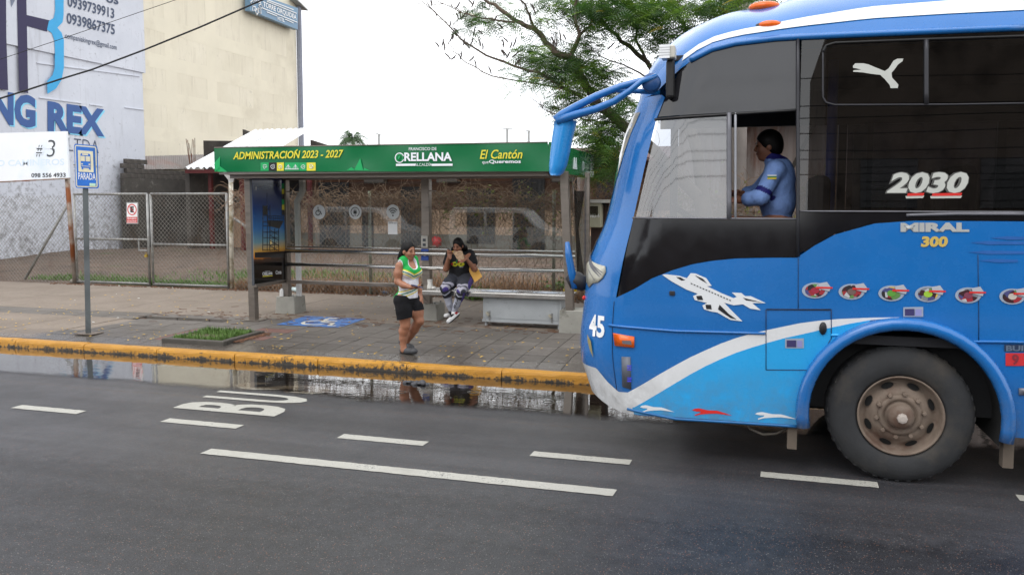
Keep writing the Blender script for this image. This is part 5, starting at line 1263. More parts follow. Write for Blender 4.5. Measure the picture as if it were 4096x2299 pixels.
def ys(z): return BUSY + (0 if z < 1.3 else .045 * (z - 1.3))
def SF(s, z, off=0.0):
    """side/front skin: s runs along the plan outline (= X on the straight side), off = proud of the skin"""
    y0 = ys(z); x0 = xf(z) + RC
    if s >= x0: return Vector((s, y0 - off, z))
    a = (x0 - s) / RC
    if a <= math.pi / 2: return Vector((x0 - (RC + off) * math.sin(a), y0 + RC - (RC + off) * math.cos(a), z))
    return Vector((x0 - RC - off, y0 + RC + (a - math.pi / 2) * RC, z))
def PS(x, y):
    """photo pixel -> (s, z) on the skin"""
    p = atY(x, y, BUSY)
    for _ in range(4): p = atY(x, y, ys(p.z))
    s, z = p.x, p.z
    if s > xf(z) + RC: return (s, z)
    best = None
    for k in range(0, 97):
        sk = xf(z) + RC - k / 96 * RC * 1.35
        zz = z
        for _ in range(3):
            q = SF(sk, zz); u, w = proj(q); zz += (w - y) * -1 * (q.y / 2013.0) * 1.0
        u, w = proj(SF(sk, zz)); e = abs(u - x)
        if best is None or e < best[0]: best = (e, sk, zz)
    return best[1], best[2]
def panel(name, poly, mat, parent, off=0.0, thick=0.0, ds=.09, dz=.15, smooth=True, pix=True):
    """polygon in photo pixels or (s,z), draped on the bus skin"""
    P = [PS(*p) for p in poly] if pix else poly
    bm = bmesh.new(); vs_ = [bm.verts.new((p[0], 0, p[1])) for p in P]
    bm.faces.new(vs_)
    s0, s1 = min(p[0] for p in P), max(p[0] for p in P); z0, z1 = min(p[1] for p in P), max(p[1] for p in P)
    cuts = []
    s = math.floor(s0 / ds) * ds
    while s < s1:
        if s0 < s < s1 and s < .1: cuts.append(((s, 0, 0), (1, 0, 0)))
        s += ds
    for s in np.arange(.5, 12, 1.0):
        if s0 < s < s1: cuts.append(((s, 0, 0), (1, 0, 0)))
    z = math.floor(z0 / dz) * dz
    while z < z1:
        if z0 < z < z1: cuts.append(((0, 0, z), (0, 0, 1)))
        z += dz
    for co, no in cuts:
        bmesh.ops.bisect_plane(bm, geom=bm.verts[:] + bm.edges[:] + bm.faces[:], dist=1e-5, plane_co=co, plane_no=no)
    bmesh.ops.triangulate(bm, faces=[f for f in bm.faces if len(f.verts) > 4])
    for v in bm.verts: v.co = SF(v.co.x, v.co.z, off)
    bmesh.ops.recalc_face_normals(bm, faces=bm.faces)
    if sum(f.normal.y * f.calc_area() for f in bm.faces) > 0: bmesh.ops.reverse_faces(bm, faces=bm.faces)
    me = bpy.data.meshes.new(name); bm.to_mesh(me); bm.free(); me.materials.append(mat)
    if smooth: me.polygons.foreach_set('use_smooth', [True] * len(me.polygons))
    o = bpy.data.objects.new(name, me); link(o); set_parent(o, parent)
    if thick: m_ = o.modifiers.new('thickness', 'SOLIDIFY'); m_.thickness = thick; m_.offset = -1
    return o
bus = thing('bus', 'blue intercity bus passing the shelter with white swoosh, cyan skirt and stickers', 'bus', (2, 7.7, 0))
def carpaint(name, c):
    m, N, L, B = nodes_of(name)
    v = coord(N, L); n1 = noise(N, L, v, 1.2, 5, .6); n2 = noise(N, L, v, 9, 5, .7); sx = N.new('ShaderNodeSeparateXYZ'); L.new(v, sx.inputs[0])
    k = mixc(N, L, .5, c, ramp(N, L, n1, .3, .7, (.80, .80, .80, 1), (1.1, 1.1, 1.1, 1)), 'MULTIPLY')
    dn = N.new('ShaderNodeMapRange'); dn.inputs['From Min'].default_value = .9; dn.inputs['From Max'].default_value = .3; L.new(sx.outputs['Z'], dn.inputs['Value'])
    d = mathn(N, L, 'MULTIPLY', mathn(N, L, 'MULTIPLY', dn.outputs[0], ramp(N, L, n2, .3, .65)), .6)
    k = mixc(N, L, d, k, (.12, .11, .10, 1))
    L.new(k, B.inputs['Base Color']); L.new(ramp(N, L, n2, .3, .7, (.20,) * 3 + (1,), (.34,) * 3 + (1,)), B.inputs['Roughness'])
    B.inputs['Coat Weight'].default_value = .6; B.inputs['Coat Roughness'].default_value = .08; B.inputs['Specular IOR Level'].default_value = .4
    MATS[name] = m; return m
BBL = carpaint('bus_blue', (.007, .138, .435, 1)); BCY = carpaint('bus_cyan', (.02, .36, .76, 1)); BWH = carpaint('bus_white', (.72, .73, .74, 1))
GBK = M('gloss_black', (.006, .006, .008, 1), .10, var=.2, rvar=.03); GGR = M('dark_quarter_glass', (.016, .016, .019, 1), .08, var=.15, rvar=.03, spec=.75)
TINT = Mglass('tinted_glass', (.17, .175, .19, 1), .015, .01, 1.5); DRG = Mglass('driver_pane', (.42, .44, .48, 1), .10, .03, 1.6, body=(.35, .36, .38, 1), bodyfac=.10); SEALM = M('window_seal', (.008, .008, .009, 1), .5)

HX, HZ = 1.165, .528
def arch(cx, r, z0, n=22):
    a0 = math.asin((z0 - HZ) / r); return [(cx + r * math.cos(a), HZ + r * math.sin(a)) for a in [a0 + (math.pi - 2 * a0) * k / n for k in range(n + 1)]]
SEND = xf(1.0) + RC - RC * math.pi / 2 - (1.25 - RC)       # front centre line
belt = [PS(*p) for p in ((2300, 555), (2200, 562), (2100, 590), (2050, 617), (2010, 644), (2005, 648), (1940, 648), (1850, 650), (1790, 656), (1740, 665), (1690, 680), (1640, 700), (1595, 727), (1550, 755))]
zb = .395
lower = [(11.0, .44)] + arch(6.9, .67, .44) + [(4.0, .43)] + arch(HX, .67, .43) + [(-.3, zb), (-.80, .385)] + [(s, .385 + .10 * min(1, ((-.80 - s) / .5)) ** 2) for s in (-.95, -1.1, -1.25, -1.4, -1.7)] + [(SEND, .50), (SEND, belt[-1][1])] + belt[::-1] + [(11.0, belt[0][1])]
panel('lower_body', lower, BBL, bus, pix=False)
zw = belt[-1][1]
winf = [PS(*p) for p in ((1550, 755), (1568, 660), (1592, 552), (1620, 420), (1652, 284), (1672, 225), (1700, 172), (1735, 147))]
ZTOP = 3.0
pill = winf[:-2] + [(winf[-3][0] - .03, ZTOP), (SEND, ZTOP), (SEND, zw + .004)]
panel('front_pillar', pill, BBL, bus, pix=False)
edge_px = ((1735, 147), (1790, 125), (1850, 110), (1950, 98), (2010, 94.5), (2100, 90.5), (2300, 82), (2576, 71))
EDGE = [PS(*p) for p in edge_px]
def ze(s):
    t = sorted(EDGE); 
    if s > t[-1][0]: return t[-1][1]
    if s < t[0][0]: return max(ZTOP, t[0][1] - (t[0][0] - s) * .75)
    return interp(t, s)
# windscreen on the front (mostly out of sight)
panel('windscreen', [(winf[4][0] - .20, ZTOP - .12), (SEND, ZTOP - .10), (SEND, 1.55), (xf(1.55) + RC - .60, 1.55), (xf(2.2) + RC - .60, 2.2)], Mglass('windscreen_glass', (.35, .38, .38, 1), .10, .02, 1.5, body=(.3, .32, .33, 1), bodyfac=.25), bus, off=.004, pix=False)
# glazing
panel('quarter_glass', [(1656, 280), (1676, 222), (1702, 172), (1737, 148), (1790, 126), (1850, 111), (1950, 99), (2002, 95.5), (2002, 274)], GGR, bus, off=-.004)
panel('driver_pane', [(1655, 289), (1829, 286), (1829, 547), (1597, 547)], DRG, bus, off=-.012)
panel('lower_black_panel', [(1592, 553), (2003, 553), (2003, 647), (1940, 647), (1850, 649), (1790, 655), (1740, 664), (1690, 679), (1640, 699), (1595, 726), (1553, 752)], GBK, bus, off=-.003)
zwt = lambda s: ze(s)
sA = PS(2012, 300)[0]
panel('passenger_glass', [(sA, PS(2012, 531)[1]), (9.5, PS(2576, 531)[1]), (9.5, ze(9.5)), (2.0, ze(2.0)), (1.2, ze(1.2)), (.8, ze(.8)), (sA, ze(sA))], TINT, bus, off=-.004, pix=False)
panel('belt_black_strip', [(sA, PS(2012, 532)[1]), (sA, PS(2012, 641)[1])] + [PS(*p) for p in ((2050, 615), (2100, 588), (2200, 560), (2300, 553.5))] + [(11, PS(2300, 553.5)[1]), (11, PS(2576, 532)[1])], GBK, bus, off=-.003, pix=False)
panel('rear_upper', [(9.5, PS(2576, 531)[1]), (11, PS(2576, 531)[1]), (11, ze(9)), (9.5, ze(9))], GBK, bus, pix=False)
def line(name, pts, mat, w=.012, h=.008, off=.002, sub=6, parent=None):
    P = [PS(*p) for p in pts]; Q = []
    for a, b_ in zip(P, P[1:]):
        for k in range(sub): Q.append((a[0] + (b_[0] - a[0]) * k / sub, a[1] + (b_[1] - a[1]) * k / sub))
    Q.append(P[-1]); b = MB(); b.path([SF(s, z, off) for s, z in Q], w / 2, 5); return b.build(name, mat, parent or bus, smooth=True)
DFR = M('dark_alloy', rgb(58, 58, 62), .4, .5); GFR = M('grey_alloy', rgb(112, 112, 118), .45, .4)
line('window_bar', [(1648, 285), (2003, 277)], SEALM, .022); line('window_bar', [(1592, 550), (2004, 550.5)], GFR, .016); line('window_bar', [(1834, 284), (1834, 549)], GFR, .04); line('window_bar', [(1850, 284), (1850, 549)], M('pale_slider', rgb(150, 152, 158), .4), .02)
line('window_bar', [(2007, 95), (2007, 645)], DFR, .03)
line('window_bar', [(2070, 130), (2078, 115), (2100, 108), (2300, 100), (2540, 92), (2576, 91)], SEALM, .022); line('window_bar', [(2070, 130), (2070, 245), (2078, 258), (2100, 264), (2400, 263), (2576, 260)], DFR, .014); line('window_bar', [(2330, 100), (2330, 262)], DFR, .035); line('window_bar', [(2012, 531), (2300, 532), (2576, 533)], GFR, .012)
line('window_bar', [(2280, 541), (2400, 538), (2576, 538)], GFR, .025)
line('body_moulding', [(1532, 829), (1700, 832), (1925, 838)], BBL, .022, off=.006); line('body_moulding', [(2090, 842), (2110, 842)], BCY, .02, off=.006); line('body_moulding', [(2420, 858), (2576, 860)], BBL, .022, off=.006)
# roof: edge curve -> ridge
def zc(x): return interp([(-.95, 3.02), (-.6, 3.30), (-.3, 3.50), (0, 3.80), (.4, 3.93), (.8, 4.0), (1.4, 4.04), (3, 4.05)], x)
ss_ = list(np.arange(11.0, 2.0, -1.0)) + list(np.arange(2.0, -1.0, -.12))
s_ = -1.0
while s_ > SEND: ss_.append(s_); s_ -= .09
ss_.append(SEND)
def roofpt(s, t):
    e = SF(s, ze(s)); k = max(0.0, min(1.0, (0.15 - s) / (0.15 - SEND))); rx = s if s > .15 else .15 - .30 * k
    r = Vector((rx, 7.75, zc(rx))); fq = max(0.0, min(1.0, (.8 - s) / 1.4)); h = (.62 + .2 * fq) * (1 - math.cos(t * math.pi / 2)) + (.38 - .2 * fq) * t; v = (.75 + .2 * fq) * math.sin(t * math.pi / 2) + (.25 - .2 * fq) * t
    return Vector((e.x + (r.x - e.x) * h, e.y + (r.y - e.y) * h, e.z + (r.z - e.z) * v))
def roofband(name, t0, t1, mat, off=0.0, smin=None, n=6, mirror=False):
    b = MB(); S = [s for s in ss_ if smin is None or s >= smin]; m_ = n + 1; v = []
    for s in S:
        for j in range(m_):
            fs = max(0.0, min(1.0, (.9 - s) / 1.5)) if off else 0.0; p = roofpt(s, (t0 + (t1 - t0) * j / n) * (1 - .62 * fs)); p.z += off; p.y -= off * .6; v.append((p.x, 15.5 - p.y if mirror else p.y, p.z))
    b.add(v, [(i * m_ + j, i * m_ + j + 1, (i + 1) * m_ + j + 1, (i + 1) * m_ + j) for i in range(len(S) - 1) for j in range(n)]); return b.build(name, mat, bus, smooth=True)
roofband('roof_near_side', 0, 1, BBL, n=14); roofband('roof_far_side', 0, 1, BBL, n=14, mirror=True)
roofband('roof_stripe', .145, .275, BWH, .006, smin=-.62)
line('drip_rail', [(1735, 146), (1790, 124), (1850, 109), (1950, 97), (2010, 93.5), (2100, 89.5), (2300, 81), (2576, 70)], BBL, .05, off=.0)
# far side and ends
FY0 = 15.5 - 6.5
MB().box(-.75, 11, FY0 - .03, FY0, .42, 1.75).build('far_side_lower', BBL, bus)
MB().box(-.9, 11, FY0 - .12, FY0 - .07, 2.92, 3.4).build('far_side_upper', M('bus_lining_grey', rgb(56, 58, 64), .7), bus)
for x in (-.75, .95, 2.4, 3.9, 5.4, 6.9, 8.4): MB().box(x - .04, x + .04, FY0 - .1, FY0 - .04, 1.7, 3.0).build('far_pillar', DFR, bus)
MB().box(1.0, 10.9, FY0 - .075, FY0 - .065, 1.75, 2.95).build('far_glass', Mglass('far_tint', (.35, .36, .38, 1), .02), bus)
MB().box(10.95, 11, 6.55, 8.95, .42, 3.4).build('rear_wall', BBL, bus)
INT = M('bus_interior', rgb(44, 44, 48), .8, var=.15, vs=2)
MB().box(-1.0, 10.95, 6.58, 8.9, 1.05, 1.12).build('floor', INT, bus); MB().box(-.6, 10.95, 6.66, 8.84, 3.27, 3.31).build('ceiling', INT, bus); MB().box(-1.12, -.62, 6.8, 8.7, 1.12, 1.95).build('dashboard', INT, bus, bevel=.06)
MB().box(.9, .94, 6.75, 7.6, 1.12, 2.75).build('partition', INT, bus)
MB().box(-.5, 10.9, 6.75, 8.75, .5, 1.04).build('chassis', M('chassis_black', (.01, .01, .011, 1), .8), bus)
st = MB()
ST_ = M('seat_cloth', rgb(40, 42, 54), .9, var=.3, vs=8)
for k in range(9):
    for yy in (6.72, 7.18, 8.0, 8.42):
        x = 1.55 + k * .82; MB().box(x, x + .12, yy, yy + .40, 1.55, 2.42).build('passenger_seat', ST_, bus, bevel=.05)
MB().box(.50, .66, 6.86, 7.36, 1.5, 2.35).build('driver_seat', ST_, bus, bevel=.06); MB().box(.02, .55, 6.86, 7.36, 1.42, 1.58).build('driver_seat_cushion', ST_, bus, bevel=.05)
cw = Vector((-.42, 7.1, 1.98)); b = MB(); ax = Vector((.55, 0, .83)).normalized(); u1 = Vector((0, 1, 0)); u2 = ax.cross(u1)
b.path([cw + (u1 * math.cos(a) + u2 * math.sin(a)) * .23 for a in [2 * math.pi * k / 24 for k in range(25)]], .016, 6, False); b.path([cw + u1 * .22, cw, cw - u1 * .22], .014, 5); b.path([cw, cw - ax * .5], .03, 6); b.build('steering_wheel', BLACKRUB, bus, smooth=True)
p0, p1 = atY(2098, 140, 7.0), atY(2098, 505, 7.0); MB().tube((p0.x, 7.0, 1.12), (p0.x, 7.0, 3.27), .04, 10).build('grab_pole', M('pole_blue', rgb(58, 84, 170), .4), bus, smooth=True)
# wheel arch flare and well
b = MB(); A_ = arch(HX, .705, .40, 26); b.path([Vector((x, BUSY - .035, z)) for x, z in A_], .05, 8); fl = b.build('wheel_arch_flare', BBL, bus, smooth=True)
b = MB(); v = []
for x, z in arch(HX, .672, .36, 20): v += [(x, BUSY - .02, z), (x, 7.25, z)]
b.add(v, [(2 * i, 2 * i + 1, 2 * i + 3, 2 * i + 2) for i in range(20)]); b.add([(x, 7.25, z) for x, z in arch(HX, .672, .36, 20)], [tuple(range(21))]); b.build('wheel_well', M('well_black', (.006, .006, .006, 1), .95), bus)
def wheel(cx, parent, full=True):
    w = bpy.data.objects.new('wheel', None); w.location = (0, 0, 0); link(w); w.parent = parent; w.location = Vector((cx, BUSY + .02, .522)) - parent.location
    R_ = .522
    TY = M('tyre_rubber', rgb(44, 45, 47), .8, var=.25, vs=9, stain=rgb(66, 61, 55), ss=3, sr=(.5, .75), bump=.25, bs=40)
    RM = M('dusty_rim', rgb(118, 104, 92), .75, var=.2, vs=7, stain=rgb(88, 64, 52), ss=4, sr=(.5, .7), bump=.2, bs=30)
    b = MB(); b.lathe([(.292, .10), (.30, .035), (.33, .012), (.40, .0), (.455, .012), (.49, .028), (.508, .05), (.520, .075), (R_, .10), (R_, .25), (.51, .285), (.46, .30), (.30, .30), (.29, .2)], (cx, BUSY + .02, .522), 'y', 64)
    b.build('tyre', TY, w, smooth=True)
    if full:
        tr = MB()
        for k in range(40):
            a = 2 * math.pi * k / 40; c, s2 = math.cos(a), math.sin(a); tr.bar((cx + .512 * c, BUSY + .072, .522 + .512 * s2), (cx + .525 * c, BUSY + .115, .522 + .525 * s2), .03, .008, up=(c, 0, s2))
        t_ = tr.build('tread_blocks', TY, w); t_['kind'] = 'stuff'
    b = MB(); b.lathe([(.300, .03), (.306, .012), (.296, .010), (.285, .03), (.28, .075), (.262, .095), (.24, .10), (.205, .06), (.175, .045), (.155, .045)], (cx, BUSY + .02, .522), 'y', 48); b.build('rim', RM, w, smooth=True)
    b = MB(); b.lathe([(.155, .045), (.15, .03), (.12, .03), (.112, .048), (.10, .05), (.095, .01), (.085, -.035), (.062, -.045), (.05, -.05), (.0, -.05)], (cx, BUSY + .02, .522), 'y', 36); b.build('hub', RM, w, smooth=True)
    b = MB(); b.lathe([(.038, -.05), (.036, -.075), (.02, -.08), (0, -.08)], (cx, BUSY + .02, .522), 'y', 8); b.build('hub_cap', M('pale_hub', rgb(176, 166, 158), .6), w)
    HB = M('hole_black', (.005, .005, .005, 1), .9)
    for k in range(8):
        a = rad(22.5 + 45 * k); b = MB(); n = 14
        cc_ = Vector((cx + .236 * math.cos(a), BUSY + .02 + .083, .522 + .236 * math.sin(a))); tg = Vector((-math.sin(a), 0, math.cos(a))); rd = Vector((math.cos(a), .55, math.sin(a))).normalized()
        b.add([cc_ + tg * .046 * math.cos(2 * math.pi * i / n) + rd * .024 * math.sin(2 * math.pi * i / n) + Vector((0, -.012, 0)) for i in range(n)], [tuple(range(n))]); b.build('hand_hole', HB, w)
    for k in range(10):
        a = rad(36 * k + 9); MB().lathe([(.018, .0), (.017, -.03), (.012, -.034), (0, -.034)], (cx + .168 * math.cos(a), BUSY + .063, .522 + .168 * math.sin(a)), 'y', 6).build('wheel_nut', RM, w)
wheel(HX, bus); wheel(6.9, bus, False)
b = MB(); v = []
for x, z in arch(6.9, .672, .36, 14): v += [(x, BUSY + .002, z), (x, 7.25, z)]
b.add(v, [(2 * i, 2 * i + 1, 2 * i + 3, 2 * i + 2) for i in range(14)]); b.add([(x, 7.25, z) for x, z in arch(6.9, .672, .36, 14)], [tuple(range(15))]); b.build('wheel_well', MATS['well_black'], bus)
for cx in (HX, 6.9): MB().lathe([(.29, 0), (.5, 0), (.522, .06), (.522, .22), (.3, .28)], (cx, 8.62, .522), 'y', 32).build('far_tyre', BLACKRUB, bus, smooth=True)
MB().tube((HX, 6.7, .55), (HX, 8.8, .55), .09, 10).build('front_axle', MATS['chassis_black'], bus)
# paint scheme: white swoosh + cyan skirt
top_w = [(1501, 997), (1530, 999), (1556, 1000), (1579, 989), (1618, 965), (1658, 941), (1697, 919), (1736, 898), (1775, 880), (1814, 863), (1853, 849), (1892, 838), (1950, 825), (2013, 812), (2060, 806), (2112, 801.5), (2197, 798), (2262, 797.5)]
bot_w = [(1579, 1041), (1597, 1026), (1618, 1011), (1657, 988), (1697, 964), (1736, 941), (1775, 920), (1814, 902), (1853, 886), (1892, 873), (1932, 861), (1972, 850), (2013, 841), (2087, 824), (2140, 813), (2190, 804.5), (2262, 798)]
panel('white_swoosh', top_w + bot_w[::-1] + [(1571, 1044), (1552, 1040), (1536, 1032), (1513, 1014)], BWH, bus, off=.003)
AR = arch(HX, .742, .42, 30); arcL = [p for p in AR if p[0] < HX + .02][::-1]       # rising from front foot of the arch ... reversed below
cy = [PS(*p) for p in bot_w[:-1]]
cy_poly = [(PS(1581, 1043)[0], .392)] + cy + [p for p in AR if p[0] <= cy[-1][0] + .02] + [(AR[-1][0], .405)]
panel('cyan_skirt', cy_poly, BCY, bus, off=.003, pix=False)
line('skirt_edge', [(1579, 1044), (1700, 1053), (1850, 1062), (2006, 1072)], M('skirt_edge_blue', (.01, .12, .32, 1), .4), .025, off=.0)  # dark blue edging along the foot of the cyan skirt
# hatch outline
for a, b_ in (((1927, 777), (2091, 777)), ((1927, 777), (1927, 929)), ((1927, 929), (2045, 930)), ((2091, 777), (2091, 850)), ((2045, 930), (2091, 850))): line('hatch_seam', [a, b_], M('seam_dark', (.004, .03, .10, 1), .6), .007, off=.004)
panel('hatch_seam', [(1929, 775.5), (2088, 776.5), (2088, 780), (1929, 779)], SEALM, bus, off=.004)
b = MB(); p = SF(*PS(2070, 825)); b.ball((p.x, p.y - .01, p.z), .028, .02, .05, 12, 8); b.build('hatch_handle', SEALM, bus, smooth=True)
p = SF(*PS(1691, 737)); MB().box(p.x - .022, p.x + .022, p.y - .012, p.y + .01, p.z - .018, p.z + .018).build('flap_lock', DFR, bus, bevel=.004)
AMB = M('amber_lens', rgb(226, 96, 14), .15, var=.15, vs=20); 
panel('side_marker', [(1545, 843), (1596, 846), (1596, 873), (1548, 872)], AMB, bus, off=.018, thick=.02)
panel('marker_reflector', [(1566, 856), (1588, 855), (1590, 866), (1566, 863)], GFR, bus, off=.0195)
panel('step_strip', [(1563, 897), (1586, 897), (1588, 979), (1566, 978)], M('worn_alloy', rgb(96, 100, 110), .5, .3), bus, off=.008, thick=.01)
for y in (918, 923, 928, 948, 952, 957): panel('blue_led', [(1578, y), (1589, y), (1589, y + 2), (1578, y + 2)], PAINT('led_blue', rgb(70, 70, 230)), bus, off=.0095)
HLM = M('headlight_lens', rgb(176, 174, 160), .06, var=.12, vs=14)
panel('headlight', [(1523, 686), (1524, 700), (1517, 722), (1505, 742), (1492, 764), (1484, 790), (1478, 800), (1476, 770), (1479, 740), (1487, 715), (1503, 695)], HLM, bus, off=.012, thick=.015)
for ya_, yb3, x0_, x1_ in ((706, 709, 1496, 1519), (714, 717, 1492, 1516), (722, 725, 1489, 1512), (744, 747, 1483, 1500)): panel('lamp_reflector', [(x0_, ya_), (x1_, ya_ - 2), (x1_ - 1, yb3 - 2), (x0_, yb3)], GFR, bus, off=.0135)
panel('fog_light', [(1479, 915), (1489, 913), (1492, 940), (1494, 965), (1486, 955), (1481, 935)], M('fog_lens', rgb(150, 140, 96), .15), bus, off=.010)
def stext(s_, x0, x1, yb0, yt0, mat, bold=0.0, shear=0.0, off=.006, sl=0.0):
    P = lambda x, y: SF(*PS(x, y)); return text('lettering', s_, bus, mat, P(x0, yb0), P(x1, yb0 + sl), P(x0, yt0), off=off, bold=bold, shear=shear)
s45 = [PS(x, 850)[0] for x in (1486, 1521)]; z45 = [PS(1505, y)[1] for y in (878, 824)]
o = text('fleet_number', '45', None, WHITE, (s45[0], 0, z45[0]), (s45[1], 0, z45[0]), (s45[0], 0, z45[1]), off=0, bold=.035)
for v_ in o.data.vertices: v_.co = SF(v_.co.x, v_.co.z, .006)
set_parent(o, bus)
panel('white_corner', [(-.84, .389), (-.95, .394), (-1.1, .422), (-1.25, .466), (-1.4, .489), (-1.75, .491), (-1.75, PS(1501, 997)[1] + .004), (PS(1501, 997)[0] - .01, PS(1501, 997)[1] + .004), (PS(1530, 999)[0], PS(1530, 999)[1] + .002), PS(1556, 1000), PS(1579, 989)], BWH, bus, off=.0035, pix=False)
MB().ball(SF(*PS(1462, 872), .004), .02, n=8, m=6).build('red_marker', SRED, bus)
PALE = PAINT('worn_silver', rgb(168, 170, 168)); stext('MIRAL', 2265, 2438, 583, 560, PALE, .06, 0, .006); stext('300', 2316, 2384, 621, 594, PAINT('worn_gold', rgb(196, 168, 86)), .05, .1)
CHR = PAINT('chrome_grey', rgb(186, 188, 182), .3)
stext('2030', 2226, 2438, 488, 432, PAINT('number_shadow', rgb(84, 84, 82)), .085, .25, .004); stext('2030', 2230, 2436, 486, 434, CHR, .04, .25, .008)
for x0, x1 in ((2283, 2325), (2345, 2420)): panel('underline', [(x0, 486), (x1, 485), (x1 - 3, 492), (x0 - 2, 493)], SRED, bus, off=.010); panel('underline_edge', [(x0 - 6, 493), (x1, 492), (x1 - 4, 498), (x0 - 4, 499)], CHR, bus, off=.008)
def c2(x, y): return (3100 + x / 1.606) / _PS, (y / 1.606) / _PS
panel('leaping_cat_decal', [c2(*p) for p in ((500, 425), (515, 408), (568, 408), (600, 415), (660, 440), (705, 458), (730, 440), (760, 392), (785, 378), (824, 378), (818, 395), (790, 415), (765, 450), (748, 470), (752, 500), (780, 530), (792, 545), (788, 567), (742, 567), (735, 545), (705, 510), (675, 482), (620, 476), (560, 466), (500, 462), (505, 452), (555, 450), (520, 440), (502, 438))], CHR, bus, off=.004)
def c3(x, y): return (2200 + x / 1.607) / _PS, (850 + y / 1.607) / _PS
DWH = PAINT('decal_white', rgb(214, 216, 218)); DBK = PAINT('decal_black', rgb(30, 30, 34))
panel('plane_decal', [c3(*p) for p in ((720, 398), (745, 395), (830, 405), (880, 420), (905, 388), (935, 390), (1005, 420), (1040, 470), (1010, 472), (1100, 515), (1180, 548), (1200, 540), (1168, 512), (1230, 515), (1255, 535), (1290, 535), (1388, 580), (1300, 580), (1355, 626), (1285, 615), (1240, 588), (1180, 594), (1120, 578), (1172, 632), (1238, 697), (1160, 688), (1075, 640), (1040, 635), (990, 620), (980, 595), (1010, 580), (930, 560), (920, 535), (950, 520), (880, 495), (780, 440))], DWH, bus, off=.006)
for poly in (((810, 412), (840, 415), (870, 432), (845, 435)), ((1090, 590), (1150, 650), (1200, 685), (1160, 675), (1080, 620)), ((930, 400), (985, 425), (1010, 455), (960, 425)), ((1240, 545), (1330, 568), (1370, 577), (1260, 562)), ((940, 535), (975, 532), (985, 560), (950, 560)), ((1000, 590), (1035, 590), (1040, 620), (1005, 618))): panel('plane_marking', [c3(*p) for p in poly], DBK, bus, off=.008)
for k in range(14): x, y = 905 + 19 * k, 450 + 8.2 * k; panel('plane_window', [c3(x, y), c3(x + 11, y + 4), c3(x + 11, y + 11), c3(x, y + 7)], DBK, bus, off=.008)
hound = ((0, .30), (.05, .12), (.16, .05), (.24, .12), (.40, .30), (.62, .34), (.72, .48), (1.0, .95), (.74, .78), (.60, .70), (.42, .72), (.20, .82), (.08, .98), (.06, .86), (.20, .62), (.22, .46), (.10, .44))
for x0, y0, w_2, h_2, mt in ((578, 1232, 225, 50, DWH), (913, 1252, 258, 52, SRED), (1318, 1276, 272, 52, DWH)): panel('running_hound_decal', [c3(x0 + a * w_2, y0 + c * h_2) for a, c in hound], mt, bus, off=.006)
def printmat():
    m, N, L, B = nodes_of('sticker_artwork'); v = coord(N, L); vo = N.new('ShaderNodeTexVoronoi'); vo.inputs['Scale'].default_value = 26; L.new(v, vo.inputs['Vector'])
    sp = N.new('ShaderNodeSeparateColor'); L.new(vo.outputs['Color'], sp.inputs[0]); r = N.new('ShaderNodeValToRGB'); r.color_ramp.interpolation = 'CONSTANT'; e = r.color_ramp.elements
    cs_ = [(0, (60, 30, 36)), (.18, (150, 44, 52)), (.36, (120, 124, 132)), (.5, (90, 130, 70)), (.62, (176, 178, 182)), (.75, (70, 72, 120)), (.86, (200, 170, 80)), (.95, (40, 36, 40))]
    while len(e) < len(cs_): e.new(.5)
    for q, (p_, c_) in zip(e, cs_): q.position = p_; q.color = rgb(*c_)
    L.new(sp.outputs[0], r.inputs['Fac']); L.new(r.outputs[0], B.inputs['Base Color']); B.inputs['Roughness'].default_value = .35; return m
ART = printmat()
OV = [(2050, 730), (2142, 733), (2242, 737), (2334, 739), (2435, 742), (2546, 745)]
ovc = [rgb(150, 40, 60), rgb(110, 90, 84), rgb(90, 150, 60), rgb(150, 190, 60), rgb(120, 60, 80), rgb(190, 180, 170)]
for (x, y), c in zip(OV, ovc):
    for rx, ry, mt, of in ((33, 20, PAINT('sticker_rim', rgb(150, 160, 176)), .006), (25, 16.5, ART, .008), (11, 8, PAINT('sticker_%d' % int(x), c), .010)):
        panel('oval_sticker', [(x + rx * math.cos(2 * math.pi * k / 20), y + ry * math.sin(2 * math.pi * k / 20)) for k in range(20)], mt, bus, off=of)
    panel('sticker_wing', [(x + 8, y - 18), (x + 30, y - 22), (x + 40, y - 8), (x + 36, y + 2), (x + 12, y - 4)], PAINT('sticker_silver', rgb(170, 172, 180)), bus, off=.012); panel('sticker_tag', [(x + 2, y - 10), (x + 44, y - 9), (x + 44, y - 5), (x + 2, y - 5)], SRED, bus, off=.014)
for x0, y0, x1, y1 in ((2272, 771, 2322, 796), (1975, 850, 2022, 875)):
    panel('number_sticker', [(x0, y1), (x1, y1), (x1, y0), (x0, y0 + 1)], PAINT('sticker_rim', (0, 0, 0, 1)), bus, off=.006); panel('sticker_print', [(x0 + 4, y1 - 3), (x0 + 28, y1 - 3), (x0 + 28, y0 + 5), (x0 + 4, y0 + 5)], PAINT('sticker_navy', rgb(60, 56, 100)), bus, off=.008); panel('sticker_print', [(x0 + 30, y1 - 3), (x1 - 4, y1 - 3), (x1 - 4, y0 + 6), (x0 + 30, y0 + 6)], PAINT('sticker_lilac', rgb(140, 140, 190)), bus, off=.008)
panel('model_plate', [(2526, 866), (2600, 866), (2600, 883), (2526, 883)], PAINT('plate_dark', rgb(44, 58, 84)), bus, off=.006); stext('BUIL', 2530, 2590, 882, 868, PAINT('plate_text', rgb(96, 110, 130)), .03, 0, .009)
panel('red_plate', [(2529, 887), (2600, 887), (2600, 919), (2529, 919)], PAINT('plate_red', rgb(200, 50, 56)), bus, off=.006); stext('9', 2545, 2562, 916, 890, PAINT('plate_text2', rgb(130, 50, 60)), .03, 0, .009)
panel('lock_plate', [(2562, 975), (2590, 975), (2590, 992), (2562, 992)], GFR, bus, off=.012, thick=.01)
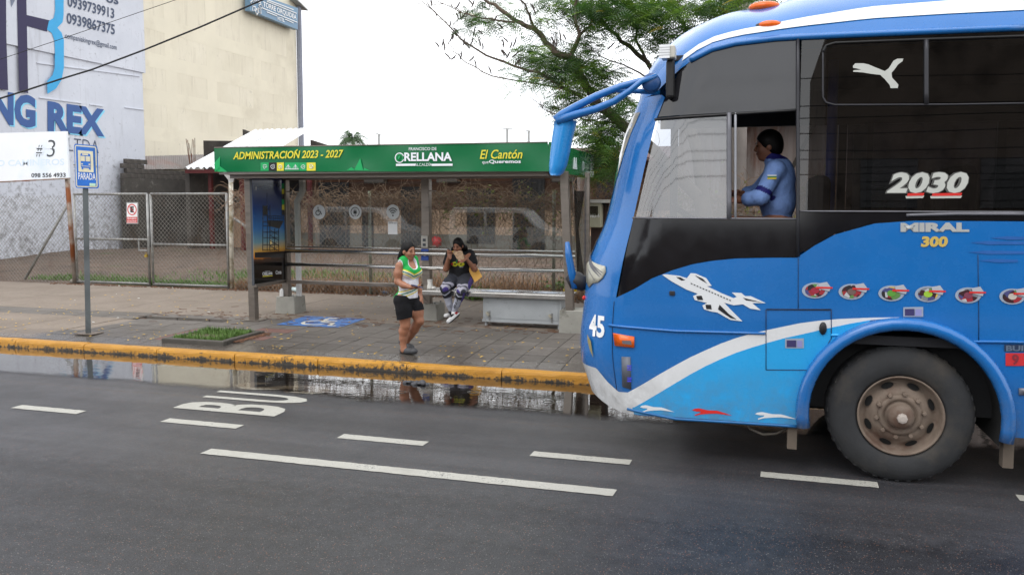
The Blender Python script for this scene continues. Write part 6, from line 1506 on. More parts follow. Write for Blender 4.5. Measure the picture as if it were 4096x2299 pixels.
GHO = M('ghost_decal', (.012, .10, .36, 1), .45)
for k, (x0, x1, y) in enumerate(((2440, 2600, 610), (2435, 2610, 634), (2460, 2560, 655), (2490, 2590, 598))): panel('faded_flourish', [(x0, y), (x0 + 40, y - 4), (x1, y - 2), (x1, y + 4), (x0 + 50, y + 5)], GHO, bus, off=.004)
for pts in (((2008, 650), (2008, 776)), ((1545, 765), (1540, 828), (1540, 900), (1552, 1000)), ((2460, 640), (2462, 858)), ((2600, 556), (2600, 860))): line('panel_seam', pts, M('seam_dark', (0, 0, 0, 1)), .006, off=.0015)
# roof lamps, light pod, horn, mirrors
for x, y, rz in ((1937, 66, 0), ):
    p = roofpt(PS(x, y)[0], .2); b = MB(); b.ball((p.x, p.y - .01, p.z), .085, .035, .03, 14, 8); b.build('roof_marker_lamp', AMB, bus, smooth=True); MB().ball((p.x, p.y + .005, p.z - .006), .11, .03, .036, 14, 8).build('marker_base', DFR, bus, smooth=True)
p = roofpt(.10, .62); MB().ball((p.x, p.y, p.z + .01), .13, .08, .045, 14, 8).build('roof_marker_lamp', AMB, bus, smooth=True)
yq = BUSY + .02
pt_ = lambda x, y, Y=yq: atY(x, y, Y)
a, b_ = pt_(1664, 150), pt_(1700, 116); MB().box(a.x, b_.x, yq - .06, yq + .08, a.z, b_.z).build('light_pod', M('pod_cream', rgb(196, 194, 184), .4), bus, bevel=.01)
for k in range(5): z = a.z + (b_.z - a.z) * (k + .5) / 5; MB().box(a.x - .012, a.x + .07, yq - .075, yq - .055, z - .012, z + .012).build('pod_lens', PAINT('pod_glass', rgb(236, 238, 240), .1), bus)
MB().box(pt_(1674, 240).x, pt_(1695, 240).x, yq + .0, yq + .09, pt_(1680, 246).z, a.z).build('mirror_bracket', SEALM, bus, bevel=.02)
hc = pt_(1638, 208); b = MB(); b.lathe([(0, -.03), (.06, -.03), (.075, -.01), (.075, .04), (.05, .06)], (hc.x, hc.y, hc.z), 'y', 20); b.build('mirror_pivot', M('pivot_dark_blue', (.01, .06, .2, 1), .4), bus, smooth=True)
def arm(pts, rs, nm='mirror_arm'):
    b = MB(); b.path([pt_(x, y, yy) for x, y, yy in pts], [r_ * .82 for r_ in rs], 8); return b.build(nm, BBL, bus, smooth=True)
arm([(1655, 196, 6.6), (1610, 204, 6.58), (1560, 218, 6.56), (1500, 242, 6.55), (1450, 268, 6.55), (1415, 288, 6.55), (1398, 302, 6.55)], [.03, .034, .036, .038, .042, .046, .05])
arm([(1652, 190, 6.5), (1615, 204, 6.48), (1585, 228, 6.47), (1545, 255, 6.47), (1500, 274, 6.48), (1450, 288, 6.5), (1402, 304, 6.53)], [.024, .026, .03, .034, .038, .042, .046])
arm([(1660, 233, 6.6), (1600, 229, 6.58), (1545, 226, 6.57), (1520, 232, 6.56)], [.025, .026, .028, .02])
mb2 = MB(); prof = [(1389, 302, 1447, 304), (1388, 318, 1444, 318), (1384, 345, 1437, 345), (1380, 380, 1430, 380), (1377, 415, 1422, 415), (1378, 435, 1412, 434), (1384, 441, 1402, 441)]
v = []
for x0, y0, x1, y1 in prof:
    a, b_ = pt_(x0, y0, 6.55), pt_(x1, y1, 6.55); w = b_.x - a.x; c_ = (a + b_) / 2
    for k in range(12): an = 2 * math.pi * k / 12; v.append((c_.x + w / 2 * math.cos(an), 6.62 + .11 * math.sin(an), c_.z))
mb2.add(v, [(i * 12 + k, i * 12 + (k + 1) % 12, (i + 1) * 12 + (k + 1) % 12, (i + 1) * 12 + k) for i in range(6) for k in range(12)] + [tuple(range(12)), tuple(range(83, 71, -1))])
mb2.build('mirror_head', carpaint('mirror_cyan', (.02, .26, .66, 1)), bus, smooth=True)
b = MB(); b.path([pt_(1427, 608, 6.9), pt_(1430, 640, 6.9), pt_(1438, 685, 6.9), pt_(1446, 725, 6.9)], [.02, .032, .036, .03], 8); b.build('kerb_mirror_arm', BBL, bus, smooth=True)
b = MB(); b.path([pt_(1432, 690, 6.95), pt_(1448, 705, 6.95), pt_(1468, 712, 6.95), pt_(1485, 708, 6.95)], [.05, .085, .07, .04], 10); b.build('kerb_mirror_head', M('mirror_black', (.012, .013, .018, 1), .5), bus, smooth=True)
# underside bits
p = atY(2006, 1095, BUSY); MB().box(.36, .43, BUSY + .03, BUSY + .12, .20, .42).build('mud_flap', M('muddy_rubber', rgb(96, 86, 76), .9), bus); MB().box(1.86, 1.93, BUSY + .03, BUSY + .12, .19, .45).build('mud_flap', MATS['muddy_rubber'], bus)
b = MB(); b.path([(.02, BUSY + .15, .40), (.08, BUSY + .13, .31), (.18, BUSY + .12, .275), (.28, BUSY + .12, .29), (.36, BUSY + .1, .35)], .011, 6); b.build('hanging_rope', M('rope_grey', rgb(104, 98, 90), .9), bus, smooth=True)
# ================================================================== people: smooth blended volumes turned into one continuous skin
class Body:
    def __init__(s): s.pr = []
    def cap(s, a, b_, ra, rb=None, k=.02, m='+'): s.pr.append(('c', np.array(a, float), np.array(b_, float), ra, ra if rb is None else rb, k, m)); return s
    def chain(s, pts, rs, k=.02, m='+'):
        for i in range(len(pts) - 1): s.cap(pts[i], pts[i + 1], rs[i], rs[i + 1], k, m)
        return s
    def ell(s, c, r, fr=None, k=.03, m='+'): s.pr.append(('e', np.array(c, float), np.array(r, float), np.eye(3) if fr is None else np.array(fr, float), None, k, m)); return s
    def plane(s, p, n, k=.004): s.pr.append(('p', np.array(p, float), np.array(n, float), None, None, k, '&')); return s
    def box(s):
        lo, hi = np.full(3, 1e9), np.full(3, -1e9)
        for q in s.pr:
            if q[6] != '+': continue
            if q[0] == 'c': l, h = np.minimum(q[1] - q[3], q[2] - q[4]), np.maximum(q[1] + q[3], q[2] + q[4])
            else: l, h = q[1] - q[2].max(), q[1] + q[2].max()
            lo, hi = np.minimum(lo, l), np.maximum(hi, h)
        return lo, hi
    def dist(s, q, X):
        if q[0] == 'c':
            ab = q[2] - q[1]; t = np.clip(((X - q[1]) @ ab) / max(ab @ ab, 1e-12), 0, 1)
            return np.linalg.norm(X - q[1] - t[..., None] * ab, axis=-1) - (q[3] + (q[4] - q[3]) * t)
        if q[0] == 'e':
            Y = ((X - q[1]) @ q[3].T) / q[2]; n = np.linalg.norm(Y, axis=-1); g = np.linalg.norm(Y / q[2], axis=-1)
            return n * (n - 1) / np.maximum(g, 1e-6)
        return (X - q[1]) @ q[2]
    def field(s, h, inflate=0.0):
        lo, hi = s.box(); lo = lo - .03 - inflate; hi = hi + .03 + inflate
        ax = [np.arange(lo[i], hi[i] + h, h) for i in range(3)]; F = np.full([len(a) for a in ax], .2)
        for q in s.pr:
            if q[0] == 'p': sl = [slice(None)] * 3
            else:
                if q[0] == 'c': l, u = np.minimum(q[1] - q[3], q[2] - q[4]), np.maximum(q[1] + q[3], q[2] + q[4])
                else: l, u = q[1] - q[2].max(), q[1] + q[2].max()
                pad = .05 + inflate
                sl = [slice(max(0, int((l[i] - pad - lo[i]) / h)), max(0, min(len(ax[i]), int((u[i] + pad - lo[i]) / h) + 2))) for i in range(3)]
            if any(x.start is not None and x.stop - x.start < 1 for x in sl): continue
            X = np.stack(np.meshgrid(*[ax[i][sl[i]] for i in range(3)], indexing='ij'), -1); d = s.dist(q, X); f = F[tuple(sl)]; k = q[5]
            if q[6] == '+':
                d = d - inflate; e = np.clip(.5 + .5 * (f - d) / k, 0, 1); F[tuple(sl)] = f * (1 - e) + d * e - k * e * (1 - e)
            elif q[6] == '-':
                d = -d; e = np.clip(.5 - .5 * (f - d) / k, 0, 1); F[tuple(sl)] = f * (1 - e) + d * e + k * e * (1 - e)
            else: F[tuple(sl)] = np.maximum(f, d)
        return F, lo
    def mesh(s, name, h=.007, inflate=0.0):
        F, lo = s.field(h, inflate); return surfnets(F, lo, h)
def surfnets(F, lo, h):
    s = F < 0; nx, ny, nz = F.shape
    c = np.zeros((nx - 1, ny - 1, nz - 1), np.int8)
    offs = [(i, j, k) for i in (0, 1) for j in (0, 1) for k in (0, 1)]
    for i, j, k in offs: c += s[i:nx - 1 + i, j:ny - 1 + j, k:nz - 1 + k]
    act = (c > 0) & (c < 8); I = np.argwhere(act); n = len(I)
    acc = np.zeros((n, 3)); cnt = np.zeros(n)
    val = {o: F[I[:, 0] + o[0], I[:, 1] + o[1], I[:, 2] + o[2]] for o in offs}
    for a in offs:
        for ax in range(3):
            if a[ax] == 0:
                b_ = list(a); b_[ax] = 1; b_ = tuple(b_); va, vb = val[a], val[b_]; m = (va < 0) != (vb < 0); t = np.where(m, va / np.where(va == vb, 1, va - vb), 0)
                p = np.array(a, float)[None, :].repeat(n, 0); p[:, ax] = t; acc[m] += p[m]; cnt[m] += 1
    V = lo + (I + acc / np.maximum(cnt, 1)[:, None]) * h
    idx = -np.ones(act.shape, np.int64); idx[act] = np.arange(n)
    faces = []
    for ax in range(3):
        A = np.moveaxis(s, ax, 0); D = np.moveaxis(idx, ax, 0)
        ch = A[:-1] != A[1:]; ch = ch[:, 1:-1, 1:-1]; J = np.argwhere(ch)
        if len(J) == 0: continue
        i, j, k = J[:, 0], J[:, 1] + 1, J[:, 2] + 1
        q = np.stack([D[i, j - 1, k - 1], D[i, j, k - 1], D[i, j, k], D[i, j - 1, k]], 1)
        flip = A[i, j, k] ^ (ax == 1); q[~flip] = q[~flip][:, ::-1]; faces.append(q[(q >= 0).all(1)])
    return V, np.concatenate(faces)
def skin_obj(name, VF, mat, parent, colfn=None, smooth_it=2):
    V, Fq = VF
    for _ in range(smooth_it):              # light Laplacian pass
        acc = np.zeros_like(V); cnt = np.zeros(len(V))
        for a in range(4):
            np.add.at(acc, Fq[:, a], V[Fq[:, (a + 1) % 4]]); np.add.at(acc, Fq[:, a], V[Fq[:, (a - 1) % 4]]); np.add.at(cnt, Fq[:, a], 2)
        V = V * .55 + .45 * acc / np.maximum(cnt, 1)[:, None]
    me = bpy.data.meshes.new(name); me.from_pydata(V.tolist(), [], Fq.tolist()); me.update(); me.materials.append(mat)
    me.polygons.foreach_set('use_smooth', [True] * len(me.polygons))
    if colfn is not None:
        at = me.color_attributes.new('Col', 'FLOAT_COLOR', 'POINT'); at.data.foreach_set('color', np.clip(colfn(V), 0, 1).astype(np.float32).ravel())
    o = bpy.data.objects.new(name, me); link(o); set_parent(o, parent); return o
def fr(f, up=(0, 0, 1)):
    f = Vector(f).normalized(); l = Vector(up).cross(f).normalized(); u = f.cross(l); return np.array([f, l, u])
def skinmat(name, c):
    m, N, L, B = nodes_of(name); v = coord(N, L); n = noise(N, L, v, 18, 4, .6)
    L.new(ramp(N, L, n, .3, .7, tuple(x * .86 for x in c[:3]) + (1,), tuple(min(1, x * 1.1) for x in c[:3]) + (1,)), B.inputs['Base Color']); B.inputs['Roughness'].default_value = .5
    B.inputs['Subsurface Weight'].default_value = .12; B.inputs['Subsurface Radius'].default_value = (.02, .008, .004); return m
SKIN = skinmat('tan_skin', (.33, .145, .082, 1)); SKIN2 = skinmat('brown_skin', (.26, .11, .062, 1)); HAIR = M('black_hair', (.005, .004, .004, 1), .5, var=.5, vs=60, stretch=(1, 1, .15), spec=.18); EYE = M('dark_eye', (.008, .006, .005, 1), .2); LIP = M('lip', (.20, .055, .045, 1), .45)
CLOTH = Mcol('printed_cloth'); BKC = M('black_cloth', (.010, .010, .012, 1), .85, var=.3, vs=14, bump=.9, bs=16, spec=.2)
def hand(B, w, d, nrm, side, sc=1.0, curl=.5, spread=.35, thumb=1.0):
    """w wrist, d pointing direction, nrm back-of-hand normal, side = towards the thumb"""
    w, d, nrm, side = Vector(w), Vector(d).normalized(), Vector(nrm).normalized(), Vector(side).normalized()
    B.ell(w + d * .045 * sc, (.05 * sc, .038 * sc, .017 * sc), np.array([d, side, nrm]), .012); B.cap(w, w + d * .03 * sc, .022 * sc, .022 * sc, .012)
    for i, ln in enumerate((.068, .076, .070, .055)):
        o = (1.5 - i) * .019 * sc; a = w + d * .078 * sc + side * o; dd = (d + side * (1.5 - i) * .12 * spread).normalized(); m_ = a + (dd * math.cos(curl * .6) - nrm * math.sin(curl * .6)) * ln * .52 * sc; e = m_ + (dd * math.cos(curl * 1.7) - nrm * math.sin(curl * 1.7)) * ln * .5 * sc
        B.chain([a - dd * .01, a, m_, e], [.0095 * sc, .0092 * sc, .0085 * sc, .0072 * sc], .004)
    a = w + d * .025 * sc + side * .03 * sc; m_ = a + (d * .6 + side * .75 - nrm * .2).normalized() * .034 * sc; e = m_ + (d * .9 + side * .1 - nrm * .5 * thumb).normalized() * .03 * sc; B.chain([a, m_, e], [.012 * sc, .0105 * sc, .009 * sc], .006)
def head(B, c, f, sc=1.0, tilt=0.0):
    """skull, jaw, nose, lips, ears, brow, cheeks"""
    c = Vector(c); f = Vector(f).normalized(); l = Vector((0, 0, 1)).cross(f).normalized(); u = f.cross(l); FRM = np.array([f, l, u]); P = lambda a, b_, z: c + (f * a + l * b_ + u * z) * sc
    B.ell(P(-.005, 0, .02), (.094 * sc, .074 * sc, .095 * sc), FRM, .02); B.ell(P(.022, 0, -.045), (.066 * sc, .060 * sc, .070 * sc), FRM, .03); B.ell(P(.045, 0, -.095), (.034 * sc, .034 * sc, .026 * sc), FRM, .03)
    for s_ in (-1, 1):
        B.ell(P(.058, s_ * .036, -.035), (.026 * sc, .026 * sc, .026 * sc), FRM, .02); B.ell(P(-.005, s_ * .076, -.015), (.022 * sc, .010 * sc, .030 * sc), FRM, .006); B.ell(P(.076, s_ * .030, .014), (.016 * sc, .020 * sc, .008 * sc), FRM, .012)
        B.ell(P(.094, s_ * .032, -.002), (.013 * sc, .016 * sc, .010 * sc), FRM, .008, '-')
    B.cap(P(.086, 0, .005), P(.102, 0, -.030), .010 * sc, .013 * sc, .010); B.ell(P(.096, 0, -.034), (.014 * sc, .018 * sc, .009 * sc), FRM, .006)
    B.ell(P(.082, 0, -.064), (.014 * sc, .024 * sc, .010 * sc), FRM, .008)
    return P, FRM
def face_bits(P, FRM, parent, sc=1.0, closed=False):
    for s_ in (-1, 1):
        b = MB(); e = P(.086, s_ * .031, -.002); b.ball((0, 0, 0), .008 * sc, .0105 * sc, (.0028 if closed else .0048) * sc, 10, 6)
        b.v = [tuple(e + Vector(FRM[0]) * x + Vector(FRM[1]) * y + Vector(FRM[2]) * z) for x, y, z in b.v]; b.build('eye', EYE, parent, smooth=True)
        b = MB(); b.path([P(.0845, s_ * .046, .018), P(.0925, s_ * .031, .0235), P(.094, s_ * .016, .020)], [.002 * sc, .0036 * sc, .0028 * sc], 5); b.build('eyebrow', HAIR, parent)
    b = MB(); b.ball((0, 0, 0), .006 * sc, .021 * sc, .0075 * sc, 12, 6); e = P(.0925, 0, -.064); b.v = [tuple(e + Vector(FRM[0]) * x + Vector(FRM[1]) * y + Vector(FRM[2]) * z) for x, y, z in b.v]; b.build('lips', LIP, parent, smooth=True)

# ---------- walking woman
def wk(x, y, dy=0.0): return atY((1560 + x / 3.0125) / _PS, (940 + y / 3.0125) / _PS, 9.65 + dy)
w1 = thing('person', 'woman in green, white and yellow sports top and black shorts walking with a phone', 'person', (wk(200, 1380).x, 9.65, .15))
cf = Vector((.80, -.60, 0)); cl = Vector((.60, .80, 0)); CF = fr(cf)
chest, belly, pel = wk(235, 440), wk(222, 600), wk(205, 765)
shR, shL = wk(112, 370, -.13), wk(298, 352, .12)
elR, wrR = wk(92, 560, -.16), wk(262, 632, -.24); elL, wrL = wk(335, 590, .16), wk(372, 745, .12)
hipR, hipL = wk(150, 790, -.07), wk(285, 790, .08); knR, anR = wk(185, 1085, -.08), wk(163, 1345, -.06); knL, anL = wk(352, 1030, .05), wk(205, 1270, .14)
hd = wk(222, 190, -.01); hf = Vector((.92, -.40, -.05))
def torso(B, k=.05):
    B.ell(chest, (.088, .118, .155), CF, k); B.ell(belly, (.108, .124, .16), CF, k); B.ell(pel, (.118, .142, .12), CF, k)
    for s_ in (-1, 1): B.ell(chest + cf * .075 + cl * s_ * .062 + Vector((0, 0, .0)), (.055, .065, .062), CF, .04); B.ell(pel - cf * .06 + cl * s_ * .07 + Vector((0, 0, -.03)), (.082, .082, .092), CF, .04)
    B.cap(wk(168, 340, -.05), wk(255, 330, .05), .042, .042, .05)
B = Body(); torso(B)
B.cap(wk(205, 330), wk(215, 270), .052, .048, .03); HP, HFR = head(B, hd, hf)
B.chain([shR, wk(98, 460, -.15), elR], [.052, .050, .040], .03); B.chain([elR, wk(160, 600, -.2), wrR], [.043, .041, .026], .02); B.chain([shL, elL], [.05, .040], .03); B.chain([elL, wk(350, 660, .14), wrL], [.040, .038, .025], .02)
hand(B, wrR, (wk(330, 622, -.27) - wrR), (-.25, .15, -1), (.35, -.9, 0), 1.0, .25); hand(B, wrL, wk(392, 830, .10) - wrL, (.9, .3, .2), (.2, -.95, 0), 1.0, .7)
B.chain([hipR, wk(170, 930, -.08), knR], [.100, .092, .062], .04); B.chain([knR, wk(165, 1150, -.07), wk(160, 1240, -.06), anR], [.062, .063, .05, .036], .02); B.chain([hipL, wk(320, 920, .06), knL], [.098, .088, .062], .04); B.chain([knL, wk(290, 1130, .10), wk(250, 1200, .13), anL], [.062, .063, .05, .037], .02)
B.chain([anR, wk(165, 1385, -.06), wk(260, 1398, -.09)], [.036, .038, .030], .02); B.chain([anL, wk(150, 1305, .16), wk(230, 1345, .12)], [.036, .036, .03], .02)
skin_obj('body', B.mesh('b', .0068), SKIN, w1)
face_bits(HP, HFR, w1, closed=True)
T = Body(); torso(T); T.cap(wk(160, 335, -.06), wk(160, 330, -.06), .058, .058, .02)
for s_ in (-1, 1): T.cap(chest + cl * s_ * .075 + Vector((0, 0, .10)), (chest + cl * s_ * .082 + Vector((0, 0, .165))), .045, .03, .04)
T.ell(wk(262, 318, -.02) + cf * .05, (.075, .062, .095), CF, .008, '-'); T.cap(wk(205, 330), wk(215, 250), .062, .056, .008, '-')
T.cap(shR + Vector((-.02, -.03, .02)), elR, .066, .05, .008, '-'); T.cap(shL + cl * .03, elL, .062, .046, .008, '-')
T.plane(wk(200, 752), (0, 0, -1))
zc0 = wk(320, 520).z; hem = wk(200, 735).z
G_, Y_, W_, DG = np.array(rgb(26, 160, 74)), np.array(rgb(222, 208, 44)), np.array(rgb(226, 226, 234)), np.array(rgb(16, 128, 70))
cN, sR_, sL_ = np.array(chest), np.array(shR), np.array(shL)
def shirtcol(V):
    u = np.abs((V - cN) @ np.array(cl) - .0); fw = (V - cN) @ np.array(cf); v = V[:, 2] - zc0 - .52 * u; out = np.tile(W_, (len(V), 1))
    front = fw > -.06
    out[v > .062] = G_
    for lo_, hi_, cc in ((.046, .062, Y_), (.018, .034, DG), (-.008, .006, Y_)): out[(v > lo_) & (v <= hi_)] = cc
    v2 = V[:, 2] - (hem + .055) - .35 * ((V - cN) @ np.array(cl)) * 1.0 - .0
    for lo_, hi_, cc in ((.055, .070, Y_), (.022, .038, DG), (-.012, .004, Y_)): out[(v2 > lo_) & (v2 <= hi_) & (v < -.03)] = cc
    out[(fw < -.035) & (V[:, 2] < hem + .16)] = G_; out[(fw < -.06)] = G_
    dn = np.abs(T.dist(('e', np.array(wk(262, 318, -.02) + cf * .05), np.array((.075, .062, .095)), CF), V)); out[dn < .010] = W_
    da = np.abs(T.dist(('c', np.array(shR + Vector((-.02, -.03, .02))), np.array(elR), .066, .05), V)); out[da < .010] = W_
    return out
skin_obj('sports_top', T.mesh('t', .0065, .014), CLOTH, w1, shirtcol)
S = Body(); S.ell(pel, (.124, .148, .122), CF, .05)
for s_ in (-1, 1): S.ell(pel - cf * .060 + cl * s_ * .07 + Vector((0, 0, -.03)), (.085, .085, .095), CF, .05)
S.chain([hipR, wk(168, 900, -.08), wk(175, 1000, -.08)], [.106, .100, .098], .03); S.chain([hipL, wk(305, 850, .06), wk(345, 960, .06)], [.102, .096, .090], .012)
S.plane(wk(200, 712), (0, 0, 1)); 
nR = (knR - hipR).normalized(); nL = (knL - hipL).normalized(); hmR, hmL = wk(180, 985, -.08), wk(335, 880, .06)
b1 = skin_obj('shorts', S.mesh('s', .007, .004), BKC, w1)
bm = bmesh.new(); bm.from_mesh(b1.data); off_ = Vector(w1.location)
def seg_d(p, a, c_):
    ab = c_ - a; t = max(0, min(1, (p - a).dot(ab) / ab.length_squared)); return (p - a - ab * t).length
for fr_near, co, no in ((True, wk(180, 1003, -.08), (.22, 0, -.97)), (False, wk(325, 903, .06), (.15, 0, -.98))):
    fs_ = [f for f in bm.faces if (seg_d(f.calc_center_median(), hipR, knR) < seg_d(f.calc_center_median(), hipL, knL)) == fr_near]
    es_ = list({e for f in fs_ for e in f.edges}); vs2 = list({v for f in fs_ for v in f.verts})
    bmesh.ops.bisect_plane(bm, geom=vs2 + es_ + fs_, plane_co=co, plane_no=no, clear_outer=True)
bm.to_mesh(b1.data); bm.free()
b1.modifiers.new('thickness', 'SOLIDIFY').thickness = .004
H = Body(); hl = Vector(HFR[1]); hff = Vector(HFR[0]); hu = Vector(HFR[2])
H.ell(HP(-.010, 0, .024), (.102, .084, .104), HFR, .02); H.ell(HP(-.05, 0, -.03), (.066, .076, .075), HFR, .03)
H.ell(HP(.088, 0, -.045), (.075, .080, .105), HFR, .01, '-'); H.ell(HP(.01, .085, -.03), (.03, .03, .045), HFR, .01, '-'); H.ell(HP(.01, -.085, -.03), (.03, .03, .045), HFR, .01, '-')
H.chain([HP(-.10, 0, .0), HP(-.125, 0, -.05), HP(-.15, .0, -.11), HP(-.16, 0, -.17)], [.035, .04, .038, .014], .02)
skin_obj('hair', H.mesh('h', .006, .0), HAIR, w1)
def clog(a, h_, t_, mat, nm, par):
    h_, t_ = Vector(h_), Vector(t_); d = (t_ - h_).normalized(); C_ = Body(); fr_ = fr(d, (0, 0, 1))
    C_.chain([h_, h_.lerp(t_, .5), t_], [.038, .040, .043], .03); C_.ell(t_ + Vector((0, 0, .002)), (.055, .046, .036), fr_, .02); C_.plane(h_ + Vector((0, 0, -.032)), -fr_[2]); C_.cap(Vector(a) + Vector((0, 0, .02)), Vector(a) + Vector((0, 0, .1)), .05, .06, .004, '-')
    o = skin_obj(nm, C_.mesh('c', .006, .0), mat, par); return o
CLG = M('grey_clog', rgb(62, 63, 66), .6, var=.15, vs=20)
clog(wk(165, 1350, -.06), wk(148, 1392, -.05), wk(285, 1398, -.10), CLG, 'clog', w1); clog(wk(205, 1280, .14), wk(135, 1290, .17), wk(250, 1352, .12), CLG, 'clog', w1)
ph = thing('phone', 'slim dark blue phone in the hand of the walking woman', 'phone', tuple(wk(330, 618, -.28)))
MB().slab([wk(250, 604, -.31), wk(385, 640, -.34), wk(405, 634, -.26), wk(270, 598, -.23)], (0, 0, 1), .009).build('case', M('phone_blue', rgb(30, 36, 84), .25), ph, bevel=.003, recalc=True)

# ---------- seated woman
def sd(x, y, Y): return atY((1730 + x / 3.708) / _PS, (920 + y / 3.708) / _PS, Y)
w2 = thing('person', 'seated woman in black T-shirt and patterned leggings eating on the bench', 'person', (sd(410, 800, 12.2).x, 12.2, .70))
ff = Vector((-.10, -1, 0)).normalized(); FS = fr(ff); fl_ = Vector(FS[1])
hp_ = sd(405, 700, 12.22); hp_.z = max(hp_.z, .80); chs = sd(410, 470, 12.22); bel = sd(405, 590, 12.20)
sR2, sL2 = sd(268, 375, 12.20), sd(552, 360, 12.24); eR2, wR2 = sd(200, 575, 12.00), sd(243, 385, 11.92); eL2, wL2 = sd(622, 575, 12.04), sd(515, 440, 11.90)
hpR, hpL = sd(320, 725, 12.15), sd(500, 735, 12.15); kR, kL = sd(180, 865, 11.80), sd(428, 900, 11.78); aR, aL = sd(280, 1195, 11.93), sd(322, 1200, 11.83)
h2 = sd(380, 225, 12.06); f2 = Vector((-.12, -1, -.30))
def torso2(B, k=.05):
    B.ell(chs, (.115, .175, .165), FS, k); B.ell(bel, (.135, .170, .15), FS, k); B.ell(hp_, (.15, .19, .12), FS, k)
    for s_ in (-1, 1): B.ell(chs + ff * .08 + fl_ * s_ * .075 + Vector((0, 0, -.03)), (.065, .075, .07), FS, .04)
    B.cap(sR2, sL2, .055, .055, .06)
B = Body(); torso2(B); B.cap(sd(400, 350, 12.2), sd(388, 285, 12.12), .055, .05, .03); HP2, HF2 = head(B, h2, f2)
B.chain([sR2, eR2], [.060, .048], .03); B.chain([eR2, wR2], [.047, .027], .02); B.chain([sL2, eL2], [.060, .048], .03); B.chain([eL2, wL2], [.047, .027], .02)
hand(B, wR2, sd(262, 300, 11.86) - wR2, (.2, -.9, .3), (.9, 0, .2), .95, .8); hand(B, wL2, sd(440, 365, 11.84) - wL2, (.5, -.6, .6), (-.2, -.3, .9), .95, .9)
B.cap(aR, aR + (aR - kR).normalized() * .05, .033, .033, .01); B.cap(aL, aL + (aL - kL).normalized() * .05, .033, .033, .01)
skin_obj('body', B.mesh('b', .007), SKIN2, w2)
face_bits(HP2, HF2, w2)
Tt = Body(); torso2(Tt); Tt.chain([sR2, sd(225, 480, 12.08)], [.072, .066], .03); Tt.chain([sL2, sd(600, 480, 12.12)], [.072, .066], .03); Tt.plane(hp_ + Vector((0, 0, -.03)), (0, 0, -1)); Tt.cap(sd(400, 360, 12.2), sd(385, 270, 12.1), .065, .058, .008, '-')
pg = sd(370, 505, 12.05); gy_ = np.array(rgb(190, 190, 40)); gr_ = np.array(rgb(160, 30, 40)); gg = np.array(rgb(30, 110, 70)); kk = np.array((.010, .010, .012, 1))
def teecol(V):
    out = np.tile(kk, (len(V), 1)); x = V[:, 0] - pg.x; z = V[:, 2] - pg.z; f = V[:, 1] < 12.16
    for cx_, cz_, rx, rz, cc in ((-.05, .0, .052, .038, gy_), (.055, 0, .055, .036, gy_), (-.025, .04, .015, .03, gg), (.01, .045, .014, .03, gr_), (-.095, .0, .018, .02, gr_), (-.05, .0, .018, .012, kk), (.055, 0, .018, .012, kk), (.06, -.045, .04, .006, np.array(rgb(150, 150, 160)))):
        out[f & (((x - cx_) / rx) ** 2 + ((z - cz_) / rz) ** 2 < 1)] = cc
    return out
skin_obj('t_shirt', Tt.mesh('t', .0068, .012), CLOTH, w2, teecol)
Lg = Body(); Lg.ell(hp_, (.15, .195, .11), FS, .05); Lg.chain([hpR, hpR.lerp(kR, .5), kR], [.115, .098, .068], .04); Lg.chain([hpL, hpL.lerp(kL, .5), kL], [.115, .098, .068], .04)
for k_, a_ in ((kR, aR), (kL, aL)): Lg.chain([k_, k_.lerp(a_, .3) + Vector((0, .02, 0)), k_.lerp(a_, .7), a_], [.066, .062, .046, .036], .02)
dg = np.array(rgb(58, 60, 68)); lt = np.array(rgb(168, 170, 182)); wt = np.array(rgb(176, 174, 188)); pu = np.array(rgb(74, 62, 128)); bk_ = np.array(rgb(28, 28, 32))
def legcol(V):
    out = np.tile(dg, (len(V), 1))
    for h_, k_, a_, sg in ((hpR, kR, aR, -1), (hpL, kL, aL, 1)):
        K, A_2, H_ = np.array(k_), np.array(a_), np.array(h_); ab = A_2 - K; t = ((V - K) @ ab) / (ab @ ab); dist_ = np.linalg.norm(V - K - np.clip(t, 0, 1)[:, None] * ab, axis=1); near = dist_ < .085
        low = near & (t > .06); ch = t + .9 * np.abs(V[:, 0] - (K[0] + t * ab[0])) 
        out[low & (t > .38)] = lt; out[low & (ch > .28) & (ch < .36)] = bk_; out[low & (ch > .20) & (ch < .26)] = lt
        hk = K - H_; t2 = ((V - H_) @ hk) / (hk @ hk); d2_ = np.linalg.norm(V - H_ - np.clip(t2, 0, 1)[:, None] * hk, axis=1); up_ = (d2_ < .125) & (t2 > .35) & (t2 < 1.25) & (t < .06); u = V[:, 0] - (H_[0] + t2 * hk[0]); c2_ = t2 + 2.2 * np.abs(u)
        out[up_ & (c2_ > .86) & (c2_ < .98)] = wt; out[up_ & (c2_ > 1.06) & (c2_ < 1.20)] = wt; out[up_ & (c2_ > 1.2) & (c2_ < 1.32) & (u * sg < .0)] = pu
        if sg > 0: out[(d2_ < .13) & (t2 > .1) & (t2 < 1.1) & (u > .088)] = pu; out[near & (t > 0) & (V[:, 0] - (K[0] + t * ab[0]) > .05)] = pu
    return out
skin_obj('leggings', Lg.mesh('l', .0068, .006), CLOTH, w2, legcol)
pq = sd(372, 1100, 11.74)
text('leg_lettering', 'BER', w2, BLACK, sd(330, 1165, 11.742), sd(400, 1010, 11.715), sd(312, 1130, 11.742), off=.004, bold=.02)
H = Body(); H.ell(HP2(-.008, 0, .022), (.102, .083, .106), HF2, .02); H.ell(HP2(-.045, 0, -.03), (.07, .08, .08), HF2, .03); H.ell(HP2(.088, 0, -.05), (.078, .066, .104), HF2, .008, '-')
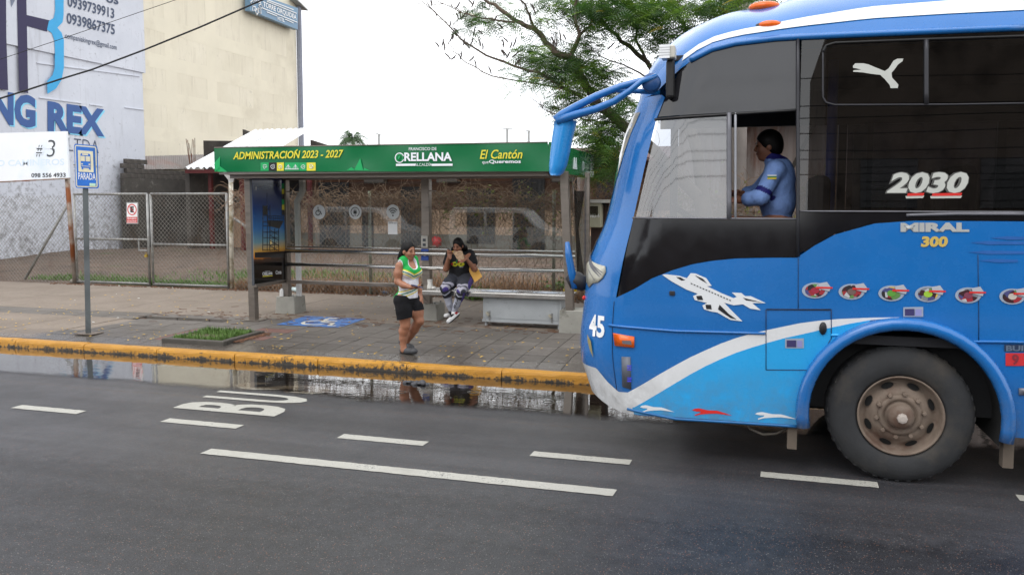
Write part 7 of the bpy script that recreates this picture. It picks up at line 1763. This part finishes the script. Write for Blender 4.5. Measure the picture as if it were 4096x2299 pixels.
H.chain([HP2(-.06, -.05, -.05), sd(470, 260, 12.18), sd(500, 330, 12.28), sd(510, 420, 12.34)], [.05, .05, .045, .02], .02); H.chain([HP2(-.06, .06, -.05), sd(310, 280, 12.16), sd(290, 340, 12.26)], [.04, .035, .015], .02)
skin_obj('hair', H.mesh('h', .006), HAIR, w2)
def sneaker(heel, toe, ank, nm):
    heel, toe, ank = Vector(heel), Vector(toe), Vector(ank); d = (toe - heel).normalized(); up = (ank - heel); up = (up - d * up.dot(d)).normalized(); S_ = Body(); f_ = np.array([d, up.cross(d).normalized(), up])
    S_.chain([heel, heel.lerp(toe, .45), toe], [.040, .042, .034], .03); S_.cap(heel + up * .01, ank, .042, .045, .03); S_.plane(heel - up * .038, -np.array(up))
    W3, R3, K3 = np.array(rgb(214, 214, 214)), np.array(rgb(150, 24, 30)), np.array(rgb(26, 26, 28)); he, dd, uu = np.array(heel), np.array(d), np.array(up); ln = (toe - heel).length
    def cf_(V):
        a = ((V - he) @ dd) / ln; z = (V - he) @ uu; out = np.tile(W3, (len(V), 1)); out[(a > .35) & (a < .72) & (z > .018)] = K3; out[(a > .02) & (a < .30) & (z > .0) & (z < .035)] = R3; out[z < -.026] = K3; out[(a < .0) & (z > .0)] = K3; return out
    return skin_obj(nm, S_.mesh('s', .0055, .002), CLOTH, w2, cf_)
sneaker(sd(362, 1245, 11.86), sd(240, 1350, 11.62), aL + Vector((0, 0, -.03)), 'sneaker'); sneaker(sd(300, 1262, 11.98), sd(200, 1268, 11.80), aR + Vector((0, 0, -.03)), 'sneaker')
wr = thing('food_wrapper', 'crumpled brown paper wrapper held to the mouth of the seated woman', 'wrapper', tuple(sd(390, 380, 11.86)))
b = MB(); n = 9; v = []
for j in range(n + 1):
    t = j / n; a, c_ = sd(300 + 95 * t, 312 + 160 * t, 11.84), sd(440 + 40 * t, 305 + 140 * t, 11.84)
    for i in range(8): p = a.lerp(c_, i / 7); v.append(p + Vector((RN.gauss(0, .004), -.03 * math.sin(math.pi * i / 7) + RN.gauss(0, .005), RN.gauss(0, .004))))
b.add(v, [(j * 8 + i, j * 8 + i + 1, (j + 1) * 8 + i + 1, (j + 1) * 8 + i) for j in range(n) for i in range(7)]); o = b.build('paper', M('kraft_paper', rgb(176, 148, 120), .8, var=.15, vs=20), wr); o.modifiers.new('thickness', 'SOLIDIFY').thickness = .003
b = MB(); b.ball(sd(312, 318, 11.86), .022, .02, .016, 10, 6); b.build('snack', M('yellow_snack', rgb(214, 160, 60), .6), wr, smooth=True)
ph2 = thing('phone', 'dark phone held up near the chin of the seated woman', 'phone', tuple(sd(232, 285, 11.84)))
MB().slab([sd(195, 275, 11.86), sd(262, 300, 11.80), sd(270, 285, 11.80), sd(205, 262, 11.86)], (0, -1, .2), .012).build('case', M('phone_black', rgb(24, 24, 28), .25), ph2, bevel=.003, recalc=True)
env = tag(MB().slab([sd(520, 560, 12.16), sd(625, 775, 12.10), sd(735, 690, 12.12), sd(660, 545, 12.18), sd(600, 500, 12.2)], (0, 1, 0), .012).build('envelope', M('manila_paper', rgb(226, 172, 84), .7, var=.06, vs=8), bevel=.002, recalc=True), 'manila envelope tucked under the arm of the seated woman', 'envelope')

# ---------- driver
def dv(x, y, Y): return atY((2840 + x / 3.442) / _PS, (480 + y / 3.442) / _PS, Y)
w3 = thing('person', 'bus driver in light blue uniform shirt seen through the open side window', 'person', (dv(960, 1300, 7.1).x, 7.1, 1.58))
fd = Vector((-1, -.05, 0)).normalized(); FD = fr(fd); ld = Vector(FD[1])
ch3, be3 = dv(950, 830, 7.12), dv(930, 1120, 7.12); pe3 = be3 + Vector((0, 0, -.22)); s3, e3, w3r = dv(900, 690, 6.94), dv(700, 1060, 6.88), dv(400, 1110, 6.93); s3b, e3b, w3b = dv(900, 690, 7.32), dv(640, 1000, 7.38), dv(400, 1020, 7.25); h3 = dv(800, 350, 7.12)
B = Body(); B.ell(ch3, (.12, .18, .2), FD, .05); B.ell(be3, (.13, .16, .18), FD, .05); B.ell(pe3, (.15, .18, .14), FD, .05); B.cap(dv(890, 600, 7.12), dv(830, 480, 7.12), .06, .055, .03); P3, F3 = head(B, h3, (-1, -.06, -.05), 1.05)
B.chain([s3, e3], [.055, .045], .03); B.chain([e3, w3r], [.044, .028], .02); B.chain([s3b, e3b], [.055, .045], .03); B.chain([e3b, w3b], [.044, .028], .02)
hand(B, w3r, (-.9, .3, .2), (0, -.6, .8), (-.2, .9, .3), 1.0, 1.2); hand(B, w3b, (-.9, -.2, .2), (0, .6, .8), (-.2, -.9, .3), 1.0, 1.2)
for yy in (6.98, 7.24): B.chain([Vector((pe3.x, yy, pe3.z)), Vector((pe3.x - .42, yy, pe3.z + .03)), Vector((pe3.x - .5, yy, pe3.z - .40))], [.09, .07, .05], .04)
skin_obj('body', B.mesh('b', .009), SKIN2, w3); face_bits(P3, F3, w3, 1.05)
Td = Body(); Td.ell(ch3, (.125, .19, .2), FD, .05); Td.ell(be3, (.14, .17, .18), FD, .05); Td.ell(pe3, (.15, .18, .1), FD, .05); Td.chain([s3, e3, e3.lerp(w3r, .55)], [.066, .058, .055], .03); Td.chain([s3b, e3b, e3b.lerp(w3b, .5)], [.066, .058, .055], .03); Td.cap(s3, s3b, .06, .06, .05); Td.cap(dv(885, 590, 7.12), dv(850, 520, 7.12), .066, .062, .02)
lbz = np.array(rgb(128, 160, 220)); nv = np.array(rgb(30, 30, 110)); e3n = np.array(s3.lerp(e3, .80)); ad = np.array((e3 - s3).normalized()); ncol = dv(880, 545, 7.12).z
def drcol(V):
    out = np.tile(lbz, (len(V), 1)); a = (V - e3n) @ ad; near = np.linalg.norm(V - e3n, axis=1) < .12; out[near & (np.abs(a) < .022)] = nv; out[V[:, 2] > ncol] = nv; return out
skin_obj('shirt', Td.mesh('t', .009, .008), CLOTH, w3, drcol)
for k, c in enumerate((rgb(220, 224, 226), rgb(30, 120, 70), rgb(222, 196, 40))):
    p = s3.lerp(e3, .30) + Vector((.0, -.075, -.012 * k + .02)); MB().bar(p + Vector((-.03, 0, 0)), p + Vector((.04, 0, 0)), .006, .012).build('shoulder_badge', PAINT('badge_%d' % k, c), w3)
H = Body(); H.ell(P3(-.012, 0, .03), (.110, .092, .105), F3, .02); H.ell(P3(-.05, 0, -.02), (.07, .085, .08), F3, .03); H.ell(P3(.095, 0, -.06), (.085, .09, .115), F3, .01, '-'); skin_obj('hair', H.mesh('h', .008), HAIR, w3)
# ================================================================== far side of the street (seen in reflections only)
SHF = M('shop_wall_brown', rgb(124, 112, 102), .85, var=.15, vs=.6, stain=rgb(60, 52, 46), ss=.8); SHD = M('shop_shutter', rgb(58, 58, 62), .6, .2, var=.15, vs=2)
for x0, x1, h, lab in ((2.2, 16, 8.7, 'two-storey brown shop building across the street behind the bus'), (-34, -8.5, 5.0, 'long low brown shop row across the street behind the photographer')):
    sb_ = thing('shop_building', lab, 'building', ((x0 + x1) / 2, -12, 0), 'shops across the street')
    MB().box(x0, x1, -18, -12, 0, h).build('wall', SHF, sb_); MB().box(x0 - .3, x1 + .3, -12.0, -10.4, 2.9, 3.05).build('awning', SHD, sb_)
    x = x0 + .6
    while x + 2.4 < x1:
        d = MB().box(x, x + 2.4, -12.0, -11.95, .1, 2.6).build('shutter', SHD, sb_)
        if h > 5.5: MB().box(x + .4, x + 1.9, -12.0, -11.95, 3.6, 5.0).build('window', GLD, sb_)
        x += 3.1
lw = thing('added_wall', 'unseen dark low wall added across the street to darken bus reflections', 'wall', (-3, -12, 0))
MB().box(-8.45, 2.15, -12.3, -12, 0, 3.0).build('wall', SHF, lw)  # unseen wall added to darken what the bus panels mirror
MB().box(-8.5, 2.2, -12.35, -11.95, 3.0, 3.1).build('coping', SHD, lw)
def van(name, X, Y, lab, c):
    v_ = thing(name, lab, 'van', (X, Y, 0))
    PM = M('van_paint_%d' % int(abs(X)), c, .3, var=.05, coat=.5); side = [(-2.1, .35), (2.2, .35), (2.25, .75), (2.15, 1.0), (1.35, 1.15), (.75, 1.75), (.5, 1.85), (-2.0, 1.88), (-2.15, 1.6), (-2.2, .8)]
    MB().slab([(X + a, Y - .82, z) for a, z in side], (0, 1, 0), 1.64).build('body', PM, v_, bevel=.06, recalc=True)
    for a0, a1 in ((-1.9, -.75), (-.65, .35)): MB().slab([(X + a0, Y + .815, 1.15), (X + a1, Y + .815, 1.15), (X + a1 - .02, Y + .815, 1.68), (X + a0, Y + .815, 1.68)], (0, 1, 0), .012).build('side_window', GLD, v_)
    MB().slab([(X + .42, Y + .815, 1.15), (X + 1.2, Y + .815, 1.15), (X + .72, Y + .815, 1.65), (X + .42, Y + .815, 1.68)], (0, 1, 0), .012).build('front_window', GLD, v_)
    for a in (-1.35, 1.4): MB().lathe([(0, 0), (.2, 0), (.3, .02), (.32, .06), (.32, .2)], (X + a, Y + .84, .32), 'y', 20).build('wheel', BLACKRUB, v_, smooth=True)
van('parked_van', -14.5, -4.6, 'grey-white van parked across the street, mirrored in the shelter glass', rgb(190, 194, 198)); van('parked_van', -8.6, -4.4, 'white van parked across the street nearest the bus, mirrored in the glass', rgb(214, 214, 212))
for k, z in enumerate((4.1, 4.5, 4.75, 5.2, 5.6, 5.9, 6.6)):
    pts = [(x, -8.2 - .12 * k, z + .0016 * (x - 2 * k) ** 2 * .5 + .03 * math.sin(x * .7 + k)) for x in range(-30, 31, 3)]
    tag(MB().path(pts, .012, 4).build('street_cable', BLACKRUB), ('lowest', 'second lowest', 'third lowest', 'middle', 'third highest', 'second highest', 'highest')[k] + ' of the sagging black cables mirrored in the bus windows', 'cable', 'cables strung across the street')
